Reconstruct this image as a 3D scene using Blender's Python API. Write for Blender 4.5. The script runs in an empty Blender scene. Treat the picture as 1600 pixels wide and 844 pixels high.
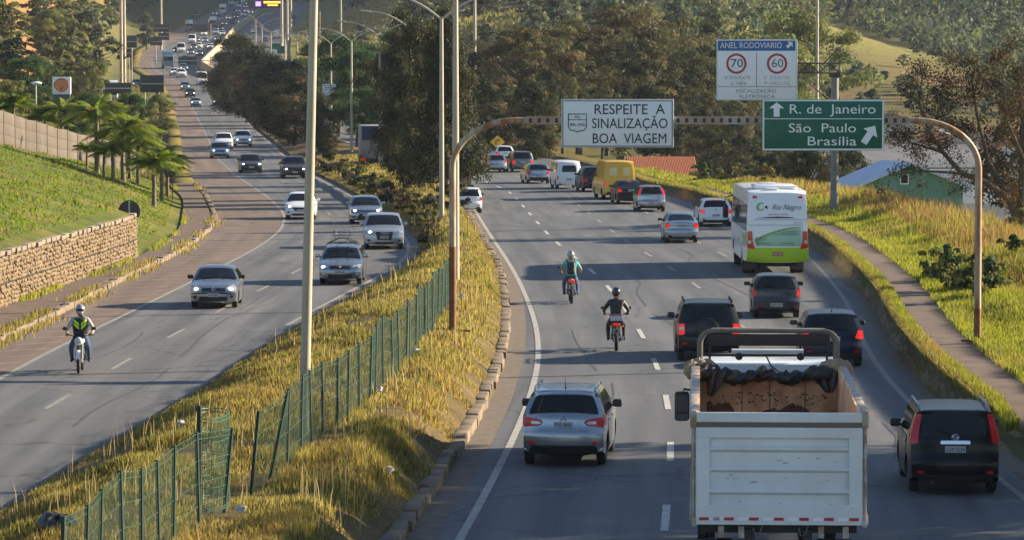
import bpy, bmesh, math, random
import numpy as np
from mathutils import Vector, Matrix, geometry
random.seed(7)
rng = np.random.default_rng(11)
SC = bpy.context.scene
COL = SC.collection
rad = math.radians

# ------------------------------------------------------------------ camera
F_PX, CAM_H = 5840.0, 8.3
PITCH = math.atan(317.0 / F_PX)
cam = bpy.data.cameras.new('camera')
cam.sensor_fit = 'HORIZONTAL'; cam.sensor_width = 36.0
cam.lens = 36.0 * F_PX / 1600.0
cam.clip_start = 1.0; cam.clip_end = 12000.0
cam_o = bpy.data.objects.new('camera', cam); COL.objects.link(cam_o)
cam_o.location = (0, 0, CAM_H); cam_o.rotation_euler = (rad(90) - PITCH, 0, 0)
SC.camera = cam_o
# ------------------------------------------------------------------ sky, sun, exposure
SUN_AZ = rad(72.0)      # clockwise from +Y
SUN_EL = rad(20.0)
world = bpy.data.worlds.new('World'); SC.world = world; world.use_nodes = True
nt = world.node_tree
sky = nt.nodes.new('ShaderNodeTexSky'); sky.sky_type = 'NISHITA'; sky.sun_disc = False
sky.sun_elevation = SUN_EL; sky.sun_rotation = SUN_AZ
sky.air_density = 1.0; sky.dust_density = 0.35; sky.ozone_density = 1.6; sky.altitude = 900
nt.links.new(sky.outputs[0], nt.nodes['Background'].inputs[0])
nt.nodes['Background'].inputs[1].default_value = 0.066
sun = bpy.data.lights.new('sun', 'SUN'); sun.energy = 5.0; sun.angle = rad(0.6); sun.color = (1.0, 0.85, 0.62)
sun_o = bpy.data.objects.new('sun', sun); COL.objects.link(sun_o)
SDIR = Vector((math.sin(SUN_AZ) * math.cos(SUN_EL), math.cos(SUN_AZ) * math.cos(SUN_EL), math.sin(SUN_EL)))
sun_o.rotation_euler = (-SDIR).to_track_quat('-Z', 'Y').to_euler(); sun_o.location = (60, 60, 90)
SC.view_settings.view_transform = 'Standard'; SC.view_settings.look = 'None'
SC.view_settings.exposure = 1.55; SC.view_settings.gamma = 1.0; SC.view_settings.use_curve_mapping = False
SC.render.engine = 'CYCLES'
SC.cycles.max_bounces = 6; SC.cycles.diffuse_bounces = 2; SC.cycles.glossy_bounces = 3
SC.cycles.transmission_bounces = 3; SC.cycles.transparent_max_bounces = 6; SC.cycles.volume_bounces = 0
SC.cycles.sample_clamp_indirect = 6.0
try:
    SC.cycles.use_denoising = True
except Exception:
    pass

# ------------------------------------------------------------------ tables of the two carriageways (metres)
YG = np.arange(-60.0, 2801.0, 1.0)
def table(pairs, w=15):
    p = np.array(pairs, float)
    v = np.interp(YG, p[:, 0], p[:, 1])
    v[YG < p[0, 0]] = p[0, 1] + (YG[YG < p[0, 0]] - p[0, 0]) * (p[1, 1] - p[0, 1]) / (p[1, 0] - p[0, 0])
    k = np.ones(w) / w
    for _ in range(2):
        v = np.convolve(np.pad(v, w // 2, mode='edge'), k, 'valid')
    return lambda y: np.interp(y, YG, v)
zr = table([(0, 0), (350, 0), (450, .4), (584, 2.2), (680, 5.5), (834, 10.5), (1100, 18.5), (1300, 26), (1600, 37), (2000, 50), (2800, 74)], 41)
RL = table([(40, -3.5), (65, -1.9), (76, -1.3), (90, -.62), (106, -.18), (122, -.06), (145, -.25), (160, -.6), (176, -1.2), (202, -2.1), (249, -3.6), (303, -8), (422, -20), (530, -32), (625, -43.5), (700, -53), (760, -62.3), (890, -69), (1100, -81), (1260, -87), (1440, -94), (2800, -134)])
RR = table([(40, 11.3), (79, 10.7), (96, 10.8), (106, 11.2), (117, 11.8), (129, 12.7), (149, 13.5), (173, 14.2), (200, 13.5), (220, 12.1), (249, 10.2), (277, 8.8), (324, 5.5), (422, -5), (530, -17), (625, -28), (700, -37), (760, -45), (890, -53), (1100, -65), (1440, -78), (2800, -118)])
LR = table([(40, -10.5), (69, -9.5), (79, -9.05), (90, -8.2), (111, -7.3), (129, -6.2), (145, -5), (159, -4.1), (170, -4.1), (183, -4.7), (216, -7.4), (255, -11.4), (303, -16.6), (422, -27.5), (530, -38), (625, -48), (700, -56.5), (760, -64), (890, -70.6), (1100, -82.6), (1260, -88.6), (1440, -95.6), (2800, -136)])
LL = table([(40, -16), (112, -15.5), (126, -15.1), (148, -15.2), (164, -14.7), (190, -15.3), (202, -15.9), (237, -19.3), (270, -23), (335, -29.5), (440, -39), (600, -54.5), (680, -63.5), (760, -76), (890, -88), (1100, -100), (1440, -112), (2800, -152)])
WL = table([(40, -19.3), (112, -17.9), (126, -17.3), (159, -15.9), (186, -16.5), (225, -19.7), (237, -20.9), (262, -24.2), (300, -28), (335, -31.5), (440, -41), (600, -56.5), (680, -65.5), (760, -78), (890, -90), (1100, -102), (1440, -114), (2800, -154)])
LW = table([(40, -13.9), (100, -13.7), (110, -13.5), (126, -12.95), (145, -12.4), (170, -11.7), (190, -11.7), (211, -12.8), (237, -15.4), (285, -21), (340, -26.8), (440, -36), (600, -51.5), (680, -60.5), (760, -73), (890, -85), (1440, -109), (2800, -149)])
RD = table([(40, 1.4), (68, 2.79), (80, 3.45), (92.5, 3.91), (104, 4.05), (115, 4.07), (136, 3.77), (148, 3.47), (180, 1.95), (249, -.1), (303, -4.5), (422, -16.5), (530, -28.5), (625, -40), (700, -49.5), (760, -58.8), (890, -65.5), (1440, -90.5), (2800, -130)])
def smooth(a, b, v):
    t = np.clip((v - a) / (b - a), 0, 1); return t * t * (3 - 2 * t)
def vnoise(x, y, seed=0):
    r = np.random.default_rng(seed).random((64, 64))
    xi = np.floor(x).astype(int); yi = np.floor(y).astype(int); fx = x - xi; fy = y - yi
    fx = fx * fx * (3 - 2 * fx); fy = fy * fy * (3 - 2 * fy)
    g = lambda i, j: r[i % 64, j % 64]
    return (g(xi, yi) * (1 - fx) + g(xi + 1, yi) * fx) * (1 - fy) + (g(xi, yi + 1) * (1 - fx) + g(xi + 1, yi + 1) * fx) * fy
def bank(Y):                      # height of the raised right footway
    return 0.12 + (0.46 * smooth(79, 86, Y)) * (1 - .8 * smooth(232, 270, Y))
def G(X, Y):
    """ground height at X, Y"""
    X = np.asarray(X, float); Y = np.asarray(Y, float); X, Y = np.broadcast_arrays(X, Y)
    z0 = zr(Y); wl, ll, lr, rl, rr = WL(Y), LL(Y), LR(Y), RL(Y), RR(Y)
    z = z0 - 0.08
    # left bank
    d = wl - X
    n1 = vnoise(X * .45, Y * .3, 3) * .35 + vnoise(X * 1.3, Y * .9, 4) * .12
    gab = 1.95 * (1 - smooth(159.3, 160.6, Y)) * smooth(.0, .05, d)
    lb = gab + np.where(Y < 330, .30 * np.minimum(d, 12), .16 * np.minimum(d, 14)) + n1 * smooth(.3, 3, d)
    lb = lb + np.clip(d - 12, 0, 40) * .03
    dh = -X - (5 + .1 * Y)
    hl = (.5 * np.clip(dh, 0, 60) + .12 * np.clip(dh - 60, 0, 300)) * smooth(330, 480, Y) * (.7 + .6 * vnoise(X * .02, Y * .012, 5))
    hl = hl + smooth(620, 1100, Y) * 34 * smooth(-4, 26, dh)
    z = np.where(d >= .01, z0 + .05 + lb + hl, z)
    z = np.where((d < .01) & (X < ll - .005), z0 + .13, z)
    # median
    e = np.minimum(X - lr, rl - X)
    hm = np.where(Y < 740, .85 - .45 * smooth(230, 300, Y), 0.1)
    wl_ = np.minimum(3.2, .5 * (rl - lr)); zm = z0 + .1 + hm * np.minimum(smooth(0, 1, (X - lr) / wl_), smooth(0, 1.3, rl - X)) + (vnoise(X * .8, Y * .5, 6) - .5) * .25 * smooth(.2, 1.5, e)
    z = np.where(e > .01, zm, z)
    # right bank
    e = X - rr
    hb = bank(Y)
    n2 = vnoise(X * .35, Y * .25, 8) * .5
    foot = smooth(200, 480, Y)
    val = -7.0 * smooth(6 - 5 * smooth(232, 272, Y), 20, e) * smooth(95, 165, Y) * (1 - smooth(430, 620, Y))
    zb = z0 + hb + .035 * np.clip(e - 1.9, 0, 6) + n2 * .6 * smooth(2.2, 4, e) + val
    ridge = 10.5 * np.exp(-((Y - 730) / 95) ** 2) * (1 - smooth(50, 96, X)) * smooth(8, 40, e)
    hillb = 150 * smooth(880, 1750, Y) * smooth(10, 120, e) * (.75 + .5 * vnoise(X * .009, Y * .006, 9))
    hillc = smooth(780, 1000, Y) * 9 * smooth(6, 40, e)
    zb = zb + ridge + hillb + hillc + smooth(40, 130, e) * smooth(800, 1000, Y) * 14 * (vnoise(X * .02, Y * .012, 10) - .35)
    zb = np.where(e < 1.82, z0 + hb, zb)
    z = np.where(e > .01, zb, z)
    # far rise behind everything
    far = smooth(1550, 2500, Y) * 150
    return z + far
# ------------------------------------------------------------------ from picture to ground
CP, SP = math.cos(PITCH), math.sin(PITCH)
def ray(px, py):
    u = (px - 800) / F_PX; v = -(py - 422) / F_PX
    return u, CP + v * SP, -SP + v * CP
def at_z(px, py, z=0.0):
    d = ray(px, py); t = (z - CAM_H) / d[2]
    return Vector((d[0] * t, d[1] * t, z))
def at_y(px, py, Y):
    d = ray(px, py); t = Y / d[1]
    return Vector((d[0] * t, Y, CAM_H + d[2] * t))
def on_road(px, py):
    """point where the sight line through a pixel meets the road surface"""
    d = ray(px, py)
    prev = 30.0
    for Y in np.arange(30, 1900, 1.0):
        z = CAM_H + d[2] * Y / d[1]
        if z <= float(zr(Y)):
            return Vector((d[0] * Y / d[1], Y, float(zr(Y))))
    return Vector((d[0] * 1900 / d[1], 1900, float(zr(1900))))
def on_ground(px, Y):
    X = (px - 800) / F_PX * Y
    return Vector((X, Y, float(G(X, Y))))

# ------------------------------------------------------------------ materials
def new_mat(name):
    m = bpy.data.materials.new(name); m.use_nodes = True
    return m, m.node_tree, m.node_tree.nodes['Principled BSDF']
MATS = {}
def mat(name, col, rough=.6, metal=0.0, col2=None, scale=6.0, amt=.5, bump=0.0, coat=0.0, emit=None, estr=0.0, stretch=None, spec=.5, attr=None, detail=6):
    if name in MATS: return MATS[name]
    m, t, b = new_mat(name)
    b.inputs['Roughness'].default_value = rough; b.inputs['Metallic'].default_value = metal
    b.inputs['Coat Weight'].default_value = coat; b.inputs['Coat Roughness'].default_value = .06
    b.inputs['Specular IOR Level'].default_value = spec
    b.inputs['Base Color'].default_value = (*col, 1)
    src = None
    if col2 is not None or bump:
        tc = t.nodes.new('ShaderNodeTexCoord')
        no = t.nodes.new('ShaderNodeTexNoise'); no.inputs['Scale'].default_value = scale; no.inputs['Detail'].default_value = detail
        no.inputs['Roughness'].default_value = .62
        if stretch:
            mp = t.nodes.new('ShaderNodeMapping'); mp.inputs['Scale'].default_value = stretch
            t.links.new(tc.outputs['Object'], mp.inputs[0]); t.links.new(mp.outputs[0], no.inputs['Vector'])
        else:
            t.links.new(tc.outputs['Object'], no.inputs['Vector'])
        if col2 is not None:
            r = t.nodes.new('ShaderNodeValToRGB')
            r.color_ramp.elements[0].position = .5 - .35 * amt - .05; r.color_ramp.elements[1].position = .5 + .35 * amt
            r.color_ramp.elements[0].color = (*col, 1); r.color_ramp.elements[1].color = (*col2, 1)
            t.links.new(no.outputs['Fac'], r.inputs[0]); t.links.new(r.outputs[0], b.inputs['Base Color'])
        if bump:
            bp = t.nodes.new('ShaderNodeBump'); bp.inputs['Strength'].default_value = bump; bp.inputs['Distance'].default_value = .05
            t.links.new(no.outputs['Fac'], bp.inputs['Height']); t.links.new(bp.outputs[0], b.inputs['Normal'])
    if emit:
        b.inputs['Emission Color'].default_value = (*emit, 1); b.inputs['Emission Strength'].default_value = estr
    MATS[name] = m
    return m
def leaf_mat(name, trans=.35, rough=.6):
    """leaf colour from a per-face attribute, partly letting light through"""
    if name in MATS: return MATS[name]
    m, t, b = new_mat(name)
    a = t.nodes.new('ShaderNodeAttribute'); a.attribute_name = 'tint'
    t.links.new(a.outputs['Color'], b.inputs['Base Color']); b.inputs['Roughness'].default_value = rough
    b.inputs['Specular IOR Level'].default_value = .25
    tr = t.nodes.new('ShaderNodeBsdfTranslucent'); mx = t.nodes.new('ShaderNodeMixShader'); mx.inputs[0].default_value = trans
    hs = t.nodes.new('ShaderNodeHueSaturation'); hs.inputs['Value'].default_value = 1.25; hs.inputs['Saturation'].default_value = 1.1
    t.links.new(a.outputs['Color'], hs.inputs['Color']); t.links.new(hs.outputs[0], tr.inputs[0])
    t.links.new(b.outputs[0], mx.inputs[1]); t.links.new(tr.outputs[0], mx.inputs[2])
    t.links.new(mx.outputs[0], t.nodes['Material Output'].inputs[0])
    MATS[name] = m
    return m

# ------------------------------------------------------------------ mesh helpers
class MB:
    """collects shapes into one mesh"""
    def __init__(s): s.v = []; s.f = []; s.m = []; s.mi = 0
    def add(s, vs, fs):
        o = len(s.v); s.v += [tuple(q) for q in vs]
        for q in fs: s.f.append(tuple(i + o for i in q)); s.m.append(s.mi)
    def box(s, c, d, rot=None, bev=0.0):
        x, y, z = d[0] / 2, d[1] / 2, d[2] / 2
        if bev <= 0:
            vs = [Vector((a * x, b * y, e * z)) for e in (-1, 1) for b in (-1, 1) for a in (-1, 1)]
            fs = [(0, 2, 3, 1), (4, 5, 7, 6), (0, 1, 5, 4), (2, 6, 7, 3), (0, 4, 6, 2), (1, 3, 7, 5)]
        else:
            bm = bmesh.new(); bmesh.ops.create_cube(bm, size=1.0)
            bmesh.ops.scale(bm, vec=d, verts=bm.verts)
            bmesh.ops.bevel(bm, geom=bm.edges[:], offset=min(bev, .49 * min(d)), segments=2, affect='EDGES', profile=.5)
            bm.verts.index_update()
            vs = [q.co.copy() for q in bm.verts]; fs = [[q.index for q in f.verts] for f in bm.faces]; bm.free()
        if rot is not None:
            R = rot if isinstance(rot, Matrix) else Matrix.Rotation(rot, 3, 'Z')
            vs = [R @ q for q in vs]
        c = Vector(c); s.add([q + c for q in vs], fs)
    def tube(s, pts, r, n=8, cap=True):
        pts = [Vector(q) for q in pts]; rs = r if isinstance(r, (list, tuple)) else [r] * len(pts)
        vs = []; up = None
        for i, q in enumerate(pts):
            t = (pts[min(i + 1, len(pts) - 1)] - pts[max(i - 1, 0)])
            t = t.normalized() if t.length > 1e-9 else Vector((0, 0, 1))
            if up is None: up = t.orthogonal().normalized()
            up = (up - t * up.dot(t)); up = up.normalized() if up.length > 1e-6 else t.orthogonal().normalized()
            w = t.cross(up)
            for k in range(n):
                a = 2 * math.pi * k / n; vs.append(q + (up * math.cos(a) + w * math.sin(a)) * rs[i])
        fs = []
        for i in range(len(pts) - 1):
            for k in range(n):
                fs.append((i * n + k, i * n + (k + 1) % n, (i + 1) * n + (k + 1) % n, (i + 1) * n + k))
        if cap: fs.append(tuple(range(n))[::-1]); fs.append(tuple((len(pts) - 1) * n + k for k in range(n)))
        s.add(vs, fs)
    def lathe(s, prof, c=(0, 0, 0), axis='Z', n=20, closed=False):
        """profile of (radius, height)"""
        vs = []; N = len(prof)
        for k in range(n):
            a = 2 * math.pi * k / n
            for (r, h) in prof:
                p = (r * math.cos(a), r * math.sin(a), h)
                if axis == 'Y': p = (p[0], p[2], p[1])
                elif axis == 'X': p = (p[2], p[0], p[1])
                vs.append((p[0] + c[0], p[1] + c[1], p[2] + c[2]))
        fs = []
        for k in range(n):
            k2 = (k + 1) % n
            for i in range(N if closed else N - 1):
                j = (i + 1) % N
                fs.append((k * N + i, k2 * N + i, k2 * N + j, k * N + j))
        s.add(vs, fs)
    def ball(s, c, r, n=12):
        r = (r, r, r) if not isinstance(r, (tuple, list)) else r
        m = n // 2; prof = [(math.sin(math.pi * i / m), -math.cos(math.pi * i / m)) for i in range(m + 1)]
        vs = []; 
        for (q, h) in prof:
            for k in range(n):
                a = 2 * math.pi * k / n
                vs.append((c[0] + q * math.cos(a) * r[0], c[1] + q * math.sin(a) * r[1], c[2] + h * r[2]))
        fs = [(i * n + k, i * n + (k + 1) % n, (i + 1) * n + (k + 1) % n, (i + 1) * n + k) for i in range(m) for k in range(n)]
        s.add(vs, fs)
    def prism(s, poly, a, b, axis='Y'):
        """2D outline pushed from a to b along an axis; outline axes are the other two in order"""
        def P(q, h):
            return (q[0], h, q[1]) if axis == 'Y' else ((h, q[0], q[1]) if axis == 'X' else (q[0], q[1], h))
        n = len(poly); vs = [P(q, a) for q in poly] + [P(q, b) for q in poly]
        fs = [(i, (i + 1) % n, n + (i + 1) % n, n + i) for i in range(n)] + [tuple(range(n))[::-1], tuple(range(n, 2 * n))]
        s.add(vs, fs)
    def build(s, name, mats, parent=None, smooth=40, loc=None, fix=True):
        me = bpy.data.meshes.new(name); me.from_pydata(s.v, [], s.f)
        mats = mats if isinstance(mats, (list, tuple)) else [mats]
        for q in mats: me.materials.append(q)
        if len(mats) > 1: me.polygons.foreach_set('material_index', s.m)
        if fix:
            bm = bmesh.new(); bm.from_mesh(me)
            bmesh.ops.remove_doubles(bm, verts=bm.verts, dist=1e-5)
            bmesh.ops.recalc_face_normals(bm, faces=bm.faces); bm.to_mesh(me); bm.free()
        if smooth:
            me.shade_smooth(); me.set_sharp_from_angle(angle=rad(smooth))
        return link(name, me, parent, loc)
def link(name, me, parent=None, loc=None):
    o = bpy.data.objects.new(name, me); COL.objects.link(o)
    if parent is not None: o.parent = parent
    if loc is not None: o.location = loc
    return o
def tag(o, label=None, cat=None, group=None, kind=None):
    if label: o['label'] = label
    if cat: o['category'] = cat
    if group: o['group'] = group
    if kind: o['kind'] = kind
    return o
def empty(name, loc, rz=0.0, label=None, cat=None, group=None):
    o = bpy.data.objects.new(name, None); COL.objects.link(o); o.empty_display_size = .3
    o.location = loc; o.rotation_euler = (0, 0, rz)
    return tag(o, label, cat, group)
KIDS = {}
def copy_tree(o, parent=None):
    c = o.copy(); COL.objects.link(c)
    if parent is not None: c.parent = parent
    for ch in list(o.children): copy_tree(ch, c)
    return c
def grid_mesh(name, P, mats, attrs=None, smooth=True, parent=None, kind='structure'):
    """P: array rows x cols x 3"""
    r, c = P.shape[:2]
    me = bpy.data.meshes.new(name)
    idx = np.arange(r * c).reshape(r, c)
    q = np.stack([idx[:-1, :-1], idx[:-1, 1:], idx[1:, 1:], idx[1:, :-1]], -1).reshape(-1, 4)
    fast_mesh(me, P.reshape(-1, 3), q)
    for m in (mats if isinstance(mats, (list, tuple)) else [mats]): me.materials.append(m)
    if attrs:
        for k, v in attrs.items():
            v = np.asarray(v)
            if v.ndim == 3:
                a = me.attributes.new(k, 'FLOAT_COLOR', 'POINT'); a.data.foreach_set('color', v.reshape(-1).astype(np.float32))
            else:
                a = me.attributes.new(k, 'FLOAT', 'POINT'); a.data.foreach_set('value', v.reshape(-1).astype(np.float32))
    if smooth: me.shade_smooth()
    o = link(name, me, parent)
    if kind: o['kind'] = kind
    return o
def fast_mesh(me, V, Fq):
    n = Fq.shape[1]
    me.vertices.add(len(V)); me.vertices.foreach_set('co', np.ascontiguousarray(V, np.float32).reshape(-1))
    me.loops.add(Fq.size); me.loops.foreach_set('vertex_index', np.ascontiguousarray(Fq, np.int32).reshape(-1))
    me.polygons.add(len(Fq)); me.polygons.foreach_set('loop_start', np.arange(0, Fq.size, n, dtype=np.int32))
    me.update(calc_edges=True); me.validate()
def text_mesh(s, size, align='CENTER', extrude=.004, shear=0.0, spacing=1.0, bold=0.0, width=None):
    cu = bpy.data.curves.new('lettering', 'FONT'); cu.body = s; cu.size = size; cu.align_x = align; cu.align_y = 'CENTER'
    cu.extrude = extrude; cu.shear = shear; cu.space_character = spacing; cu.offset = bold; cu.resolution_u = 3
    o = bpy.data.objects.new('lettering', cu); COL.objects.link(o)
    dg = bpy.context.evaluated_depsgraph_get(); dg.update()
    me = bpy.data.meshes.new_from_object(o.evaluated_get(dg))
    bpy.data.objects.remove(o); bpy.data.curves.remove(cu)
    if width:
        xs = [q.co.x for q in me.vertices]; k = width / max(1e-6, max(xs) - min(xs))
        for q in me.vertices: q.co.x *= k
    return me
def lettering(s, size, m, parent, loc, rot=(rad(90), 0, 0), name='lettering', **k):
    me = text_mesh(s, size, **k); me.materials.clear(); me.materials.append(m)
    o = link(name, me, parent, loc); o.rotation_euler = rot
    return o
# ------------------------------------------------------------------ ground sheet
def ground_material():
    m, t, b = new_mat('ground_cover')
    N = t.nodes.new; L = t.links.new
    a = N('ShaderNodeAttribute'); a.attribute_name = 'cover'
    tc = N('ShaderNodeTexCoord')
    n1 = N('ShaderNodeTexNoise'); n1.inputs['Scale'].default_value = .9; n1.inputs['Detail'].default_value = 8; n1.inputs['Roughness'].default_value = .7
    L(tc.outputs['Object'], n1.inputs['Vector'])
    mx = N('ShaderNodeMix'); mx.data_type = 'RGBA'; mx.blend_type = 'MULTIPLY'; mx.inputs['Factor'].default_value = 1
    r = N('ShaderNodeValToRGB'); r.color_ramp.elements[0].position = .3; r.color_ramp.elements[1].position = .72
    r.color_ramp.elements[0].color = (.5, .5, .5, 1); r.color_ramp.elements[1].color = (1.35, 1.3, 1.15, 1)
    L(n1.outputs['Fac'], r.inputs[0]); L(a.outputs['Color'], mx.inputs['A']); L(r.outputs[0], mx.inputs['B'])
    L(mx.outputs['Result'], b.inputs['Base Color']); b.inputs['Roughness'].default_value = .95; b.inputs['Specular IOR Level'].default_value = .1
    bp = N('ShaderNodeBump'); bp.inputs['Strength'].default_value = .6; bp.inputs['Distance'].default_value = .12
    L(n1.outputs['Fac'], bp.inputs['Height']); L(bp.outputs[0], b.inputs['Normal'])
    return m
YR = np.concatenate([np.arange(-20, 300, 1.6), np.arange(300, 700, 5), np.arange(700, 1500, 14), np.arange(1500, 2700, 40)])
def ground():
    cols = []
    for d in (700, 520, 400, 310, 240, 185, 145, 115, 92, 74, 60, 50, 42, 36, 31, 27, 23.5, 20.5, 18, 15.5, 13.5, 12, 10.5, 9, 7.6, 6.4, 5.2, 4.1, 3.1, 2.2, 1.4, .7, .25, .06, .012):
        cols.append(WL(YR) - d)
    cols += [WL(YR) + .0, LL(YR) - .006, LL(YR) + .03, LL(YR) * .5 + LR(YR) * .5, LR(YR) - .02]
    for f in (.011, .25, .7, 1.3):
        cols.append(LR(YR) + np.minimum(f, (RL(YR) - LR(YR)) * .3))
    for k in (.3, .45, .55, .7): cols.append(LR(YR) * (1 - k) + RL(YR) * k)
    for f in (1.3, .7, .25, .011):
        cols.append(RL(YR) - np.minimum(f, (RL(YR) - LR(YR)) * .3))
    cols += [RL(YR) + .02, RL(YR) * .5 + RR(YR) * .5, RR(YR) - .02]
    for d in (.02, .4, 1.78, 1.95, 2.4, 3, 3.8, 4.7, 5.7, 7, 8.5, 10, 12, 14, 16.5, 19, 22, 25.5, 29, 33, 38, 44, 52, 61, 72, 85, 100, 118, 140, 166, 200, 245, 300, 370, 460, 580, 720):
        cols.append(RR(YR) + d)
    X = np.stack(cols, 1); X = np.maximum.accumulate(X, axis=1)
    Y = np.repeat(YR[:, None], X.shape[1], 1)
    Z = G(X, Y)
    # cover colour: what grows or lies there
    n = vnoise(X * .12, Y * .08, 21); n2 = vnoise(X * .5, Y * .35, 22)
    def C(*c): return np.array(c)
    green = C(.085, .105, .024); olive = C(.10, .095, .03); gold = C(.20, .14, .035); soil = C(.21, .12, .06); orange = C(.34, .19, .075); dark = C(.035, .04, .018)
    col = np.zeros(X.shape + (3,)) + olive
    def lay(mask, c):
        nonlocal col
        mk = np.clip(mask, 0, 1)[..., None]; col = col * (1 - mk) + c * mk
    lay(n * 1.6 - .4, gold); lay(n2 * 1.2 - .6, green)
    d = WL(Y) - X
    left = (d > 0).astype(float)
    lay(left * (Y < 330) * 1.0, green * 1.1); lay(left * (Y < 330) * np.clip(n2 * 2 - .9, 0, .8), C(.16, .15, .04)); lay(left * (Y < 330) * (vnoise(X * .7, Y * .5, 31) > .78) * .5, soil)
    dh = -X - (5 + .1 * Y)
    lay(left * smooth(330, 400, Y) * smooth(0, 8, dh) * np.clip(vnoise(X * .05, Y * .02, 33) * 3 - 1.0, 0, 1), orange)
    lay(left * smooth(360, 430, Y) * smooth(-.119, -.124, X / np.maximum(Y, 1)) * np.clip(vnoise(X * .12, Y * .03, 34) * 2.2 - .2, 0, 1), orange)
    lay(left * smooth(300, 400, Y) * smooth(8, 0, dh) * .8, C(.11, .11, .045))
    med = ((X > LR(Y)) & (X < RL(Y))).astype(float)
    lay(med, C(.15, .11, .055)); lay(med * np.clip(n2 * 2 - .8, 0, 1) * .8, C(.09, .07, .04)); lay(med * (Y > 700), C(.35, .26, .16))
    e = X - RR(Y)
    right = (e > 0).astype(float)
    lay(right * (e < .45), C(.10, .085, .035))
    lay(right * (e > 1.4) * (Y < 260), C(.135, .125, .03)); lay(right * (e > 1.4) * (Y < 260) * np.clip(n2 * 2 - .8, 0, 1) * .7, C(.19, .15, .045))
    lay(right * (e > 5) * np.exp(-((Y - 740) / 110) ** 2) * (X < 110), C(.24, .22, .07))
    lay(right * (e > 5) * smooth(500, 560, Y) * smooth(700, 640, Y) * np.clip(n * 2 - .5, 0, 1), C(.20, .12, .07))
    lay(right * smooth(900, 1000, Y) * smooth(20, 60, e), dark)
    lay(right * smooth(700, 760, Y) * smooth(60, 20, e), C(.20, .19, .06))
    lay(smooth(1500, 1600, Y), dark)
    cc = np.concatenate([col, np.ones(X.shape + (1,))], -1)
    return grid_mesh('ground', np.stack([X, Y, Z], -1), ground_material(), {'cover': cc})
ground()

# ------------------------------------------------------------------ carriageways
def asphalt(name, c1, c2, patch, track=1.0):
    m, t, b = new_mat(name); N = t.nodes.new; L = t.links.new
    at = N('ShaderNodeAttribute'); at.attribute_name = 'lane'      # metres across the carriageway
    al = N('ShaderNodeAttribute'); al.attribute_name = 'along'
    cb = N('ShaderNodeCombineXYZ'); L(at.outputs['Fac'], cb.inputs[0]); L(al.outputs['Fac'], cb.inputs[1])
    mp = N('ShaderNodeMapping'); mp.inputs['Scale'].default_value = (1.3, .045, 1); L(cb.outputs[0], mp.inputs[0])
    st = N('ShaderNodeTexNoise'); st.inputs['Scale'].default_value = 1.0; st.inputs['Detail'].default_value = 5; L(mp.outputs[0], st.inputs['Vector'])
    fine = N('ShaderNodeTexNoise'); fine.inputs['Scale'].default_value = 14; fine.inputs['Detail'].default_value = 6; L(cb.outputs[0], fine.inputs['Vector'])
    big = N('ShaderNodeTexNoise'); big.inputs['Scale'].default_value = .09; big.inputs['Detail'].default_value = 3; L(cb.outputs[0], big.inputs['Vector'])
    r = N('ShaderNodeValToRGB'); r.color_ramp.elements[0].position = .38; r.color_ramp.elements[1].position = .64
    r.color_ramp.elements[0].color = (*c1, 1); r.color_ramp.elements[1].color = (*c2, 1); L(st.outputs['Fac'], r.inputs[0])
    m1 = N('ShaderNodeMix'); m1.data_type = 'RGBA'; m1.blend_type = 'MULTIPLY'; m1.inputs['Factor'].default_value = 1
    r2 = N('ShaderNodeValToRGB'); r2.color_ramp.elements[0].position = .3; r2.color_ramp.elements[1].position = .75
    r2.color_ramp.elements[0].color = (.72, .72, .73, 1); r2.color_ramp.elements[1].color = (1.2, 1.18, 1.14, 1)
    L(fine.outputs['Fac'], r2.inputs[0]); L(r.outputs[0], m1.inputs['A']); L(r2.outputs[0], m1.inputs['B'])
    m2 = N('ShaderNodeMix'); m2.data_type = 'RGBA'; r3 = N('ShaderNodeValToRGB')
    r3.color_ramp.elements[0].position = .48; r3.color_ramp.elements[1].position = .56; L(big.outputs['Fac'], r3.inputs[0])
    mm = N('ShaderNodeMath'); mm.operation = 'MULTIPLY'; mm.inputs[1].default_value = .45; L(r3.outputs[0], mm.inputs[0])
    L(mm.outputs[0], m2.inputs['Factor']); L(m1.outputs['Result'], m2.inputs['A']); m2.inputs['B'].default_value = (*patch, 1)
    # cracks: thin dark lines
    vo = N('ShaderNodeTexVoronoi'); vo.feature = 'DISTANCE_TO_EDGE'; vo.inputs['Scale'].default_value = .16
    wv = N('ShaderNodeTexNoise'); wv.inputs['Scale'].default_value = .8; L(cb.outputs[0], wv.inputs['Vector'])
    ad = N('ShaderNodeMix'); ad.data_type = 'RGBA'; ad.blend_type = 'ADD'; ad.inputs['Factor'].default_value = 1.2
    L(cb.outputs[0], ad.inputs['A']); L(wv.outputs['Color'], ad.inputs['B']); L(ad.outputs['Result'], vo.inputs['Vector'])
    cr = N('ShaderNodeValToRGB'); cr.color_ramp.elements[0].position = 0; cr.color_ramp.elements[1].position = .012
    cr.color_ramp.elements[0].color = (.55, .54, .52, 1); cr.color_ramp.elements[1].color = (1, 1, 1, 1); L(vo.outputs['Distance'], cr.inputs[0])
    m3 = N('ShaderNodeMix'); m3.data_type = 'RGBA'; m3.blend_type = 'MULTIPLY'; m3.inputs['Factor'].default_value = 1
    L(m2.outputs['Result'], m3.inputs['A']); L(cr.outputs[0], m3.inputs['B'])
    L(m3.outputs['Result'], b.inputs['Base Color']); b.inputs['Roughness'].default_value = .78; b.inputs['Specular IOR Level'].default_value = .35
    bp = N('ShaderNodeBump'); bp.inputs['Strength'].default_value = .25; bp.inputs['Distance'].default_value = .02
    L(fine.outputs['Fac'], bp.inputs['Height']); L(bp.outputs[0], b.inputs['Normal'])
    return m
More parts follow.
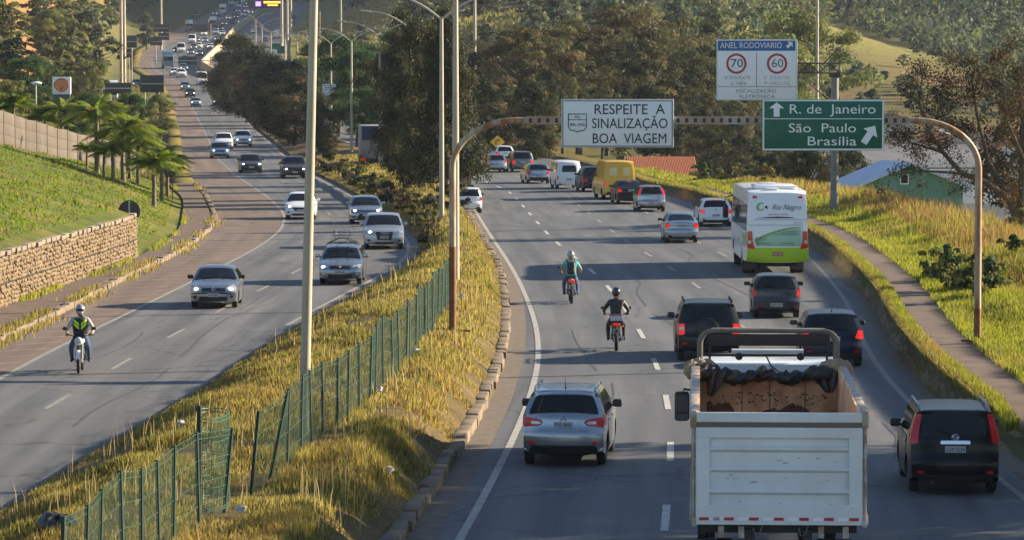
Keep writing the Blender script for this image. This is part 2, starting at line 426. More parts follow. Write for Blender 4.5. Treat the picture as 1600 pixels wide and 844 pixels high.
M_ASPH = asphalt('worn_asphalt', (.078, .084, .096), (.145, .148, .155), (.088, .092, .10))
M_ASPH2 = asphalt('older_asphalt', (.076, .081, .092), (.15, .150, .153), (.11, .105, .104))
M_SHOULDER = asphalt('brown_shoulder', (.135, .095, .075), (.205, .15, .115), (.15, .105, .082))
M_GUTTER = mat('gutter_dirt', (.09, .07, .055), .95, col2=(.17, .13, .095), scale=2.5, bump=.5)
M_PAINT = mat('road_paint', (.26, .25, .235), .8, col2=(.52, .51, .48), scale=3, amt=.8)
M_PAINT_WORN = mat('worn_road_paint', (.15, .14, .13), .85, col2=(.30, .285, .26), scale=2.2, amt=.7)
M_CONC = mat('weathered_concrete', (.28, .23, .18), .9, col2=(.42, .36, .29), scale=1.8, bump=.4)
M_KERB = mat('dirty_kerb', (.095, .07, .048), .95, col2=(.22, .165, .115), scale=1.6, bump=.6)
M_WALK = mat('brown_paving', (.075, .046, .032), .95, col2=(.135, .092, .066), scale=1.3, bump=.4)
Y0, Y1 = -10.0, 1900.0
YS = np.concatenate([np.arange(Y0, 400, 2.0), np.arange(400, 900, 6), np.arange(900, Y1 + 1, 20)])
def strip(name, xa, xb, m, dz, ya=Y0, yb=Y1, kind='structure', n=9, ymin=None):
    Y = YS[(YS >= ya) & (YS <= yb)]
    Y = np.unique(np.concatenate([[ya], Y, [yb]]))
    A, B = xa(Y), xb(Y); k = np.linspace(0, 1, n)
    X = A[:, None] * (1 - k) + B[:, None] * k; YY = np.repeat(Y[:, None], n, 1)
    Z = zr(YY) + dz
    lane = X - A[:, None]
    return grid_mesh(name, np.stack([X, YY, Z], -1), m, {'lane': lane, 'along': YY}, kind=kind)
off = lambda f, d: (lambda y: f(y) + d)
strip('road', lambda y: RL(y) + .55 * (y < 1e9), off(RR, -.5), M_ASPH, 0.0)
strip('gutter', RL, off(RL, .55), M_GUTTER, .004); strip('gutter', off(RR, -.5), RR, M_GUTTER, .004)
strip('road', LW, LR, M_ASPH2, 0.0)
strip('shoulder', LL, LW, M_SHOULDER, .0)
# paint
def line_set(name, fx, w, m, spans, dz=.008):
    mb = MB()
    for (a, b) in spans:
        Y = np.linspace(a, b, max(2, int((b - a) / 3) + 1))
        X = fx(Y); Z = zr(Y) + dz
        vs = []
        for x, y, z in zip(X, Y, Z): vs += [(x - w / 2, y, z), (x + w / 2, y, z)]
        mb.add(vs, [(2 * i, 2 * i + 1, 2 * i + 3, 2 * i + 2) for i in range(len(Y) - 1)])
    o = mb.build(name, m, smooth=0); o['kind'] = 'structure'; return o
line_set('road_marking', lambda y: RL(y) + .98 - .55 * smooth(100, 165, y), .16, MATS.get('faded_edge_paint') or mat('faded_edge_paint', (.20, .19, .175), .8, col2=(.42, .405, .375), scale=2.5, amt=.8), [(20, 700)])
line_set('road_marking', off(RR, -.95), .16, M_PAINT_WORN, [(20, 700)])
d0 = 67.0
line_set('road_marking', RD, .15, M_PAINT, [(y, y + 4) for y in np.arange(d0 - 48, 320, 11.9)])
line_set('road_marking', off(RD, 3.4), .14, M_PAINT_WORN, [(y, y + 4) for y in np.arange(d0 - 46, 320, 11.9)])
line_set('road_marking', off(RD, 6.7), .14, M_PAINT_WORN, [(y, y + 4) for y in np.arange(140, 260, 11.9)])
line_set('road_marking', off(LW, .0), .15, M_PAINT_WORN, [(20, 800)])
line_set('road_marking', off(LR, -.5), .16, M_PAINT_WORN, [(120, 800)])
M_SEAL = mat('crack_sealer', (.052, .054, .059), .7, col2=(.07, .07, .074), scale=2)
wob = lambda y, a, s: a * (vnoise(np.asarray(y) * .11 + s, np.asarray(y) * 0, 90) - .5) + .05 * (vnoise(np.asarray(y) * .7, np.asarray(y) * 0 + s, 91) - .5)
for k, (f, d, a, w, y0, y1) in enumerate([(RD, 1.15, .9, .07, 88, 152), (RD, 4.9, 1.1, .06, 70, 190), (RD, -1.7, 1.0, .05, 60, 118), (LW, 3.9, .7, .08, 86, 196), (LW, 1.7, .9, .05, 100, 180)]):
    line_set('road_crack', lambda y, f=f, d=d, a=a, k=k: f(y) + d + wob(y, a, 3.7 * k), w, M_SEAL, [(y, min(y1, y + 17)) for y in range(y0, y1, 21)], .006)
LD = lambda y: LW(y) * .52 + (LR(y) - .5) * .48
line_set('road_marking', LD, .12, M_PAINT_WORN, [(y, y + 4) for y in np.arange(31, 700, 11.9)])
mb = MB()
for y in np.arange(88, 330, 2.6):                    # bars painted across the shoulder
    a, b = float(LL(y)) + .5, float(LW(y + 1.2)) - .25
    mb.add([(a, y, zr(y) + .008), (b, y + 1.2, zr(y) + .008), (b, y + 1.36, zr(y) + .008), (a, y + .16, zr(y) + .008)], [(0, 1, 2, 3)])
o = mb.build('shoulder_marking', mat('faded_road_paint', (.20, .17, .145), .85, col2=(.40, .35, .30), scale=2.5, amt=.7), smooth=0); o['kind'] = 'structure'

# footways
def walk(name, xa, xb, dz, ya, yb, m, th=.5):
    Y = np.arange(ya, yb + .1, 2.0); mb = MB(); vs = []
    A, B = xa(Y), xb(Y); D = dz(Y) if callable(dz) else np.full(len(Y), dz)
    for y, a, b, q in zip(Y, A, B, D):
        z = float(zr(y)) + q; vs += [(a, y, z - th), (a, y, z), (b, y, z), (b, y, z - th)]
    fs = []
    for i in range(len(Y) - 1):
        for k in range(3): fs.append((4 * i + k, 4 * i + k + 1, 4 * i + k + 5, 4 * i + k + 4))
    fs += [(0, 1, 2, 3), tuple(4 * (len(Y) - 1) + k for k in (3, 2, 1, 0))]
    mb.add(vs, fs); o = mb.build(name, m, smooth=30); o['kind'] = 'structure'; return o
walk('footpath', off(WL, -.05), off(LL, -.32), .17, 60, 262, M_WALK)
walk('footpath', off(RR, .38), off(RR, 1.78), lambda y: bank(y) + .02, 82, 260, M_WALK)
# kerbs: lengths of broken concrete
def kerb(name, fx, w, h, ya, yb, m, jit=.05, gap=.06, seed=1, zf=None, drop=.2, skip=.0):
    r = random.Random(seed); mb = MB(); y = ya
    while y < yb:
        l = r.uniform(.9, 1.6)
        if r.random() > skip:
            a, b = float(fx(y)), float(fx(y + l)); z = float(zr(y)) + (float(zf(y)) if zf else 0.0)
            ang = math.atan2(-(b - a), l) + r.uniform(-1, 1) * jit
            hh = h * r.uniform(.8, 1.1)
            mb.box(((a + b) / 2 + r.uniform(-1, 1) * jit * .6, y + l / 2, z + hh / 2 - drop / 2), (w * r.uniform(.9, 1.1), l - r.uniform(0, gap), hh + drop), ang, bev=.03)
        y += l
    o = mb.build(name, m, smooth=30); o['kind'] = 'structure'; return o
kerb('kerb', off(LL, -.10), .26, .2, 60, 262, M_KERB, .06, .2, 3, skip=.06)
kerb('kerb', off(RL, -.12), .28, .22, 40, 330, M_KERB, .05, .10, 4)
M_BANK = mat('crumbling_bank', (.075, .06, .038), 1.0, col2=(.20, .145, .085), scale=3.2, amt=.6, bump=1.0)
def bank_face():
    Y = np.arange(80, 330, .35); rows = []
    H = bank(Y) * 1.0
    prof = [(-.1, -.05), (.0, .22), (.06, .5), (.12, .82), (.22, .98), (.42, 1.0)]
    P = np.zeros((len(Y), len(prof), 3)); r = np.random.default_rng(5)
    for k, (dx, f) in enumerate(prof):
        jx = (vnoise(Y * 1.7, Y * 0 + k * 3.1, 40) - .5) * .34 * (0 < k < 5) ; jz = (vnoise(Y * 1.3, Y * 0 + k * 2.3, 41) - .5) * .2 * (k > 1)
        P[:, k, 0] = RR(Y) + dx - .03 + jx; P[:, k, 1] = Y; P[:, k, 2] = zr(Y) + H * f + jz * H
    return grid_mesh('bank', P, M_BANK)
bank_face()
o = walk('kerb', off(RR, 1.4), off(RR, 1.75), lambda y: bank(y) * 0 + .3, 68, 81, mat('whitewashed_kerb', (.55, .52, .46), .8, col2=(.75, .72, .66), scale=3), .4)
# ------------------------------------------------------------------ sky is the world; far air
def haze():
    m = bpy.data.materials.new('haze_air'); m.use_nodes = True; t = m.node_tree
    t.nodes.remove(t.nodes['Principled BSDF'])
    v = t.nodes.new('ShaderNodeVolumePrincipled'); v.inputs['Color'].default_value = (.70, .82, 1.0, 1)
    v.inputs['Density'].default_value = .00006; v.inputs['Anisotropy'].default_value = .25
    t.links.new(v.outputs[0], t.nodes['Material Output'].inputs['Volume'])
    mb = MB(); mb.box((0, 1320, 160), (2200, 2900, 346)); o = mb.build('haze', m, smooth=0); o['kind'] = 'stuff'
    o['label'] = 'thin pale haze lying over the distant hills'
    return o
haze()
# ------------------------------------------------------------------ vehicles
def paint(name, c, metal=.0, rough=.32):
    return mat(name, c, rough, metal, col2=tuple(min(1, q * 1.0) * .82 + .008 for q in c), scale=2.2, amt=.7, coat=.5)
M_GLASS = mat('dark_glass', (.006, .008, .010), .07, spec=.45)
M_GLASS2 = mat('pale_glass', (.05, .06, .065), .08, spec=.6, coat=.3)
M_YELGLASS = mat('yellow_film_glass', (.78, .62, .28), .25, spec=.6)
M_TYRE = mat('tyre_rubber', (.022, .021, .02), .9, col2=(.045, .04, .035), scale=9)
M_RIM = mat('alloy_metal', (.42, .42, .43), .35, .8)
M_STEEL = mat('steel_wheel', (.10, .10, .11), .5, .4)
M_BLACK = mat('black_plastic', (.018, .018, .019), .55)
M_UNDER = mat('underbody', (.010, .010, .010), .95)
M_TAIL = mat('tail_lamp_red', (.62, .012, .014), .25, coat=.3)
M_TAILON = mat('tail_lamp_lit', (.5, .012, .012), .2, emit=(1, .03, .015), estr=.16)
M_CLEAR = mat('clear_lens', (.55, .56, .57), .12, .2, coat=.6)
M_AMBER = mat('amber_lens', (.6, .22, .03), .25, coat=.4)
M_LAMPON = mat('head_lamp_lit', (.9, .85, .7), .2, emit=(1, .86, .62), estr=3.0)
M_LENS = mat('head_lamp_lens', (.50, .52, .54), .1, .35, coat=.6)
M_CHROME = mat('chrome', (.66, .67, .69), .14, 1.0)
M_PLATE = mat('grey_plate', (.42, .43, .43), .5)
M_PLATER = mat('red_plate', (.42, .04, .05), .5)
M_INK = mat('black_lettering', (.02, .02, .022), .6)
M_WHITEINK = mat('white_lettering', (.75, .75, .73), .5)
M_SEAM = mat('panel_gap', (.008, .008, .008), .9)
P_SILVER = paint('silver_paint', (.40, .42, .44), .85, .26)
P_SILVERBLUE = paint('blue_silver_paint', (.36, .42, .47), .8, .26)
P_WHITE = paint('white_paint', (.84, .84, .84))
P_BLACK = mat('black_paint', (.003, .003, .004), .3, 0, col2=(.006, .006, .006), scale=2.2, coat=.12, spec=.3)
P_NAVY = mat('navy_paint', (.006, .009, .026), .3, 0, col2=(.009, .012, .03), scale=2.2, coat=.15, spec=.35)
P_DGREY = paint('dark_grey_paint', (.05, .052, .055), .4)
P_GREY = paint('grey_paint', (.17, .175, .18), .5)
P_YELLOW = paint('yellow_paint', (.82, .46, .012))
P_RED = paint('red_paint', (.40, .02, .02))
P_BEIGE = paint('champagne_paint', (.42, .38, .32), .5)

def chaikin(p, keep=.22, it=2):
    for _ in range(it):
        q = [p[0]]
        for a, b in zip(p[:-1], p[1:]):
            a = np.array(a); b = np.array(b); q += [tuple(a + (b - a) * keep), tuple(b - (b - a) * keep)]
        q.append(p[-1]); p = q
    return p
class Shell:
    """car body: a side outline wrapped round a plan shape"""
    def __init__(s, o, W, H, belt, L, tumble=.27, bow=.13, crown=.045, endtaper=.10, zlow=.55, N=84, keep=.22):
        p = np.array(chaikin(o, keep)); seg = np.r_[0, np.cumsum(np.hypot(*np.diff(p, axis=0).T))]
        k = np.linspace(0, seg[-1], N)
        s.O = np.stack([np.interp(k, seg, p[:, 0]), np.interp(k, seg, p[:, 1])], 1)
        T = np.gradient(s.O, axis=0); T /= np.hypot(T[:, 0], T[:, 1])[:, None]
        s.n = np.stack([-T[:, 1], T[:, 0]], 1)        # outward for a path that runs rear-bottom, roof, front-bottom
        s.bow = bow * np.abs(s.n[:, 0]) ** 1.5 + crown * np.abs(s.n[:, 1])
        s.I = s.O - s.bow[:, None] * s.n
        s.W, s.H, s.belt, s.L, s.tumble, s.et, s.zlow = W, H, belt, L, tumble, endtaper, zlow
        s.N = N; kr = int(np.argmax(s.O[:, 1])); s.kr = kr
        s.zrear = np.maximum.accumulate(s.O[:kr + 1, 1]); s.zfront = np.maximum.accumulate(s.O[kr:, 1][::-1])
    def hw(s, x, z):
        x = np.asarray(x, float); z = np.asarray(z, float)
        v = 1 - .07 * (np.clip(s.zlow - z, 0, 9) / s.zlow) ** 2 - .02 * np.clip((z - s.zlow) / (s.belt - s.zlow), 0, 1) ** 2
        up = np.clip((z - s.belt) / (s.H - s.belt), 0, 1.1); v = v - s.tumble * up ** 1.15
        e = np.clip((np.abs(x) - (s.L / 2 - .75)) / .75, 0, 1); v = v * (1 - s.et * e * e)
        return v * s.W / 2
    def wrap(s, k, t, off=0.0):
        k = np.clip(np.asarray(k, float), 0, s.N - 1); t = np.asarray(t, float); i = np.arange(s.N)
        Ox, Oz = np.interp(k, i, s.O[:, 0]), np.interp(k, i, s.O[:, 1])
        nx, nz = np.interp(k, i, s.n[:, 0]), np.interp(k, i, s.n[:, 1]); b = np.interp(k, i, s.bow)
        a = np.abs(t) ** 3.2
        y = t * s.hw(Ox - b * nx, Oz - b * nz)
        return np.stack([Ox + nx * (off - b * a), y + np.sign(t) * off * a * .5, Oz + nz * (off - b * a)], -1)
    def krear(s, z): return np.interp(z, s.zrear, np.arange(s.kr + 1))
    def kfront(s, z): return s.N - 1 - np.interp(z, s.zfront, np.arange(len(s.zfront)))
    def rear(s, off): return lambda P: s.wrap(s.krear(P[:, 1]), P[:, 0], off)
    def front(s, off): return lambda P: s.wrap(s.kfront(P[:, 1]), P[:, 0], off)
    def side(s, sg, off): return lambda P: np.stack([P[:, 0], sg * (s.hw(P[:, 0], P[:, 1]) + off), P[:, 1]], -1)
def round_poly(p, r, n=3):
    p = [q for i, q in enumerate(p) if math.hypot(q[0] - p[i - 1][0], q[1] - p[i - 1][1]) > 1e-4]
    out = []; m = len(p)
    for i in range(m):
        a, b, c = np.array(p[i - 1], float), np.array(p[i], float), np.array(p[(i + 1) % m], float)
        u, v = a - b, c - b; lu, lv = np.hypot(*u), np.hypot(*v); q = min(r, lu * .45, lv * .45)
        s0, s1 = b + u / lu * q, b + v / lv * q
        for j in range(n + 1):
            f = j / n; out.append(tuple(s0 * (1 - f) ** 2 + 2 * f * (1 - f) * b + s1 * f * f))
    return out
def cdt(poly, h):
    p = []
    for a, b in zip(poly, poly[1:] + poly[:1]):
        n = max(1, int(math.hypot(b[0] - a[0], b[1] - a[1]) / h))
        p += [(a[0] + (b[0] - a[0]) * i / n, a[1] + (b[1] - a[1]) * i / n) for i in range(n)]
    nb = len(p); A = np.array(p)
    xs = np.arange(A[:, 0].min() + h * .6, A[:, 0].max(), h); ys = np.arange(A[:, 1].min() + h * .6, A[:, 1].max(), h)
    pts = [Vector(q) for q in p]
    for x in xs:
        for y in ys:
            # inside and not too near the border
            c = False; j = nb - 1
            for i in range(nb):
                if (A[i, 1] > y) != (A[j, 1] > y) and x < (A[j, 0] - A[i, 0]) * (y - A[i, 1]) / (A[j, 1] - A[i, 1]) + A[i, 0]: c = not c
                j = i
            if c and np.min(np.hypot(A[:, 0] - x, A[:, 1] - y)) > h * .4: pts.append(Vector((x, y)))
    r = geometry.delaunay_2d_cdt(pts, [(i, (i + 1) % nb) for i in range(nb)], [], 1, 1e-6)
    V = np.array([tuple(q) for q in r[0]]); used = sorted({i for f in r[2] for i in f})
    return V, [tuple(f) for f in r[2]]
def patch(mb, poly, fn, h=.09, fn0=None):
    """lay a 2D outline on a shell; fn gives the raised surface, fn0 the one its rim returns to"""
    V, F = cdt(list(poly), h); P = fn(V); o = len(mb.v)
    mb.add(P, F)
    if fn0 is not None:
        Q = fn0(V); cnt = {}
        for f in F:
            for a, b in zip(f, f[1:] + f[:1]): cnt[(min(a, b), max(a, b))] = cnt.get((min(a, b), max(a, b)), 0) + 1
        for (a, b), c in cnt.items():
            if c == 1: mb.add([P[a], P[b], Q[b], Q[a]], [(0, 1, 2, 3)])
def outline(st, L, W, H, belt, clr, z):
    """side outlines, rear-bottom over the roof to front-bottom"""
    r, f = -L / 2, L / 2
    if st in ('hatch', 'suv', 'wagon'):
        run = {'hatch': .34, 'suv': .22, 'wagon': .26}[st] * z.get('run', 1)
        zb = z.get('zb', .62 if st == 'hatch' else .72); hood = z.get('hood', .93 if st == 'hatch' else 1.06)
        xwb = f - z.get('cowl', 1.02 if st == 'hatch' else 1.18); xwt = xwb - z.get('ws', .72)
        return [(r + .12, clr), (r + .03, clr + .05), (r, clr + .2), (r, zb - .04), (r + .03, zb + .02), (r + .075, zb + .05), (r + .085, belt - .12), (r + .10, belt), (r + .10 + run, H - .10), (r + .07 + run, H - .055), (r + .22 + run, H - .035), (r + L * .42, H), (xwt - .3, H - .02), (xwt, H - .075), (xwb, hood + .05), (xwb + .15, hood), (f - .38, hood - .10), (f - .12, hood - .2), (f - .03, hood - .31), (f, .52), (f - .01, .36), (f - .06, clr + .03), (f - .14, clr)]
    if st == 'sedan':
        zb, tr = z.get('zb', .64), z.get('trunk', 1.0); hood = z.get('hood', .92); xwb = f - z.get('cowl', 1.08); xwt = xwb - z.get('ws', .75)
        return [(r + .12, clr), (r + .03, clr + .05), (r, clr + .2), (r, zb - .04), (r + .04, zb + .02), (r + .07, zb + .06), (r + .06, tr - .06), (r + .09, tr), (r + .22, tr + .02), (r + .58, tr + .035), (r + 1.18, H - .09), (r + 1.42, H - .02), (r + L * .46, H), (xwt - .2, H - .02), (xwt, H - .07), (xwb, hood + .05), (xwb + .15, hood), (f - .38, hood - .09), (f - .12, hood - .19), (f - .03, hood - .3), (f, .52), (f - .01, .36), (f - .06, clr + .03), (f - .14, clr)]
    if st == 'van':
        return [(r + .10, clr), (r + .02, clr + .05), (r, clr + .2), (r, .62), (r + .03, .66), (r + .05, 1.2), (r + .09, H - .2), (r + .16, H - .05), (r + .5, H), (f - 2.1, H), (f - 1.75, H - .09), (f - .95, 1.32), (f - .75, 1.2), (f - .2, 1.0), (f - .05, .85), (f, .6), (f - .01, .4), (f - .1, clr)]
    if st == 'kombi':
        return [(r + .12, clr), (r + .02, clr + .06), (r, .5), (r + .01, .62), (r + .05, 1.0), (r + .13, 1.3), (r + .26, H - .14), (r + .45, H - .02), (r + 1.3, H), (f - 1.2, H), (f - .75, H - .03), (f - .55, H - .16), (f - .28, 1.22), (f - .14, 1.05), (f - .03, .8), (f, .5), (f - .03, .36), (f - .1, clr)]
    if st == 'bus':
        return [(r + .22, clr), (r + .10, clr + .10), (r + .02, .95), (r, 1.25), (r + .02, 1.9), (r + .10, 2.7), (r + .22, 3.3), (r + .38, H - .06), (r + .8, H), (f - 1.2, H), (f - .4, H - .14), (f - .12, H - .5), (f - .02, 1.6), (f, .8), (f - .08, clr)]
CARS = []
def car_parts(root, st, L, W, H, wb, r, P, belt=None, clr=.2, z={}, rear=None, front=None, near=True, tail='low', lit_t=False, lit_h=0, plate='', badge=None, glassw=.86, rails=None, rim=M_RIM, ro=None, tumble=None, bumper=None, lower=None, spare=False, doors=True, mirror=None, tyre_w=.2, antenna=False, side_glass=True, keep=.22, third=False, hubs=5):
    belt = belt or H * .63
    tb = tumble if tumble is not None else {'hatch': .29, 'suv': .22, 'wagon': .25, 'sedan': .31, 'van': .12, 'kombi': .13, 'bus': .06}[st]
    sh = Shell(outline(st, L, W, H, belt, clr, z), W, H, belt, L, tb, bow=.15 if st not in ('bus', 'van') else .10, endtaper=.09 if st not in ('bus', 'van', 'kombi') else .03, keep=keep,
               N=84 if st != 'bus' else 110)
    bumper = bumper or P; mirror = mirror or P
    ro = ro if ro is not None else (L - wb) * .47
    xr = -L / 2 + ro; xf = xr + wb
    # body shell
    mb = MB(); k = np.arange(sh.N); t = np.array([-1, -.97, -.9, -.78, -.6, -.35, 0, .35, .6, .78, .9, .97, 1.0])
    KK, TT = np.meshgrid(k, t, indexing='ij'); Q = sh.wrap(KK, TT).reshape(-1, 3); n = len(t)
    mb.add(Q, [(i * n + j, i * n + j + 1, (i + 1) * n + j + 1, (i + 1) * n + j) for i in range(sh.N - 1) for j in range(n - 1)])
    R = r * 1.17
    def arch(xc):
        a0 = math.asin(max(-1, min(1, (clr - r) / R))); aa = np.linspace(a0, math.pi - a0, 15)
        return [(xc + R * math.cos(q), r + R * math.sin(q)) for q in aa]
    poly = [tuple(q) for q in sh.I]
    poly += [(q[0], q[1]) for q in arch(xf)] + [(q[0], q[1]) for q in arch(xr)]
    V, Fc = cdt(poly, .17 if L < 7 else .35)
    for sg in (-1, 1):
        mb.add(sh.side(sg, 0)(V), Fc if sg > 0 else [f[::-1] for f in Fc])
    body = mb.build('body', P, root, smooth=32)
    ub = MB()
    for xc in (xr, xf):
        a = arch(xc)
        for sg in (-1, 1):
            for (p, q) in zip(a[:-1], a[1:]):
                y0 = sg * (float(sh.hw(p[0], p[1])) - .002); y1 = sg * (W / 2 - .42)
                ub.add([(p[0], y0, p[1]), (q[0], y0, q[1]), (q[0], y1, q[1]), (p[0], y1, p[1])], [(0, 1, 2, 3)])
    ub.box((0, 0, clr + .06), (L * .93, W * .86 - .55, .10)); ub.box(((xr + xf) / 2, 0, clr + .05), (wb - 2 * R - .02, W * .9, .10))
    ub.box((xr - R - .0 - max(.05, ro - R) / 2, 0, clr + .10), (max(.06, ro - R) * .8, W * .8, .12))
    ub.tube([(xr, -W / 2 + .2, r), (xr, W / 2 - .2, r)], .05, 8); ub.tube([(xf, -W / 2 + .2, r), (xf, W / 2 - .2, r)], .05, 8)
    ub.build('underbody', M_UNDER, root, smooth=30)
    # wheels
    tw = tyre_w
    for xc in (xr, xf):
        for sg in (-1, 1):
            yc = sg * (W / 2 - tw / 2 - .03)
            m = MB(); m.lathe([(r * .62, -tw / 2 + .01), (r * .82, -tw / 2), (r * .95, -tw / 2 + .012), (r, -tw * .32), (r, tw * .32), (r * .95, tw / 2 - .012), (r * .82, tw / 2), (r * .62, tw / 2 - .01)], axis='Y', n=26)
            ty = m.build('wheel', M_TYRE, root, smooth=45, loc=(xc, yc, r))
            m = MB(); m.lathe([(r * .64, -tw / 2 + .015), (r * .64, tw / 2 - .015)], axis='Y', n=22)
            o = sg * (tw / 2 - .03)
            m.lathe([(r * .645, o + sg * .012), (r * .58, o + sg * .015), (r * .56, o - sg * .02)], axis='Y', n=22)
            m.lathe([(r * .16, o), (r * .12, o + sg * .018), (.001, o + sg * .018)], axis='Y', n=12)
            for q in range(hubs):
                a = 2 * math.pi * q / hubs + .3
                m.box((math.cos(a) * r * .36, o - sg * .004, math.sin(a) * r * .36), (r * .5, .025, r * .17), Matrix.Rotation(-a, 3, 'Y'))
            m.build('rim', rim, ty, smooth=35)
            m = MB(); m.lathe([(.001, o - sg * .05), (r * .62, o - sg * .05)], axis='Y', n=18); m.build('brake', M_UNDER, ty, smooth=0)
    g = .012
    rp = lambda q, rr=.05: round_poly(q, rr)
    def put(name, polys, fn, fn0, m, par=root, h=.09, rr=.05):
        b = MB()
        for q in polys: patch(b, rp(q, rr) if rr else q, fn, h, fn0)
        return b.build(name, m, par, smooth=35)
    # glass
    if st in ('hatch', 'suv', 'wagon', 'sedan'):
        zt = H - .125; zb_ = belt + .02 if st != 'sedan' else z.get('trunk', 1.0) + .07
        if rear and rear.get('glass'): zb_, zt = rear['glass']
        put('rear_window', [[(-glassw, zb_), (glassw, zb_), (glassw * .93, zt), (-glassw * .93, zt)]], sh.rear(g), sh.rear(-.02), M_GLASS, h=.13, rr=.07)
    elif st == 'kombi':
        put('rear_window', [[(-.62, 1.18), (.62, 1.18), (.58, 1.62), (-.58, 1.62)]], sh.rear(g), sh.rear(-.02), M_GLASS, h=.13, rr=.1)
    if st == 'van' and near:
        for sg in (-1, 1):
            put('rear_door', [[(sg * .02, .68), (sg * .88, .68), (sg * .87, H - .22), (sg * .02, H - .22)]], sh.rear(.012), sh.rear(-.01), P, h=.2, rr=.04)
            put('rear_window', [[(sg * .20, 1.52), (sg * .68, 1.52), (sg * .66, 2.02), (sg * .20, 2.02)]], sh.rear(.024), sh.rear(.0), M_YELGLASS, h=.2, rr=.06)
    hood = z.get('hood', {'hatch': .93, 'suv': 1.06, 'wagon': 1.06, 'sedan': .92, 'van': 1.28, 'kombi': 1.2, 'bus': 1.5}[st])
    zt2 = {'bus': H - .45, 'van': H - .14, 'kombi': H - .18}.get(st, H - .105)
    put('windscreen', [[(-.9, hood + .075), (.9, hood + .075), (.86, zt2), (-.86, zt2)]], sh.front(g), sh.front(-.02), M_GLASS, h=.14, rr=.06)
    if side_glass and st not in ('bus',):
        i = np.arange(sh.N)
        xz = sh.I
        def xfront(zq): return float(np.interp(zq, sh.zfront, sh.I[sh.kr:, 0][::-1]))
        def xrear(zq): return float(np.interp(zq, sh.zrear, sh.I[:sh.kr + 1, 0]))
        zt3 = H - .15; zb3 = belt + .015
        xb, xt = xfront(zb3 + .04) - .18, xfront(zt3) - .10
        if st == 'van': xb, xt = xfront(1.4) - .12, xfront(zt3) - .15
        rb = {'hatch': .26, 'suv': .24, 'wagon': .22, 'sedan': .62, 'van': 9, 'kombi': .2}[st]
        xrb = max(xrear(zb3) + rb, -L / 2 + rb); xrt = xrear(zt3) + (.10 if st != 'sedan' else .05)
        xrt = max(xrt, xrb - .05) if st != 'sedan' else xrt
        if st == 'van': xrb = xrt = xf - .75
        mid = xr + wb * .47
        if st == 'kombi':
            cuts = [xrb, xrb + (xb - xrb) * .28, xrb + (xb - xrb) * .54, xrb + (xb - xrb) * .78, xb]
        elif st == 'van': cuts = [xrb, xb]
        elif st in ('suv', 'wagon'): cuts = [xrb, xr + .02, mid, xb]
        else: cuts = [xrb, mid, xb]
        for sg in (-1, 1):
            for j in range(len(cuts) - 1):
                a, b = cuts[j] + .03, cuts[j + 1] - .03
                ta = xrt if j == 0 else a; tbb = min(xt, b) if j == len(cuts) - 2 else b
                if j == 0 and len(cuts) > 2: ta = min(ta, b - .1)
                if st == 'hatch' and j == 0: ta = max(a, xrt)
                put('side_window', [[(a, zb3), (b, zb3 + (.02 if j == len(cuts) - 2 else 0)), (tbb, zt3), (ta, zt3)]], sh.side(sg, .008), sh.side(sg, -.02), M_GLASS, h=.14, rr=.06)
        if doors and near:
            dz0, dz1 = clr + .12, belt - .02
            dc = [max(xr + R * .55, xr + .18), mid, xf - R - .04] if st != 'van' else [xf - 1.25, xf - .3]
            for sg in (-1, 1):
                for j in range(len(dc) - 1):
                    a, b = dc[j] + .012, dc[j + 1] - .012
                    p = [(a, max(dz0, r + R * .72) if j == 0 and st != 'van' else dz0), (a + (.28 if j == 0 and st != 'van' else 0), dz0), (b, dz0), (b, dz1), (a, dz1)]
                    d = put('door', [p], sh.side(sg, .012), sh.side(sg, -.004), P, h=.16, rr=.03)
                    hx = a + .16 if True else b; y = sg * (float(sh.hw(hx, belt - .13)) + .025)
                    h_ = MB(); h_.box((hx, y, belt - .12), (.17, .03, .032), bev=.012); h_.build('handle', P if P is not P_BLACK else M_CHROME, d, smooth=40)
    # mirrors
    if st != 'bus':
        hx = float(np.interp(hood + .12, sh.zfront, sh.I[sh.kr:, 0][::-1])) - .32 if st != 'van' else xf - .35
        zc = belt + .08 if st != 'van' else 1.45
        for sg in (-1, 1):
            y = sg * (float(sh.hw(hx, zc)) + .13)
            m = MB(); m.box((hx, y, zc), (.12, .21, .14 if st not in ('suv', 'van') else .17), bev=.045); m.tube([(hx, y - sg * .16, zc - .05), (hx, y, zc - .04)], .022, 6)
            mo = m.build('mirror', mirror, root, smooth=40)
            m = MB(); m.box((hx - .062, y, zc), (.006, .17, .10), bev=.002); m.build('mirror_glass', M_GLASS2, mo, smooth=0)
    # rear of the car
    R_ = rear or {}
    tl = R_.get('lamps', [(.66, .72), (.99, .70), (.985, .95), (.72, .93)])
    for sg in (-1, 1):
        polys = [[(sg * a, b) for a, b in tl]]
        lo = put('tail_lamp', polys, sh.rear(.02), sh.rear(-.03), M_TAILON if lit_t else M_TAIL, h=.07, rr=.03)
        if R_.get('wrap', True):
            b = MB(); zs = [q[1] for q in tl if q[0] > .9]; zlo, zhi = min(zs), max(zs)
            def xr_(zq): return float(np.interp(zq, sh.zrear, sh.I[:sh.kr + 1, 0]))
            q = [(xr_(zlo) + .005, zlo + .01), (xr_(zlo) + R_.get('wl', .16), zlo + .03), (xr_(zhi) + R_.get('wl', .16) * .8, zhi - .02), (xr_(zhi) + .005, zhi - .01)]
            patch(b, q, sh.side(sg, .018), .07, sh.side(sg, -.02)); b.build('lamp_wrap', M_TAIL, lo, smooth=35)
        if 'clear' in R_:
            put('reversing_lens', [[(sg * a, b) for a, b in R_['clear']]], sh.rear(.028), sh.rear(.0), M_CLEAR if not R_.get('amber') else M_AMBER, lo, h=.07, rr=.02)
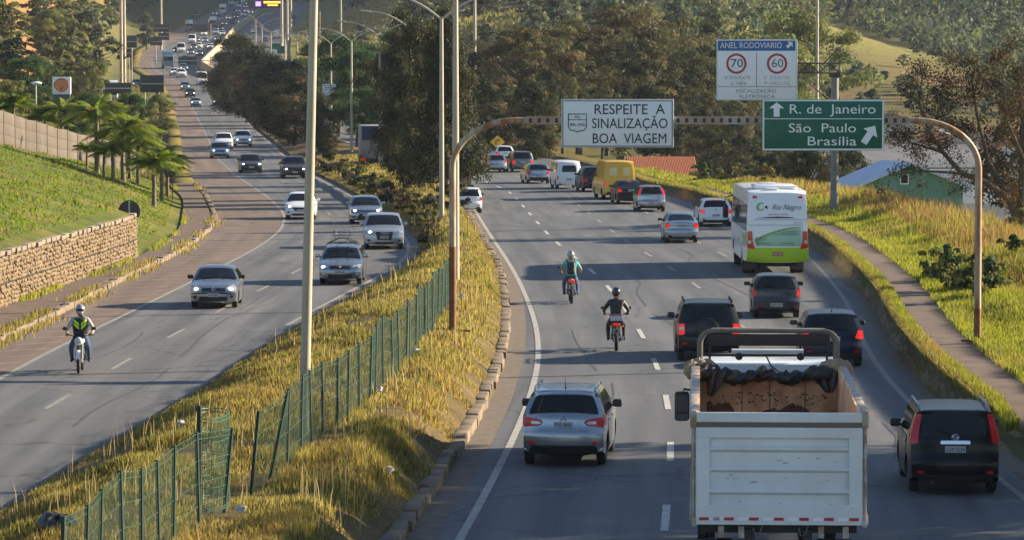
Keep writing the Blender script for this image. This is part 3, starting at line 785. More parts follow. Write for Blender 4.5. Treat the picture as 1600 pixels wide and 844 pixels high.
    if third:
        put('brake_lamp', [[(-.2, H - .118), (.2, H - .118), (.2, H - .085), (-.2, H - .085)]], sh.rear(.022), sh.rear(-.01), M_TAILON, rr=0)
    bz = R_.get('lower', (clr + .02, clr + .2)); bm_ = R_.get('lowmat', M_BLACK)
    put('lower_bumper', [[(-.86, bz[0]), (.86, bz[0]), (.80, bz[1]), (-.80, bz[1])]], sh.rear(.014), sh.rear(-.03), bm_, h=.13, rr=.05)
    if R_.get('strip'):
        put('bumper_strip', [[(-.99, R_['strip'][0]), (.99, R_['strip'][0]), (.99, R_['strip'][1]), (-.99, R_['strip'][1])]], sh.rear(.018), sh.rear(-.02), R_.get('stripmat', M_BLACK), h=.1, rr=.02)
    if R_.get('reflect', True) and near:
        for sg in (-1, 1):
            put('reflector', [[(sg * .72, bz[1] + .02), (sg * .86, bz[1] + .02), (sg * .86, bz[1] + .075), (sg * .72, bz[1] + .075)]], sh.rear(.02), sh.rear(-.01), M_TAIL, rr=0)
    pz = R_.get('plate', .80); pw, ph = .20, .065
    kz = sh.wrap(sh.krear(np.array([pz])), np.array([0.0]), .022)[0]; nx, nz = np.interp(sh.krear(pz), np.arange(sh.N), sh.n[:, 0]), np.interp(sh.krear(pz), np.arange(sh.N), sh.n[:, 1])
    if R_.get('recess'):
        a, b, c = R_['recess']; put('tailgate_panel', [[(-a, b), (a, b), (a * .88, c), (-a * .88, c)]], sh.rear(.010), sh.rear(-.01), R_.get('recmat', P), rr=.03)
    tilt = math.atan2(nz, -nx)
    m = MB(); m.box((0, 0, 0), (.012, .40, .13), bev=.004); po = m.build('plate', R_.get('platemat', M_PLATE), root, smooth=0, loc=tuple(kz)); po.rotation_euler = (0, tilt, 0)
    if plate: lettering(plate, .105, M_INK if R_.get('platemat') is not M_PLATER else M_WHITEINK, po, (-.009, 0, -.008), (rad(90), 0, rad(-90)), extrude=.002, width=.34)
    if R_.get('chrome'):
        a, b, c = R_['chrome']; put('chrome_trim', [[(-a, b), (a, b), (a, c), (-a, c)]], sh.rear(.03), sh.rear(-.01), M_CHROME, rr=.02)
    if badge and R_.get('badge'):
        emblem(badge, root, sh.wrap(sh.krear(np.array([R_['badge']])), np.array([0.0]), .016)[0], -1, tilt)
    if near and st in ('hatch', 'suv', 'wagon'):
        zb_ = R_.get('glass', (belt + .02, 0))[0]
        p0, p1 = sh.wrap(sh.krear(np.array([zb_ + .03])), np.array([0.02]), .03)[0], sh.wrap(sh.krear(np.array([zb_ + .10])), np.array([.42]), .03)[0]
        m = MB(); m.tube([p0, p1], .011, 5); m.build('wiper', M_BLACK, root)
    if R_.get('exhaust') is not None:
        m = MB(); y = R_['exhaust']; m.tube([(-L / 2 + .28, y, clr + .02), (-L / 2 + .06, y, clr + .02)], .035, 9); m.build('exhaust_pipe', M_STEEL, root)
    # front of the car
    F_ = front or {}
    hl = F_.get('lamps', [(.58, .66), (.97, .70), (.985, .84), (.62, .75)])
    for j, sg in enumerate((-1, 1)):
        lo = put('headlight', [[(sg * a, b) for a, b in hl]], sh.front(.016), sh.front(-.03), M_LENS, h=.07, rr=.03)
        cx = F_.get('bulb', (.73, .74)); p = sh.wrap(sh.kfront(np.array([cx[1]])), np.array([sg * cx[0]]), .02)[0]
        on = (lit_h == 3) or (lit_h == 1 and sg > 0) or (lit_h == 2 and sg < 0)
        m = MB(); m.ball((p[0], p[1], p[2]), (.03, .075, .06), 10); m.build('bulb', M_LAMPON if on else M_CLEAR, lo)
    gr = F_.get('grille', [(-.46, .64), (.46, .64), (.5, .75), (-.5, .75)])
    go = put('grille', [gr], sh.front(.014), sh.front(-.02), F_.get('grillemat', M_BLACK), rr=.03)
    if F_.get('bar'):
        a, b, c = F_['bar']; put('grille_bar', [[(-a, b), (a, b), (a, c), (-a, c)]], sh.front(.026), sh.front(.0), M_CHROME, go, rr=0)
    lw = F_.get('intake', [(-.6, clr + .07), (.6, clr + .07), (.66, .44), (-.66, .44)])
    put('air_intake', [lw], sh.front(.014), sh.front(-.02), M_BLACK, rr=.04)
    if F_.get('strip'):
        put('bumper_strip', [[(-.99, F_['strip'][0]), (.99, F_['strip'][0]), (.99, F_['strip'][1]), (-.99, F_['strip'][1])]], sh.front(.018), sh.front(-.02), M_BLACK, h=.1, rr=.02)
    for sg in (-1, 1):
        put('fog_lamp', [[(sg * .74, .37), (sg * .88, .37), (sg * .88, .46), (sg * .74, .46)]], sh.front(.018), sh.front(-.01), M_BLACK if not F_.get('fog') else M_CLEAR, rr=.04)
    pz = F_.get('plate', .50); kz = sh.wrap(sh.kfront(np.array([pz])), np.array([0.0]), .03)[0]
    m = MB(); m.box((0, 0, 0), (.012, .40, .13), bev=.004); po = m.build('plate', M_PLATE, root, smooth=0, loc=tuple(kz))
    if plate: lettering(plate, .105, M_INK, po, (.009, 0, -.008), (rad(90), 0, rad(90)), extrude=.002, width=.34)
    if badge and F_.get('badge'):
        emblem(badge, root, sh.wrap(sh.kfront(np.array([F_['badge']])), np.array([0.0]), .03)[0], 1, 0)
    if near and lit_h is not None and st in ('hatch', 'suv', 'wagon', 'sedan'):
        m = MB()
        for y in (-.45, .2):
            p0 = sh.wrap(sh.kfront(np.array([hood + .085])), np.array([y / .8]), .03)[0]; p1 = sh.wrap(sh.kfront(np.array([hood + .12])), np.array([(y + .55) / .85]), .03)[0]
            m.tube([p0, p1], .010, 4)
        m.build('wiper', M_BLACK, root)
    # roof
    if rails:
        for sg in (-1, 1):
            xs = np.linspace(-L / 2 + .5 + (.15 if st == 'suv' else .2), L * .08, 7); y = sg * (float(sh.hw(0, H - .05)) - .03)
            zt = np.interp(xs, sh.O[:, 0][np.argsort(sh.O[:, 0])], np.maximum(sh.O[:, 1], H * .9)[np.argsort(sh.O[:, 0])])
            m = MB(); m.tube([(xs[0] - .06, y, H - .075)] + [(x, y, H + .018 - (.012 if i in (0, 6) else 0)) for i, x in enumerate(xs)] + [(xs[-1] + .08, y, H - .04)], .022, 6)
            for x in (xs[0], xs[3], xs[-1]): m.box((x, y, H - .03), (.09, .04, .1), bev=.01)
            m.build('roof_rail', rails, root)
    if antenna:
        m = MB(); x = -L / 2 + .75; m.tube([(x, 0, H - .03), (x - .2, 0, H + .22)], [.010, .004], 5); m.box((x + .01, 0, H - .02), (.08, .04, .04), bev=.01); m.build('antenna', M_BLACK, root)
    if spare:
        p = sh.wrap(sh.krear(np.array([.9])), np.array([0.0]), .02)[0]
        m = MB(); m.lathe([(.001, -.16), (.27, -.16), (.34, -.11), (.35, 0), (.33, .0)], axis='X', c=(p[0], .05, .88), n=24); m.build('spare_wheel', P, root)
    return sh
def emblem(kind, root, p, d, tilt):
    """small maker's mark; d -1 looks back, 1 looks ahead"""
    m = MB()
    def dia(cy, cz, a, b):
        m.add([(p[0] + d * .008, p[1] + cy - a, p[2] + cz), (p[0] + d * .008, p[1] + cy, p[2] + cz - b), (p[0] + d * .008, p[1] + cy + a, p[2] + cz), (p[0] + d * .008, p[1] + cy, p[2] + cz + b)], [(0, 1, 2, 3)])
    def ring(cy, cz, r, w=.012, sy=1.0):
        q = [(p[0] + d * .01, p[1] + cy + r * sy * math.cos(a), p[2] + cz + r * math.sin(a)) for a in np.linspace(0, 2 * math.pi, 17)]
        m.tube(q, w, 5)
    if kind == 'three_diamonds': dia(0, .035, .025, .035); dia(-.045, -.02, .04, .022); dia(.045, -.02, .04, .022)
    elif kind == 'lozenge':
        q = [(p[0] + d * .01, p[1] + a, p[2] + b) for a, b in ((-.06, 0), (0, .085), (.06, 0), (0, -.085), (-.06, 0))]; m.tube(q, .017, 5)
    elif kind == 'rings':
        for k in range(4): ring(-.12 + .08 * k, 0, .05, .009)
    elif kind == 'ring_bar':
        ring(0, 0, .055, .012); m.box((p[0] + d * .012, p[1], p[2]), (.02, .17, .03))
    elif kind == 'chevrons':
        for h in (0, .045): m.tube([(p[0] + d * .01, p[1] - .05, p[2] - .04 + h), (p[0] + d * .01, p[1], p[2] + .01 + h), (p[0] + d * .01, p[1] + .05, p[2] - .04 + h)], .011, 5)
    else: m.lathe([(.001, d * .012), (.045, d * .012), (.055, 0)], c=p, axis='X', n=16)
    m.build('emblem', M_CHROME, root)
def place(root, p, facing, heading, back):
    """wheels nearest the camera at p; facing 'away' or 'near'; heading in degrees to the right of straight ahead"""
    a = rad(90 - heading) if facing == 'away' else rad(-90 - heading)
    root.rotation_euler = (0, 0, a)
    f = Vector((math.cos(a), math.sin(a), 0))
    root.location = Vector(p) + (f * back if facing == 'away' else -f * back)
def car(name, label, cat, px, py, facing, heading, L, wb, group=None, **k):
    root = empty(name, (0, 0, 0), 0, label, cat, group)
    k.setdefault('lit_h', 0)
    car_parts(root, L=L, wb=wb, **k)
    ro = k.get('ro') if k.get('ro') is not None else (L - wb) * .47
    back = (L / 2 - ro) if facing == 'away' else (-L / 2 + ro + wb)
    place(root, on_road(px, py), facing, heading, back)
    CARS.append(root); return root
M_GREYRAIL = mat('grey_rail', (.30, .30, .31), .4, .5)
# ------------------------------------------------------------------ traffic on the right carriageway (seen from behind)
car('sport_utility_car', 'silver compact off-roader with red tail lamps, alone beside the left edge line', 'car', 884, 728, 'away', 5.0, L=4.3, wb=2.67,
    st='suv', W=1.77, H=1.62, r=.335, P=P_SILVER, belt=1.04, clr=.24, z=dict(run=1.5, zb=.74), lit_t=False, plate='PVS 9065', badge='three_diamonds', glassw=.88, rails=P_SILVERBLUE, antenna=True,
    mirror=M_BLACK, tumble=.26,
    rear=dict(lamps=[(.50, .92), (.56, .985), (.97, 1.09), (.99, .86), (.62, .86)], clear=[(.55, .915), (.60, .95), (.80, .965), (.80, .90), (.62, .89)], lower=(.25, .46), plate=.88, recess=(.60, .76, .985), recmat=P_SILVERBLUE, badge=1.0, glass=(1.13, 1.485), exhaust=.5, wl=.22))
car('sport_utility_car', 'black off-roader with tall red tail lamps right of the dump truck', 'car', 1487, 776, 'away', 2.4, L=4.63, wb=2.63,
    st='suv', W=1.785, H=1.70, r=.345, P=P_BLACK, belt=1.08, clr=.24, z=dict(run=.9, zb=.72), plate='LUP 3234', badge='ring_bar', glassw=.80, rails=M_GREYRAIL, tumble=.21, mirror=P_BLACK,
    rear=dict(lamps=[(.83, 1.04), (.99, 1.0), (.985, 1.60), (.86, 1.60), (.84, 1.3)], lower=(.25, .40), plate=.90, chrome=(.34, 1.0, 1.065), badge=1.13, glass=(1.16, 1.58), wl=.12, exhaust=.45))
car('sport_utility_car', 'dark green-black off-roader with roof rails and a spare wheel ahead of the dump truck', 'car', 1106, 566, 'away', .8, L=4.2, wb=2.64, rails=M_BLACK,
    st='suv', W=1.81, H=1.69, r=.36, P=mat('dark_green_paint', (.006, .010, .010), .3, 0, col2=(.01, .014, .013), scale=2.2, coat=.15, spec=.35), belt=1.07, clr=.26, lit_t=True, plate='', spare=True, glassw=.84, tumble=.22, mirror=P_NAVY,
    rear=dict(lamps=[(.78, .78), (.98, .78), (.985, 1.08), (.80, 1.08)], clear=[(.80, .88), (.97, .88), (.97, .97), (.80, .97)], lower=(.27, .45), plate=.62, glass=(1.12, 1.57)))
car('hatchback_car', 'navy hatchback with pale roof and lit right tail lamp beside the right kerb', 'car', 1299, 572, 'away', 1.5, L=4.2, wb=2.6,
    st='hatch', W=1.74, H=1.51, r=.315, P=P_NAVY, belt=.98, clr=.2, lit_t=True, plate='LSO 4410', badge='lion', antenna=True, glassw=.86, mirror=M_BLACK, tumble=.27,
    rear=dict(lamps=[(.74, .80), (.99, .76), (.985, 1.04), (.86, 1.06)], lower=(.21, .38), plate=.78, badge=.9, glass=(1.02, 1.41)))
car('hatchback_car', 'small charcoal hatchback close behind the white and green bus', 'car', 1212, 496, 'away', 1.6, L=3.75, wb=2.37,
    st='hatch', W=1.62, H=1.45, r=.29, P=P_DGREY, belt=.95, clr=.2, z=dict(run=1.2), plate='GZT 1177', rim=M_STEEL, antenna=False, glassw=.84, mirror=M_BLACK,
    rear=dict(lamps=[(.82, .74), (.99, .72), (.985, 1.0), (.88, 1.0)], lower=(.21, .32), plate=.45, glass=(.99, 1.35), strip=(.52, .57)))
car('saloon_car', 'pale blue-silver saloon in the lane left of the bus', 'car', 1064, 380, 'away', -1.0, L=4.15, wb=2.44,
    st='sedan', W=1.62, H=1.43, r=.29, P=P_SILVERBLUE, belt=.95, clr=.2, lit_t=True, plate='HBA 5052', rim=M_STEEL, glassw=.82, mirror=M_BLACK,
    rear=dict(lamps=[(.74, .74), (.99, .72), (.985, .96), (.78, .95)], lower=(.21, .30), plate=.83, strip=(.50, .56), stripmat=P_SILVERBLUE))
car('hatchback_car', 'white hatchback with round red lamp just ahead of the bus', 'car', 1117, 355, 'away', -2.0, L=3.95, wb=2.45,
    st='hatch', W=1.72, H=1.46, r=.31, P=P_WHITE, belt=.98, clr=.2, z=dict(run=1.2), lit_t=True, third=True, plate='OPX 2021', badge='chevrons', glassw=.8, mirror=M_BLACK,
    rear=dict(lamps=[(.70, .72), (.98, .72), (.985, .92), (.72, .92)], lower=(.21, .36), plate=.60, badge=.9, glass=(1.03, 1.36)))
car('minivan_car', 'silver hatchback with high red lamps braking behind the black saloon', 'car', 1017, 331, 'away', -3.0, L=3.85, wb=2.5,
    st='hatch', W=1.64, H=1.52, r=.29, P=P_SILVER, belt=.98, clr=.2, z=dict(run=.7), lit_t=True, third=True, plate='HGC 3348', glassw=.8, mirror=M_BLACK,
    rear=dict(lamps=[(.84, 1.0), (.985, .98), (.985, 1.40), (.88, 1.40)], lower=(.21, .34), plate=.58, glass=(1.03, 1.42), wl=.08))
car('saloon_car', 'black saloon with lit tail lamps tucked behind the yellow van', 'car', 984, 319, 'away', -6.0, L=4.3, wb=2.5,
    st='sedan', W=1.7, H=1.45, r=.3, P=P_BLACK, belt=.96, clr=.2, lit_t=True, third=True, plate='GYR 7717', glassw=.82,
    rear=dict(lamps=[(.70, .76), (.99, .74), (.985, .95), (.74, .94)], lower=(.21, .32), plate=.85))
car('delivery_van', 'tall yellow delivery van with two rear doors', 'van', 965, 312, 'away', -7.0, L=5.4, wb=3.2,
    st='van', W=2.05, H=2.45, r=.34, P=P_YELLOW, belt=1.35, clr=.28, lit_t=True, plate='HMG 6430', rim=M_STEEL, mirror=M_BLACK,
    rear=dict(lamps=[(.88, .80), (.985, .80), (.985, 1.15), (.88, 1.15)], lower=(.29, .50), plate=.78, wl=.06, reflect=False))
car('sport_utility_car', 'dark navy off-roader half hidden left of the yellow van', 'car', 929, 300, 'away', -7.0, L=4.4, wb=2.6,
    st='suv', W=1.8, H=1.7, r=.34, P=P_NAVY, belt=1.07, clr=.23, plate='', glassw=.82)
car('minibus', 'old rounded white minibus under the white sign', 'van', 887, 296, 'away', -7.0, L=4.4, wb=2.4,
    st='kombi', W=1.72, H=1.95, r=.32, P=P_WHITE, belt=1.16, clr=.26, plate='GLM 9981', rim=M_STEEL, mirror=M_BLACK,
    rear=dict(lamps=[(.88, .66), (.98, .66), (.98, .95), (.88, .95)], lower=(.27, .42), lowmat=P_WHITE, plate=.68, wl=.04, reflect=False))
car('pickup_car', 'silver saloon with dark lower bumper left of the white minibus', 'car', 840, 287, 'away', -8.0, L=4.2, wb=2.5,
    st='hatch', W=1.68, H=1.46, r=.29, P=P_SILVERBLUE, belt=.98, clr=.2, plate='HFD 2204', glassw=.84, mirror=M_BLACK, rear=dict(lower=(.21, .46), plate=.55))
car('sport_utility_car', 'grey off-roader with lit lamps two cars left of the white minibus', 'car', 815, 269, 'away', -9.0, L=4.3, wb=2.6,
    st='suv', W=1.8, H=1.68, r=.34, P=P_GREY, belt=1.06, clr=.23, lit_t=True, glassw=.84)
car('hatchback_car', 'small silver hatchback braking below the yellow warning sign', 'car', 775, 270, 'away', -9.0, L=3.7, wb=2.36,
    st='hatch', W=1.62, H=1.46, r=.29, P=P_SILVER, belt=.96, clr=.2, lit_t=True, third=True, glassw=.84, rear=dict(lamps=[(.82, .8), (.985, .8), (.985, 1.05), (.84, 1.05)], lower=(.21, .36), plate=.75, glass=(1.0, 1.36)))
car('hatchback_car', 'white hatchback ahead of the silver one under the warning sign', 'car', 788, 254, 'away', -10.0, L=3.8, wb=2.4,
    st='hatch', W=1.65, H=1.48, r=.29, P=P_WHITE, belt=.97, clr=.2, lit_t=True, glassw=.84)
car('hatchback_car', 'blue-silver hatchback at the far end by the median trees', 'car', 742, 261, 'away', -10.0, L=3.8, wb=2.4,
    st='hatch', W=1.65, H=1.46, r=.29, P=P_SILVERBLUE, belt=.97, clr=.2, lit_t=True, glassw=.84)
car('hatchback_car', 'small boxy white hatchback partly behind the left gantry post', 'car', 732, 333, 'away', -3.5, L=3.7, wb=2.37,
    st='hatch', W=1.56, H=1.46, r=.28, P=P_WHITE, belt=.93, clr=.2, z=dict(run=.55), rim=M_STEEL, plate='GVA 1840', glassw=.84, mirror=M_BLACK, tumble=.2,
    rear=dict(lamps=[(.86, .74), (.985, .74), (.985, .95), (.88, .95)], lower=(.21, .40), lowmat=P_WHITE, plate=.62, glass=(.98, 1.34)))
# ------------------------------------------------------------------ traffic on the left carriageway (seen from the front)
car('saloon_car', 'silver compact with both headlights lit, nearest on the left carriageway', 'car', 336, 481, 'near', -.6, L=4.1, wb=2.47,
    st='sedan', W=1.64, H=1.42, r=.29, P=P_SILVER, belt=.95, clr=.19, lit_h=3, plate='HAF 0837', badge='lozenge', rim=M_STEEL, mirror=M_BLACK,
    front=dict(lamps=[(.56, .62), (.97, .64), (.985, .80), (.80, .84), (.58, .74)], grille=[(-.52, .60), (.52, .60), (.50, .71), (-.50, .71)], badge=.66, plate=.48, strip=(.51, .57), intake=[(-.62, .27), (.62, .27), (.64, .42), (-.64, .42)], bulb=(.76, .70)))
car('estate_car', 'silver car with a ladder rack on its roof and one lit headlight', 'car', 533, 445, 'near', .4, L=4.2, wb=2.5,
    st='hatch', W=1.67, H=1.47, r=.30, P=P_SILVER, belt=.97, clr=.2, lit_h=2, plate='HIP 3326', badge='disc', mirror=P_SILVER,
    front=dict(grille=[(-.48, .62), (.48, .62), (.50, .74), (-.50, .74)], badge=.68, plate=.50, fog=True, intake=[(-.56, .26), (.56, .26), (.60, .42), (-.60, .42)], bulb=(.80, .72)))
car('sport_utility_car', 'pale silver off-roader with a large black grille, following the car with the rack', 'car', 600, 389, 'near', -3.0, L=4.39, wb=2.6,
    st='suv', W=1.83, H=1.6, r=.345, P=paint('pale_silver_paint', (.50, .52, .54), .7), belt=1.02, clr=.21, z=dict(hood=1.02), lit_h=2, plate='PZW 8800', badge='rings',
    front=dict(lamps=[(.50, .72), (.95, .78), (.98, .90), (.60, .82)], grille=[(-.38, .44), (.38, .44), (.46, .80), (-.46, .80)], plate=.56, badge=.74, intake=[(-.5, .26), (.5, .26), (.5, .34), (-.5, .34)], bulb=(.74, .81)))
car('hatchback_car', 'silver-grey hatchback with lit headlights beside the median shrubs', 'car', 572, 350, 'near', -4.0, L=4.0, wb=2.49,
    st='hatch', W=1.72, H=1.48, r=.30, P=P_SILVER, belt=1.0, clr=.2, lit_h=3, plate='', badge='disc',
    front=dict(lamps=[(.60, .70), (.97, .80), (.985, .92), (.70, .82)], grille=[(-.6, .70), (.6, .70), (.58, .74), (-.58, .74)], intake=[(-.6, .28), (.6, .28), (.48, .56), (-.48, .56)]))
car('hatchback_car', 'white hatchback with a wide dark grille left of the big lamp post', 'car', 470, 343, 'near', -2.0, L=3.97, wb=2.54,
    st='hatch', W=1.70, H=1.47, r=.30, P=P_WHITE, belt=.98, clr=.2, lit_h=2, plate='', badge='disc',
    front=dict(lamps=[(.62, .64), (.97, .76), (.985, .9), (.75, .82)], grille=[(-.36, .48), (.36, .48), (.56, .66), (-.56, .66)], intake=[(-.6, .25), (.6, .25), (.55, .34), (-.55, .34)]))
car('sport_utility_car', 'dark brown off-roader with lit headlights on the inside of the bend', 'car', 460, 279, 'near', -7.0, L=4.3, wb=2.67,
    st='suv', W=1.82, H=1.66, r=.35, P=paint('dark_brown_paint', (.045, .03, .025), .3), belt=1.05, clr=.24, lit_h=3, badge='disc')
car('saloon_car', 'dark grey saloon with lit headlights in the middle of the bend', 'car', 392, 271, 'near', -7.0, L=4.3, wb=2.55,
    st='hatch', W=1.76, H=1.52, r=.31, P=P_DGREY, belt=1.0, clr=.2, lit_h=3, badge='disc')
car('sport_utility_car', 'white off-roader with dark grille leading the inner lane before the bend', 'car', 380, 229, 'near', -7.0, L=4.4, wb=2.6,
    st='suv', W=1.82, H=1.68, r=.35, P=P_WHITE, belt=1.05, clr=.24, lit_h=3)
car('sport_utility_car', 'white off-roader right behind the blue-silver hatchback', 'car', 350, 234, 'near', -7.0, L=4.4, wb=2.6,
    st='suv', W=1.8, H=1.68, r=.35, P=P_WHITE, belt=1.05, clr=.24, lit_h=0)
car('hatchback_car', 'blue-silver hatchback with bright headlights before the bend', 'car', 344, 248, 'near', -7.0, L=4.0, wb=2.5,
    st='hatch', W=1.72, H=1.5, r=.31, P=P_SILVERBLUE, belt=.99, clr=.2, lit_h=3)
# ------------------------------------------------------------------ the bus
def bus():
    L, W, H = 12.0, 2.5, 3.45
    root = empty('coach_bus', (0, 0, 0), 0, 'white coach with lime green bumper and green swoosh across its tail', 'bus')
    M_GREEN = mat('lime_paint', (.44, .66, .02), .3, coat=.5); M_SW = mat('leaf_green_paint', (.17, .42, .07), .35, coat=.4); M_MINT = mat('mint_paint', (.34, .58, .40), .35, coat=.4)
    P = mat('bus_white_paint', (.84, .86, .86), .3, coat=.5, col2=(.78, .80, .80), scale=1.2)
    sh = Shell(outline('bus', L, W, H, 1.5, .55, {}), W, H, 1.5, L, .07, bow=.10, crown=.05, endtaper=.035, N=120)
    mb = MB(); k = np.arange(sh.N); t = np.array([-1, -.985, -.95, -.88, -.7, -.4, 0, .4, .7, .88, .95, .985, 1.0])
    KK, TT = np.meshgrid(k, t, indexing='ij'); Q = sh.wrap(KK, TT).reshape(-1, 3); n = len(t)
    mb.add(Q, [(i * n + j, i * n + j + 1, (i + 1) * n + j + 1, (i + 1) * n + j) for i in range(sh.N - 1) for j in range(n - 1)])
    r, xr, xf = .5, -L / 2 + 3.2, L / 2 - 2.6; R = .6
    def arch(xc):
        a0 = math.asin((.55 - r) / R); return [(xc + R * math.cos(q), r + R * math.sin(q)) for q in np.linspace(a0, math.pi - a0, 13)]
    V, Fc = cdt([tuple(q) for q in sh.I] + arch(xf) + arch(xr), .4)
    for sg in (-1, 1): mb.add(sh.side(sg, 0)(V), Fc if sg > 0 else [f[::-1] for f in Fc])
    mb.build('body', P, root, smooth=30)
    u = MB(); u.box((0, 0, .55), (L * .94, 1.5, .3)); u.box((.2, 0, .52), (xf - xr - 2 * R - .1, 2.3, .2)); u.tube([(xr, -.9, r), (xr, .9, r)], .1); u.tube([(xf, -.9, r), (xf, .9, r)], .1)
    for xc in (xr, xf): u.box((xc, 0, 1.2), (1.3, 1.6, .1))
    u.build('underbody', M_UNDER, root, smooth=0)
    for xc in (xr, xf):
        for sg in (-1, 1):
            yc = sg * (W / 2 - (.28 if xc == xr else .18)); tw = .5 if xc == xr else .28
            m = MB(); m.lathe([(r * .6, -tw / 2), (r * .94, -tw / 2), (r, -tw * .4), (r, tw * .4), (r * .94, tw / 2), (r * .6, tw / 2)], axis='Y', n=24); ty = m.build('wheel', M_TYRE, root, loc=(xc, yc, r))
            m = MB(); o = sg * (tw / 2 - .05); m.lathe([(r * .61, o + sg * .03), (r * .4, o - sg * .06), (r * .2, o), (.001, o)], axis='Y', n=20); m.build('rim', M_STEEL, ty)
    def put(name, polys, fn, fn0, m, par=root, h=.14, rr=.05):
        b = MB()
        for q in polys: patch(b, round_poly(q, rr) if rr else q, fn, h, fn0)
        return b.build(name, m, par, smooth=35)
    re, r0 = sh.rear(.012), sh.rear(-.02)
    put('rear_bumper', [[(-.99, .58), (.99, .58), (.99, 1.12), (.90, 1.16), (-.90, 1.16), (-.99, 1.12)]], sh.rear(.02), r0, M_GREEN, rr=.03)
    put('rear_hatch', [[(-.80, 1.24), (.80, 1.24), (.80, 2.02), (-.80, 2.02)]], re, r0, P, rr=.04)
    # swoosh: curved bands sweeping up from left to right
    def arc(x): return 1.98 - .50 * ((.78 + x) / 1.56) ** 2.0
    xs = np.linspace(-.77, .78, 14)
    put('green_swoosh', [[(x, arc(x)) for x in xs] + [(.70, 1.24), (-.78, 1.24)]], sh.rear(.018), re, M_SW, rr=0)
    xs2 = np.linspace(-.78, .62, 14)
    put('mint_panel', [[(x, arc(x) - .06 - .12 * (.78 + x) / 1.5) for x in xs2] + [(.60, 1.27), (-.76, 1.27)]], sh.rear(.024), sh.rear(.012), M_MINT, rr=0)
    m = MB(); pts = [sh.wrap(sh.krear(np.array([arc(x) - .05 - .10 * (.78 + x) / 1.5])), np.array([x]), .03)[0] for x in xs2]; m.tube(pts, .011, 5)
    m.build('swoosh_line', M_WHITEINK, root)
    for sg in (-1, 1):
        lo = put('tail_lamp', [[(sg * .73, 1.10), (sg * .985, 1.13), (sg * .985, 1.82), (sg * .85, 1.82), (sg * .83, 1.42)]], sh.rear(.03), r0, M_TAIL, h=.1, rr=.05)
        put('lamp_lens', [[(sg * .86, 1.33), (sg * .96, 1.30), (sg * .96, 1.44), (sg * .87, 1.46)]], sh.rear(.042), sh.rear(.02), M_CLEAR, lo, rr=.03)
        put('marker_lamp', [[(sg * .72, 3.12), (sg * .88, 3.12), (sg * .84, 3.24), (sg * .70, 3.18)]], sh.rear(.02), r0, M_TAIL, rr=.02)
    put('grille_slot', [[(-.62, 2.33), (-.4, 2.37), (.0, 2.39), (.4, 2.37), (.70, 2.33), (.4, 2.33), (-.3, 2.33)]], sh.rear(.02), r0, mat('dark_maroon', (.06, .02, .03), .4), rr=0)
    put('hatch_seam', [[(-.82, 2.05), (.98, 2.05), (.98, 2.062), (-.82, 2.062)], [(-.99, 2.26), (.82, 2.26), (.82, 2.272), (-.99, 2.272)], [(-.82, 1.3), (-.812, 1.3), (-.812, 2.05), (-.82, 2.05)]], sh.rear(.014), re, M_SEAM, rr=0)
    def word(s, size, t, z, m, **k):
        p = sh.wrap(sh.krear(np.array([z])), np.array([t]), .034)[0]; kk = sh.krear(z); i = np.arange(sh.N)
        a = math.atan2(float(np.interp(kk, i, sh.n[:, 1])), -float(np.interp(kk, i, sh.n[:, 0])))
        # reading direction is from the left side (+y) to the right (-y) seen from behind
        e = bpy.data.objects.new('lettering', text_mesh(s, size, extrude=.002, **k)); COL.objects.link(e); e.data.materials.clear(); e.data.materials.append(m)
        e.parent = root; e.location = tuple(p); e.rotation_euler = (rad(90) - a, 0, rad(-90)); return e
    # t positive is the left side of the bus, so words further right have lower t
    M_GREYINK = mat('grey_lettering', (.10, .13, .15), .5)
    word('Rio Negro', .30, -.28, 2.75, M_GREYINK, shear=.45, width=1.15)
    word('TRANSPORTE E TURISMO', .07, .0, 2.47, mat('maroon_lettering', (.20, .03, .04), .5), width=.8)
    word('35217', .19, .56, 1.50, M_GREYINK, width=.46)
    word('TURISMO - FRETAMENTO', .075, -.35, 1.78, M_GREYINK, width=.78); word('CARGAS E ENCOMENDAS', .075, -.28, 1.69, M_GREYINK, width=.95)
    word('COMIL', .075, .48, 1.33, M_INK, width=.5); word('CAMPIONE', .075, -.32, 1.33, M_INK, width=.52); word('OF 1722', .09, -.68, 2.14, M_GREYINK, width=.3)
    b = MB(); patch(b, [(.70, 2.66), (.60, 2.62), (.50, 2.66), (.48, 2.72), (.56, 2.68), (.64, 2.70), (.66, 2.80), (.58, 2.90), (.48, 2.88), (.52, 2.95), (.66, 2.93), (.74, 2.80)], sh.rear(.024), .2, re); b.build('bird_emblem', M_SW, root, smooth=0)
    b = MB(); patch(b, [(.46, 2.76), (.38, 2.70), (.33, 2.70), (.37, 2.75), (.33, 2.80), (.40, 2.82)], sh.rear(.024), .2, re); b.build('bird_emblem', M_INK, root, smooth=0)
    p = sh.wrap(sh.krear(np.array([.92])), np.array([0.0]), .03)[0]; m = MB(); m.box((0, 0, 0), (.014, .42, .14)); po = m.build('plate', M_PLATER, root, loc=tuple(p), smooth=0)
    lettering('HDX 4205', .11, M_WHITEINK, po, (-.01, 0, -.01), (rad(90), 0, rad(-90)), width=.36, extrude=.002)
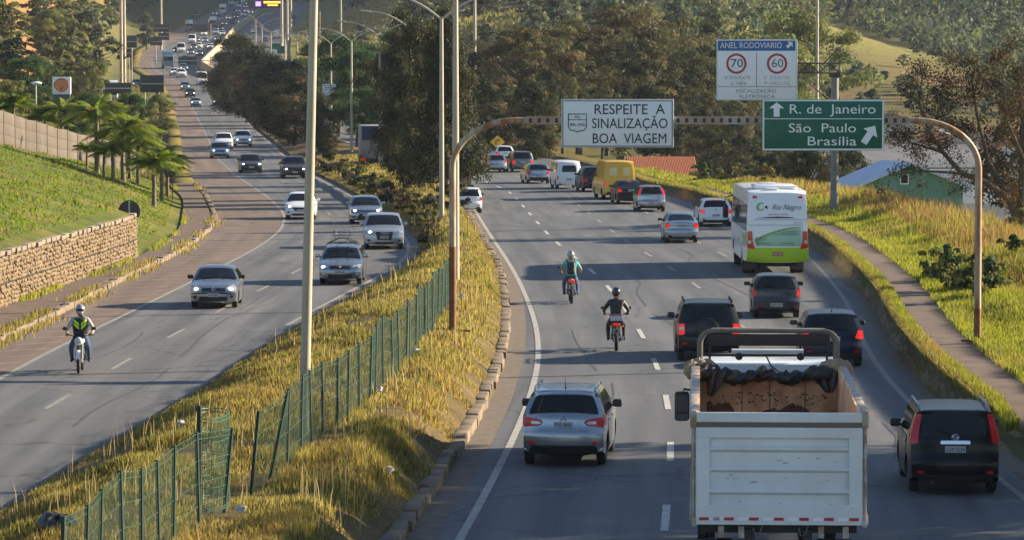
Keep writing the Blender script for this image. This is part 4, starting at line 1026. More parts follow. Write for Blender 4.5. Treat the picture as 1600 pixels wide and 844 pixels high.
    for sg in (-1, 1):
        put('fog_lens', [[(sg * .55, .91), (sg * .68, .91), (sg * .68, .95), (sg * .55, .95)]], sh.rear(.028), sh.rear(.01), M_CLEAR, rr=0)
        xs = np.linspace(-L / 2 + .75, L / 2 - .9, 9)
        for a, b_ in zip(xs[:-1], xs[1:]):
            put('side_window', [[(a + .02, 1.78), (b_ - .02, 1.78), (b_ - .02, 2.85), (a + .02, 2.85)]], sh.side(sg, .01), sh.side(sg, -.02), M_GLASS, h=.5, rr=.06)
        m = MB(); m.box((L / 2 - .35, sg * (W / 2 + .22), 2.15), (.2, .24, .55), bev=.07); m.tube([(L / 2 - .2, sg * (W / 2 - .15), 2.85), (L / 2 - .22, sg * (W / 2 + .22), 2.75), (L / 2 - .33, sg * (W / 2 + .22), 2.35)], .03); m.build('mirror', M_BLACK, root)
        for x in (-3.9, -1.9, 1.2): put('luggage_door', [[(x, .62), (x + 1.5, .62), (x + 1.5, 1.45), (x, 1.45)]] if abs(x + .75 - xr) > 1.5 else [[(x + 1.3, .62), (x + 1.5, .62), (x + 1.5, 1.45), (x + 1.3, 1.45)]], sh.side(sg, .012), sh.side(sg, -.01), P, h=.4, rr=.03)
        put('green_swoosh', [[(-5.9, 1.18), (-4.6, 1.4), (-2.5, 1.5), (-2.5, 1.62), (-4.6, 1.66), (-5.85, 1.8)]], sh.side(sg, .006), sh.side(sg, -.01), M_SW, h=.4, rr=0)
    put('windscreen', [[(-.93, 1.55), (.93, 1.55), (.93, 3.0), (-.93, 3.0)]], sh.front(.012), sh.front(-.02), M_GLASS, h=.3)
    for sg in (-1, 1): put('headlight', [[(sg * .6, .85), (sg * .93, .85), (sg * .93, 1.05), (sg * .6, 1.0)]], sh.front(.015), sh.front(-.02), M_LENS)
    m = MB(); m.box((-3.4, 0, H + .06), (2.6, 1.7, .16), bev=.07); m.build('roof_unit', P, root); m = MB(); m.box((1.2, 0, H + .03), (.7, .7, .1), bev=.04); m.box((-5.2, .2, H + .0), (.5, .5, .1), bev=.04); m.build('roof_vent', P, root)
    for sg in (-1, 1):
        m = MB(); m.box((xr - .75, sg * .95, .42), (.02, .5, .5)); m.build('mud_flap', mat('muddy_rubber', (.16, .10, .07), .9), root, smooth=0)
    # rear wheels rest at picture row 428
    place(root, on_road(1207, 428), 'away', 0.3, -xr)
    return root
bus()
# ------------------------------------------------------------------ the dump truck
def truck():
    root = empty('dump_truck', (0, 0, 0), 0, 'white dump truck with an empty rusty bed and a rolled tarpaulin', 'truck')
    P = mat('truck_white_paint', (.74, .77, .78), .45, col2=(.60, .61, .60), scale=1.1, amt=.5, coat=.15)
    M_RUST = mat('rusty_bed', (.38, .17, .075), .85, col2=(.78, .52, .30), scale=1.6, amt=.35, bump=.25, detail=9)
    M_DIRT = mat('wet_dirt', (.075, .036, .022), .85, col2=(.17, .085, .05), scale=6, bump=.6)
    M_FRAME = mat('truck_frame', (.03, .028, .027), .7); M_OLD = mat('worn_white_steel', (.48, .46, .42), .55, col2=(.25, .17, .11), scale=4, amt=.3)
    W, zb, zt, xt, xh = 2.5, 1.57, 3.24, -4.2, 4.5          # tailgate at xt, headboard at xh
    # tailgate
    m = MB(); m.box((xt, 0, (zb + zt) / 2), (.05, W - .10, zt - zb - .02), bev=.008); tg = m.build('tailgate', P, root, smooth=30)
    m = MB(); xo = xt - .05
    m.box((xo, 0, zt - .075), (.075, W - .06, .15), bev=.02); m.box((xo, 0, zt - .30), (.06, W - .06, .16), bev=.012); m.box((xo, 0, zb + .16), (.07, W - .06, .30), bev=.012)
    for sg in (-1, 1): m.box((xo + .004, sg * (W / 2 - .13), (zb + zt) / 2 - .05), (.062, .2, zt - zb - .35), bev=.012)
    for z in (zb + .50, zb + .83, zb + 1.13):
        m.prism([(xt - .028, z - .05), (xt - .070, z - .012), (xt - .070, z + .012), (xt - .028, z + .045)], -W / 2 + .22, W / 2 - .22, 'Y')
    m.build('ribs', P, tg, smooth=20)
    m = MB(); m.box((xo - .002, 0, zt - .185), (.05, W - .1, .07)); m.build('seal', mat('grimy_seam', (.16, .13, .10), .9), tg, smooth=0)
    rs = random.Random(12)
    m = MB()
    for k in range(16):
        y, z, l = rs.uniform(-.95, .95), zb + rs.choice((.62, .68, .36, .95)) + rs.uniform(-.06, .06), rs.uniform(.04, .13); h = rs.uniform(.008, .02); x = xt - .030
        m.add([(x, y, z), (x, y + l, z + rs.uniform(-.02, .02)), (x, y + l * .8, z + h), (x, y + l * .2, z + h * 1.3)], [(0, 1, 2, 3)])
    m.build('scuff', mat('grey_scuff', (.40, .41, .40), .7), tg, smooth=0)
    M_RETRO = mat('red_reflective_tape', (.42, .02, .03), .35); M_RETROW = mat('white_reflective_tape', (.8, .82, .84), .3)
    for i, y in enumerate(np.linspace(-1.1, 1.1, 7)):
        m = MB(); m.box((xo - .038, y, zb + .10), (.006, .14, .045)); m.build('reflector', M_RETRO, tg, smooth=0)
        m = MB(); m.box((xo - .038, y + (.16 if i < 6 else -.16), zb + .10), (.006, .15, .045)); m.build('reflector', M_RETROW, tg, smooth=0)
    # side walls with stakes
    for sg in (-1, 1):
        m = MB(); m.box(((xt + xh) / 2, sg * (W / 2 - .06), (zb + zt) / 2), (xh - xt, .05, zt - zb)); sw = m.build('side_wall', M_RUST, root, smooth=0)
        m = MB(); m.box(((xt + xh) / 2, sg * (W / 2 - .0), zt - .05), (xh - xt, .14, .11), bev=.025)
        m.box(((xt + xh) / 2, sg * (W / 2 + .01), zb + .08), (xh - xt, .10, .16), bev=.02)
        for x in np.linspace(xt + .08, xh - .08, 10): m.box((x, sg * (W / 2 + .0), (zb + zt) / 2), (.12, .08, zt - zb - .1), bev=.012)
        m.build('stakes', M_OLD, sw, smooth=25)
        m = MB(); m.box(((xt + xh) / 2, sg * (W / 2 - .028), (zb + zt) / 2), (xh - xt, .012, zt - zb - .1)); m.build('outer_skin', P, sw, smooth=0)
        m = MB(); m.box((xt - .03, sg * (W / 2 + .005), zt - .10), (.12, .10, .26), bev=.02); m.tube([(xt - .06, sg * (W / 2 + .01), zt - .1), (xt - .06, sg * (W / 2 + .01), zb + .02)], .018); m.box((xt - .05, sg * (W / 2 + .0), zb + .05), (.08, .07, .14), bev=.015); m.build('tailgate_hinge', M_OLD, root, smooth=30)
    m = MB(); m.box(((xt + xh) / 2, 0, zb + .03), (xh - xt - .02, W - .14, .06)); m.build('bed_floor', M_RUST, root, smooth=0)
    # dirt left on the bed: a low uneven sheet
    gx, gy = np.meshgrid(np.linspace(xt + .1, xh - .1, 60), np.linspace(-W / 2 + .12, W / 2 - .12, 24), indexing='ij')
    gz = zb + .065 + .22 * np.clip(vnoise(gx * 1.6, gy * 2.4, 51) - .35 + .25 * smooth(1.5, 4.2, gx), 0, 1)
    grid_mesh('dirt', np.stack([gx, gy, gz], -1), M_DIRT, parent=root, kind=None)
    # headboard, its stain and hoop
    zh = 3.08
    m = MB(); m.box((xh, 0, (zb + zh) / 2), (.05, W - .12, zh - zb)); hb = m.build('headboard', M_RUST, root, smooth=0)
    b = MB(); r = random.Random(4); pts = []
    for i, y in enumerate(np.linspace(-1.05, 1.05, 34)): pts.append((y, zb + .72 + .38 * float(vnoise(np.array([y * 2.6 + 9]), np.array([.3]), 52)[0]) + r.uniform(-.05, .07)))
    poly = [(-1.05, zb + .06)] + pts + [(1.05, zb + .06)]
    patch(b, poly, lambda Q: np.stack([np.full(len(Q), xh - .034), Q[:, 0], Q[:, 1]], -1), .12, lambda Q: np.stack([np.full(len(Q), xh - .024), Q[:, 0], Q[:, 1]], -1))
    for i in range(170):
        y, z = r.uniform(-1.0, 1.0), zb + .98 + abs(r.gauss(0, .26)); q = r.uniform(.005, .022)
        if z > zh - .3: continue
        cc = [(y + q * r.uniform(.6, 1.8) * math.cos(a), z + q * r.uniform(.5, 1) * math.sin(a)) for a in np.linspace(0, 2 * math.pi, 8)[:-1]]
        o = len(b.v); b.add([(xh - .032, a, c) for a, c in cc], [tuple(range(7))])
    b.build('dirt_stain', M_DIRT, hb, smooth=0)
    m = MB()
    for y in (-.62, -.02, .45): m.tube([(xh - .03, y, zb + .8), (xh - .03, y, zh - .05)], .008, 4)
    m.build('weld_line', M_FRAME, hb)
    xa, zA = xh + .35, 3.80
    def hoop(x, zq, w, rr): 
        p = [(x, -w, zb + .9)] + [(x, -w + rr * (1 - math.cos(a)), zq - rr * (1 - math.sin(a))) for a in np.linspace(0, math.pi / 2, 6)]
        return p + [(q[0], -q[1], q[2]) for q in p[::-1]]
    m = MB(); m.tube(hoop(xa, zA, W / 2 - .07, .22), .040, 8); m.tube(hoop(xa + .35, zA - .03, W / 2 - .1, .22), .034, 8)
    m.box((xa + .18, 0, zA - .0), (.40, W - .55, .05), bev=.02)
    m.build('tarpaulin_hoop', mat('grimy_hoop_steel', (.22, .20, .165), .6, col2=(.12, .10, .08), scale=4, amt=.5), root)
    m = MB(); m.box((xa + .02, 0, zA - .16), (.05, W - .4, .2), bev=.02); m.tube([(xa - .02, -1.05, zA - .42), (xa - .02, 1.05, zA - .42)], .022, 6)
    for y in (-.55, .5): m.ball((xa - .02, y, zA - .44), .07, 8)
    m.tube([(xa - .03, .05, zA - .4), (xa - .04, -.05, zA - .6), (xa - .05, -.25, zA - .75)], .014, 5)
    for y in (-1.0, 1.0): m.tube([(xa - .01, y, zA - .2), (xa - .01, y, zA - .95)], .022, 6)
    m.build('roll_bar', M_FRAME, root)
    # rolled tarpaulin sagging across the headboard
    m = MB(); ys = np.linspace(-1.32, 1.32, 60); rr = random.Random(8)
    pts = []; rs = []
    for y in ys:
        e = abs(y) / 1.32
        pts.append((xh - .16 + .05 * math.sin(y * 9), y, 3.10 - .04 * (1 - e ** 2) + .035 * math.sin(y * 7.3 + 1) + .07 * e ** 6)); rs.append(.105 + .06 * e ** 2 + .022 * math.sin(y * 13) + rr.uniform(-.012, .012))
    rs[0] *= .4; rs[-1] *= .4
    m.tube(pts, rs, 14)
    for i, q in enumerate(m.v):                         # folds
        a, c = q[1], q[2]; f = .032 * math.sin(a * 31 + c * 23) + .022 * math.sin(a * 57 - c * 40)
        m.v[i] = (q[0] - f, q[1], q[2] + f * .7)
    tp = m.build('tarpaulin', mat('black_tarpaulin', (.012, .012, .013), .38, bump=.6, scale=9, col2=(.035, .03, .028)), root, smooth=70)
    for y0, w, par in ((1.18, .34, 0), (-1.16, .36, 1)):      # canvas bundles at both ends
        m = MB()
        for j in range(3):
            c = (xh - .14 + .06 * j, y0 + (.12 * j - .12) * (1 if par else -1), 3.17 + .03 * (j == 1)); m.ball(c, (.17, .15 + .03 * j, .17), 16)
        for i, q in enumerate(m.v):
            a, b_, c = q; f = .03 * math.sin(b_ * 60 + c * 22 + a * 9); m.v[i] = (a - f, b_, c + f * .6)
        m.build('canvas_bundle', mat('tan_canvas', (.30, .21, .13), .9, col2=(.42, .31, .2), scale=8, bump=.5), tp, smooth=60)
    for y0, w in ((.86, .42), (-.95, .55)):                    # loose hanging flap
        gx, gy = np.meshgrid(np.linspace(0, 1, 10), np.linspace(-.5, .5, 10), indexing='ij')
        X = xh - .27 - .05 * np.sin(gy * 14) - .05 * gx; Yq = y0 + gy * w * (1 - .75 * gx) + .12 * gx * (1 if y0 > 0 else -.6); Z = 3.16 - gx * (.42 if y0 > 0 else .36)
        grid_mesh('tarpaulin_flap', np.stack([X, Yq, Z], -1), MATS['black_tarpaulin'], parent=tp, kind=None)
    # cab ahead of the bed
    m = MB(); x0 = xh + .75
    m.prism([(x0, 1.0), (x0, 2.95), (x0 + .12, 3.18), (x0 + .9, 3.26), (x0 + 1.35, 3.16), (x0 + 1.75, 2.3), (x0 + 1.9, 1.2), (x0 + 1.88, .6), (x0 + .2, .6)], -1.16, 1.16, 'Y')
    cb = m.build('cab', mat('cab_white_paint', (.70, .74, .77), .35, coat=.4), root, smooth=30)
    m = MB(); m.box((x0 - .006, 0, 2.3), (.01, 1.5, .5), bev=.003); m.box((x0 + 1.58, 0, 2.72), (.02, 2.0, .75), Matrix.Rotation(rad(-24), 3, 'Y')); m.build('window', M_GLASS, cb, smooth=0)
    m = MB(); m.tube([(x0 + .32, -.62, 3.36), (x0 + .32, .62, 3.36)], .075, 10); m.build('roof_fairing', mat('cab_white_paint', (.7, .74, .77)), cb)
    m = MB()
    for y in (-.9, .9): m.lathe([(.001, .0), (.035, .0), (.035, -.03)], c=(x0 - .01, y, 2.85), axis='X', n=8)
    m.build('marker', M_INK, cb)
    for sg in (-1, 1):
        m = MB(); m.box((x0 + 1.25, sg * 1.48, 2.35), (.12, .26, .52), bev=.05); m.tube([(x0 + 1.3, sg * 1.12, 2.6), (x0 + 1.27, sg * 1.45, 2.65), (x0 + 1.27, sg * 1.48, 2.55)], .02); mo = m.build('mirror', M_BLACK, root)
        m = MB(); m.box((x0 + 1.186, sg * 1.48, 2.40), (.008, .21, .30)); m.box((x0 + 1.186, sg * 1.48, 2.17), (.008, .21, .11)); m.build('mirror_glass', M_GLASS2, mo, smooth=0)
        m = MB(); m.box((x0 + 1.0, sg * 1.17, 2.6), (1.0, .02, .55), bev=.005); m.build('side_window', M_GLASS, cb, smooth=0)
    # chassis, axles, wheels, lamps
    m = MB()
    for sg in (-1, 1): m.box(((xt + x0) / 2 + .6, sg * .42, 1.12), (x0 - xt + 1.4, .1, .26)); m.box(((xt + xh) / 2, sg * .42, 1.4), (xh - xt, .14, .2))
    for x in np.linspace(xt + .2, xh - .2, 8): m.box((x, 0, 1.5), (.1, W - .2, .12))
    m.box((xt + .1, 0, .75), (.1, 2.2, .14)); m.build('chassis', M_FRAME, root, smooth=0)
    R = .52
    for x in (xt + 1.35, xt + 2.65, x0 + .75):
        for sg in (-1, 1):
            tw = .56 if x < 3 else .3; m = MB(); m.lathe([(R * .55, -tw / 2), (R * .93, -tw / 2), (R, -tw * .42), (R, -.02), (R * .85, 0), (R, .02), (R, tw * .42), (R * .93, tw / 2), (R * .55, tw / 2)], axis='Y', n=28)
            ty = m.build('wheel', M_TYRE, root, loc=(x, sg * (1.2 - tw / 2), R)); m = MB(); o = sg * (tw / 2 - .06); m.lathe([(R * .56, o + sg * .04), (R * .42, o - sg * .08), (R * .2, o - sg * .02), (.001, o - sg * .02)], axis='Y', n=20); m.build('rim', M_OLD, ty)
        m = MB(); m.tube([(x, -1, R), (x, 1, R)], .09); m.build('axle', M_FRAME, root)
    for sg in (-1, 1):
        m = MB(); m.box((xt + .55, sg * .98, .62), (.02, .58, .62)); m.build('mud_flap', M_BLACK, root, smooth=0)
        m = MB(); m.box((xt + .03, sg * .85, .92), (.05, .42, .13), bev=.015); m.build('tail_lamp', M_TAIL, root)
    for y in (-.98, -.62, .55, .85):
        m = MB(); m.box((xt - .02, y, zb - .10), (.05, .09, .18), bev=.015); m.build('tailgate_latch', M_OLD, root)
    for y in (-.35, .32):
        m = MB(); m.tube([(xt - .01, y - .08, zb), (xt - .02, y - .04, zb - .12), (xt - .02, y + .03, zb - .16), (xt - .02, y + .06, zb - .04)], .016, 6); m.build('hook', M_STEEL, root)
    a = rad(90 - 2.9); root.rotation_euler = (0, 0, a); f = Vector((math.cos(a), math.sin(a), 0))
    root.location = at_y(1217.5, 648, 54.7); root.location.z = 0
    root.location += f * (-xt)
    return root
truck()
# luggage on the car rack, a ladder frame
def rack():
    root = empty('ladder_rack', (0, 0, 0), 0, 'thin dark ladder rack tied on the roof of the silver car', 'rack')
    c = [o for o in CARS if o['label'].startswith('silver car with a ladder')][0]
    for x in (-.45, .45):
        m = MB()
        m.tube([(x, -.62, 1.45), (x, -.55, 1.53), (x, .55, 1.53), (x, .62, 1.45)], .018, 6)
        m.tube([(x, -.55, 1.53), (x, -.1, 1.72), (x, .1, 1.72), (x, .55, 1.53)], .013, 5)
        m.build('cross_bar', M_BLACK, root)
    m = MB()
    for y in (-.22, .2): m.tube([(-.9, y, 1.56), (.8, y, 1.56)], .014, 5); m.tube([(.45, y, 1.7), (.45, y * 1.6, 1.92), (.45, y * 1.2, 2.05)], .01, 5)
    m.build('ladder_rail', M_BLACK, root)
    root.location = c.location; root.rotation_euler = c.rotation_euler
rack()
# ------------------------------------------------------------------ motorcycles and their riders
def motorcycle(label, colour, loc, rz, box=False, windscreen=False, front_lamp=False, rack_m=None, plate='', lit=True):
    root = empty('motorcycle', loc, rz, label, 'motorcycle')
    P = colour
    for x, R, w in ((-.66, .30, .11), (.66, .31, .085)):
        m = MB(); a = np.linspace(0, 2 * math.pi, 11)[:-1]
        m.lathe([(R - .045 + .045 * math.cos(q), w / 2 * math.sin(q)) for q in a], axis='Y', n=28, closed=True)
        ty = m.build('wheel', M_TYRE, root, loc=(x, 0, R))
        m = MB(); m.lathe([(R - .075, -.03), (R - .06, 0), (R - .075, .03)], axis='Y', n=24); m.lathe([(.04, -.05), (.04, .05)], axis='Y', n=10); m.lathe([(.001, .035), (.11, .035), (.11, .03)], axis='Y', n=16)
        for k in range(9):
            q = 2 * math.pi * k / 9; m.tube([(math.cos(q) * .04, .015 * (-1) ** k, math.sin(q) * .04), (math.cos(q + .25) * (R - .07), 0, math.sin(q + .25) * (R - .07))], .006, 4)
        m.build('rim', M_RIM, ty)
    m = MB(); m.tube([(.36, 0, .92), (.1, 0, .80), (-.25, 0, .72), (-.55, 0, .74)], .03, 7); m.tube([(.36, 0, .88), (.3, 0, .5), (.1, 0, .33), (-.2, 0, .34), (-.24, 0, .7)], .026, 7)
    for sg in (-1, 1):
        m.tube([(-.2, sg * .08, .40), (-.66, sg * .09, .30)], .022, 6); m.tube([(-.35, sg * .11, .72), (-.62, sg * .12, .34)], .022, 6); m.tube([(-.02, sg * .10, .33), (-.02, sg * .27, .33)], .014, 6)
    m.build('frame', M_STEEL, root)
    m = MB(); m.box((.08, 0, .46), (.30, .22, .22), bev=.05); m.box((.14, 0, .62), (.16, .16, .22), Matrix.Rotation(rad(20), 3, 'Y'), bev=.03); m.lathe([(.001, .16), (.09, .15), (.10, -.15), (.001, -.16)], c=(.0, 0, .40), axis='Y', n=14); m.build('engine', mat('engine_metal', (.16, .16, .165), .45, .6), root)
    m = MB(); m.tube([(.2, -.1, .5), (.18, -.13, .32), (-.1, -.14, .28), (-.35, -.16, .33)], .022, 7); m.tube([(-.3, -.16, .32), (-.75, -.17, .42)], [.045, .05], 9); m.build('exhaust_pipe', M_RIM, root)
    m = MB(); m.ball((.14, 0, .86), (.25, .135, .115), 16); m.build('fuel_tank', P, root)
    m = MB(); m.box((-.30, 0, .80), (.62, .24, .09), bev=.04); m.build('seat', M_BLACK, root)
    m = MB(); m.tube([(-.2, .09, .72), (-.62, .07, .82), (-.78, .0, .86), (-.62, -.07, .82), (-.2, -.09, .72)], .045, 8); m.box((-.62, 0, .79), (.26, .13, .08), bev=.03); m.build('tail_fairing', P, root)
    m = MB(); m.box((-.80, 0, .80), (.06, .17, .10), bev=.03); m.build('tail_lamp', M_TAILON if lit else M_TAIL, root)
    m = MB(); m.box((-.84, 0, .60), (.012, .19, .15), Matrix.Rotation(rad(-15), 3, 'Y'), bev=.004); po = m.build('plate', M_PLATE, root, smooth=0)
    m = MB(); m.tube([(-.66, 0, .64), (-.80, 0, .70), (-.86, 0, .50)], .05, 6); m.build('rear_mudguard', M_BLACK, root)
    for sg in (-1, 1):
        m = MB(); m.tube([(.66, sg * .09, .31), (.44, sg * .09, .88)], .024, 8); m.build('fork', M_RIM, root)
        m = MB(); m.tube([(.40, sg * .05, .96), (.37, sg * .22, 1.03), (.28, sg * .36, 1.03)], .014, 7); m.tube([(.29, sg * .26, 1.03), (.28, sg * .38, 1.03)], .019, 8); m.build('handlebar', M_BLACK, root)
        m = MB(); m.tube([(.33, sg * .28, 1.03), (.36, sg * .36, 1.18)], .008, 5); mo_ = m.build('mirror_stalk', M_BLACK, root)
        m = MB(); m.ball((.36, sg * .39, 1.21), (.02, .07, .05), 10); m.build('mirror', M_BLACK, mo_)
        m = MB(); m.tube([(-.72, sg * .06, .74), (-.74, sg * .16, .74)], .01, 5); m.ball((-.74, sg * .18, .74), .03, 8); m.build('indicator', M_AMBER, root)
    m = MB(); R = .345; aa = np.linspace(rad(20), rad(150), 9)
    vs = []; 
    for a in aa:
        for y in (-.055, 0, .055): vs.append((.66 + R * math.cos(a), y, .31 + R * math.sin(a) - abs(y) * .3))
    m.add(vs, [(3 * i + k, 3 * i + k + 1, 3 * i + k + 4, 3 * i + k + 3) for i in range(8) for k in range(2)]); m.build('front_mudguard', P, root)
    m = MB(); m.ball((.52, 0, .88), (.10, .12, .12), 14); lo = m.build('headlight', P, root)
    m = MB(); m.ball((.575, 0, .88), (.055, .085, .085), 12); m.build('lens', M_LAMPON if front_lamp else M_LENS, lo)
    if windscreen:
        m = MB(); m.box((.5, 0, 1.06), (.02, .28, .26), Matrix.Rotation(rad(-25), 3, 'Y'), bev=.009); m.build('windscreen', M_GLASS, root)
    if box:
        m = MB(); m.box((-.72, 0, .97), (.34, .40, .24), bev=.05); bo = m.build('top_case', M_BLACK, root)
        m = MB(); m.box((-.895, 0, .98), (.012, .36, .15), bev=.005); m.build('case_panel', mat('white_panel', (.62, .64, .68), .4), bo)
        m = MB(); m.box((-.893, 0, 1.075), (.012, .32, .03), bev=.004); m.build('case_strip', M_TAIL, bo)
    return root
def skin_body(chains, mats, pick, name, parent=None, extra=None):
    """one continuous figure grown round a skeleton; chains: lists of (x, y, z, r); joints with equal place are shared"""
    vs, rs, es, key = [], [], [], {}
    for ch in chains:
        prev = None
        for (x, y, z, r) in ch:
            k = (round(x, 3), round(y, 3), round(z, 3))
            if k not in key: key[k] = len(vs); vs.append((x, y, z)); rs.append(r)
            if prev is not None and prev != key[k]: es.append((prev, key[k]))
            prev = key[k]
    me = bpy.data.meshes.new(name); me.from_pydata(vs, es, []); o = bpy.data.objects.new(name, me); COL.objects.link(o)
    o.modifiers.new('skin', 'SKIN'); sv = me.skin_vertices[0].data
    for i, r in enumerate(rs): sv[i].radius = (r, r); sv[i].use_root = (i == 0)
    o.modifiers[0].use_smooth_shade = True
    sb = o.modifiers.new('sub', 'SUBSURF'); sb.levels = 2; sb.render_levels = 2
    dg = bpy.context.evaluated_depsgraph_get(); dg.update()
    out = bpy.data.meshes.new_from_object(o.evaluated_get(dg)); bpy.data.objects.remove(o)
    if extra is not None:
        bm = bmesh.new(); bm.from_mesh(out)
        n0 = len(bm.faces)
        vv = [bm.verts.new(q) for q in extra.v]
        for f in extra.f:
            try: bm.faces.new([vv[i] for i in f])
            except ValueError: pass
        bm.to_mesh(out); bm.free()
    out.materials.clear()
    for q in mats: out.materials.append(q)
    for p in out.polygons: p.material_index = pick(p.center); p.use_smooth = True
    return link(name, out, parent)
def rider(label, base, shirt, trousers, shoes, skin, sleeves_long=True, helmet=None, vest=None, lean=.10, turn=0.0):
    root = empty('person', base.location, base.rotation_euler.z, label, 'person')
    hx, hz = -.22, .93
    tx = hx + lean; cz = 1.34
    pel = (hx, 0, hz, .165); ab = (hx + lean * .35, 0, 1.10, .15); ch = (tx + .02, 0, cz, .165); nk = (tx + .04, 0, 1.50, .065); hd = (tx + .06, 0, 1.60, .09)
    chains = [[pel, ab, ch, nk, hd, (tx + .07, 0, 1.72, .085)]]
    for s in (-1, 1):
        sh = (tx + .03, s * .20, 1.41, .085); el = (tx + .14, s * .36, 1.17, .055); wr = (.24, s * .335, 1.06, .036); pl = (.285, s * .325, 1.05, .035)
        chains.append([ch, sh, el, wr, pl])
        hp = (hx + .05, s * .11, hz - .03, .11); kn = (.20, s * .23, .70, .075); an = (-.06, s * .23, .36, .05); hl = (-.05, s * .23, .31, .042); toe = (.13, s * .245, .31, .035)
        chains.append([pel, hp, (.08, s * .18, .80, .095), kn, (.10, s * .235, .55, .062), an, hl, toe])
    ex = MB()
    for s in (-1, 1):                                     # fingers closed round the grip
        for j in range(4):
            y = s * (.285 + .024 * j); l = (.012, .016, .014, .008)[j]
            ex.tube([(.275, y, 1.075), (.31 + l, y, 1.068), (.318 + l, y, 1.035), (.298, y, 1.012), (.272, y, 1.02)], [.012, .012, .0115, .0105, .009], 6)
        ex.tube([(.262, s * .285, 1.045), (.268, s * .262, 1.02), (.295, s * .258, 1.008)], [.013, .012, .0095], 6)
    def pick(c):
        if c.z < .385 and c.x < .2 and abs(c.y) > .12: return 2
        if c.z > 1.515 and abs(c.y) < .13: return 3
        if c.x > .225 and abs(c.y) > .22 and c.z > .97: return 3
        if not sleeves_long and abs(c.y) > .27 and c.z < 1.29 and c.z > .9: return 3
        if c.z < hz + .07 or (c.x > .0 and c.z < .95): return 1
        return 0
    skin_body(chains, [shirt, trousers, shoes, skin], pick, 'body', root, ex)
    hm = helmet or M_BLACK
    c = Vector((tx + .075, 0, 1.70))
    m = MB(); m.ball(c, (.155, .132, .155), 20)
    m.v = [(x, y, max(z, c.z - .125)) for x, y, z in m.v]
    m.box((c.x + .10, 0, c.z - .09), (.10, .16, .09), bev=.035)
    h = m.build('helmet', hm, root, smooth=60)
    m = MB(); m.ball((c.x + .035, 0, c.z + .0), (.130, .122, .07), 18); m.v = [(x, y, z) for x, y, z in m.v]; vz = m.build('visor', M_GLASS, h)
    # face behind the visor
    m = MB(); m.ball((c.x + .128, 0, c.z - .055), (.03, .018, .03), 8); m.build('nose', skin, root)
    if vest is not None:
        m = MB(); rings = []
        prof = [(1.02, .155, .185), (1.10, .160, .19), (1.22, .170, .205), (1.34, .178, .215), (1.43, .15, .19), (1.475, .10, .14)]
        n = 24; vs = []
        for z, a, b in prof:
            cx = hx + lean * (z - .95) / .42 * .98
            for k in range(n):
                q = 2 * math.pi * k / n; vs.append((cx + .01 + (a + .022) * math.cos(q), (b + .02) * math.sin(q), z))
        m.add(vs, [(i * n + k, i * n + (k + 1) % n, (i + 1) * n + (k + 1) % n, (i + 1) * n + k) for i in range(len(prof) - 1) for k in range(n)])
        v = m.build('vest', M_BLACK, root, smooth=60)
        m = MB()
        for s in (-1, 1):                                 # slanting yellow panels on chest
            for dz in (0, -.10):
                q = []
                for z, a, b in ((1.40 + dz, .20, .16), (1.30 + dz, .195, .03)): q.append((z, b))
                pts = []
                for u in np.linspace(0, 1, 8):
                    z = 1.41 + dz - .12 * u; y = s * (.175 - .145 * u); cx = hx + lean * (z - .95) / .42 * .98 + .01
                    bb = .235; aa = .198; x = cx + aa * math.sqrt(max(0, 1 - (y / bb) ** 2)) + .008; pts.append((x, y, z))
                vs = []
                for p in pts: vs += [(p[0], p[1], p[2] + .045), (p[0] + .004, p[1], p[2] - .03)]
                m.add(vs, [(2 * i, 2 * i + 2, 2 * i + 3, 2 * i + 1) for i in range(7)])
        m.build('reflective_panel', vest, v)
    return root
M_SKIN = mat('skin', (.33, .18, .12), .55); M_JEANS = mat('blue_jeans', (.035, .07, .13), .9, col2=(.06, .10, .17), scale=8); M_SHOE = mat('dark_shoe', (.02, .018, .017), .7)
M_HV = mat('yellow_reflective_cloth', (.55, .90, .04), .6); M_JACK = mat('black_jacket', (.012, .012, .014), .55, col2=(.03, .03, .034), scale=7); M_GREYJ = mat('grey_jacket', (.34, .33, .30), .8, col2=(.44, .42, .38), scale=6)
M_TEAL = mat('teal_cloth', (.05, .38, .36), .8, col2=(.07, .46, .43), scale=5); M_HELW = mat('silver_helmet', (.30, .31, .33), .25, .4, coat=.5); M_HELK = mat('black_helmet', (.02, .02, .022), .2, coat=.6)
def bike_at(px, py, facing, heading, label, **k):
    p = on_road(px, py); a = rad(90 - heading) if facing == 'away' else rad(-90 - heading)
    f = Vector((math.cos(a), math.sin(a), 0))
    loc = p + f * (.66 if facing == 'away' else -.66)
    return motorcycle(label, loc=loc, rz=a, **k)
b1 = bike_at(123, 585, 'near', -2.5, 'white motorcycle with a lit lamp, alone on the left carriageway', colour=mat('white_bike_paint', (.72, .71, .68), .3, coat=.4), windscreen=True, front_lamp=False)
rider('rider in a black vest with yellow slashes facing the camera on the white motorcycle', b1, M_GREYJ, M_JEANS, M_SHOE, M_SKIN, helmet=M_HELW, vest=M_HV)
b2 = bike_at(893, 477, 'away', -1.5, 'red-tailed motorcycle ridden by the person in teal', colour=P_RED)
r2 = rider('rider in a teal shirt and silver helmet seen from behind', b2, M_TEAL, M_JEANS, M_SHOE, M_SKIN, sleeves_long=False, helmet=M_HELW)
b3 = bike_at(963, 552, 'away', 1.0, 'dark motorcycle with a top case ridden by the person in black', colour=P_BLACK, box=True)
rider('rider in a black jacket and black helmet seen from behind near the dump truck', b3, M_JACK, mat('black_trousers', (.018, .018, .022), .8), M_SHOE, M_SKIN, helmet=M_HELK)
b4 = bike_at(732, 297, 'away', -6, 'far dark motorcycle beside the median trees', colour=P_DGREY)
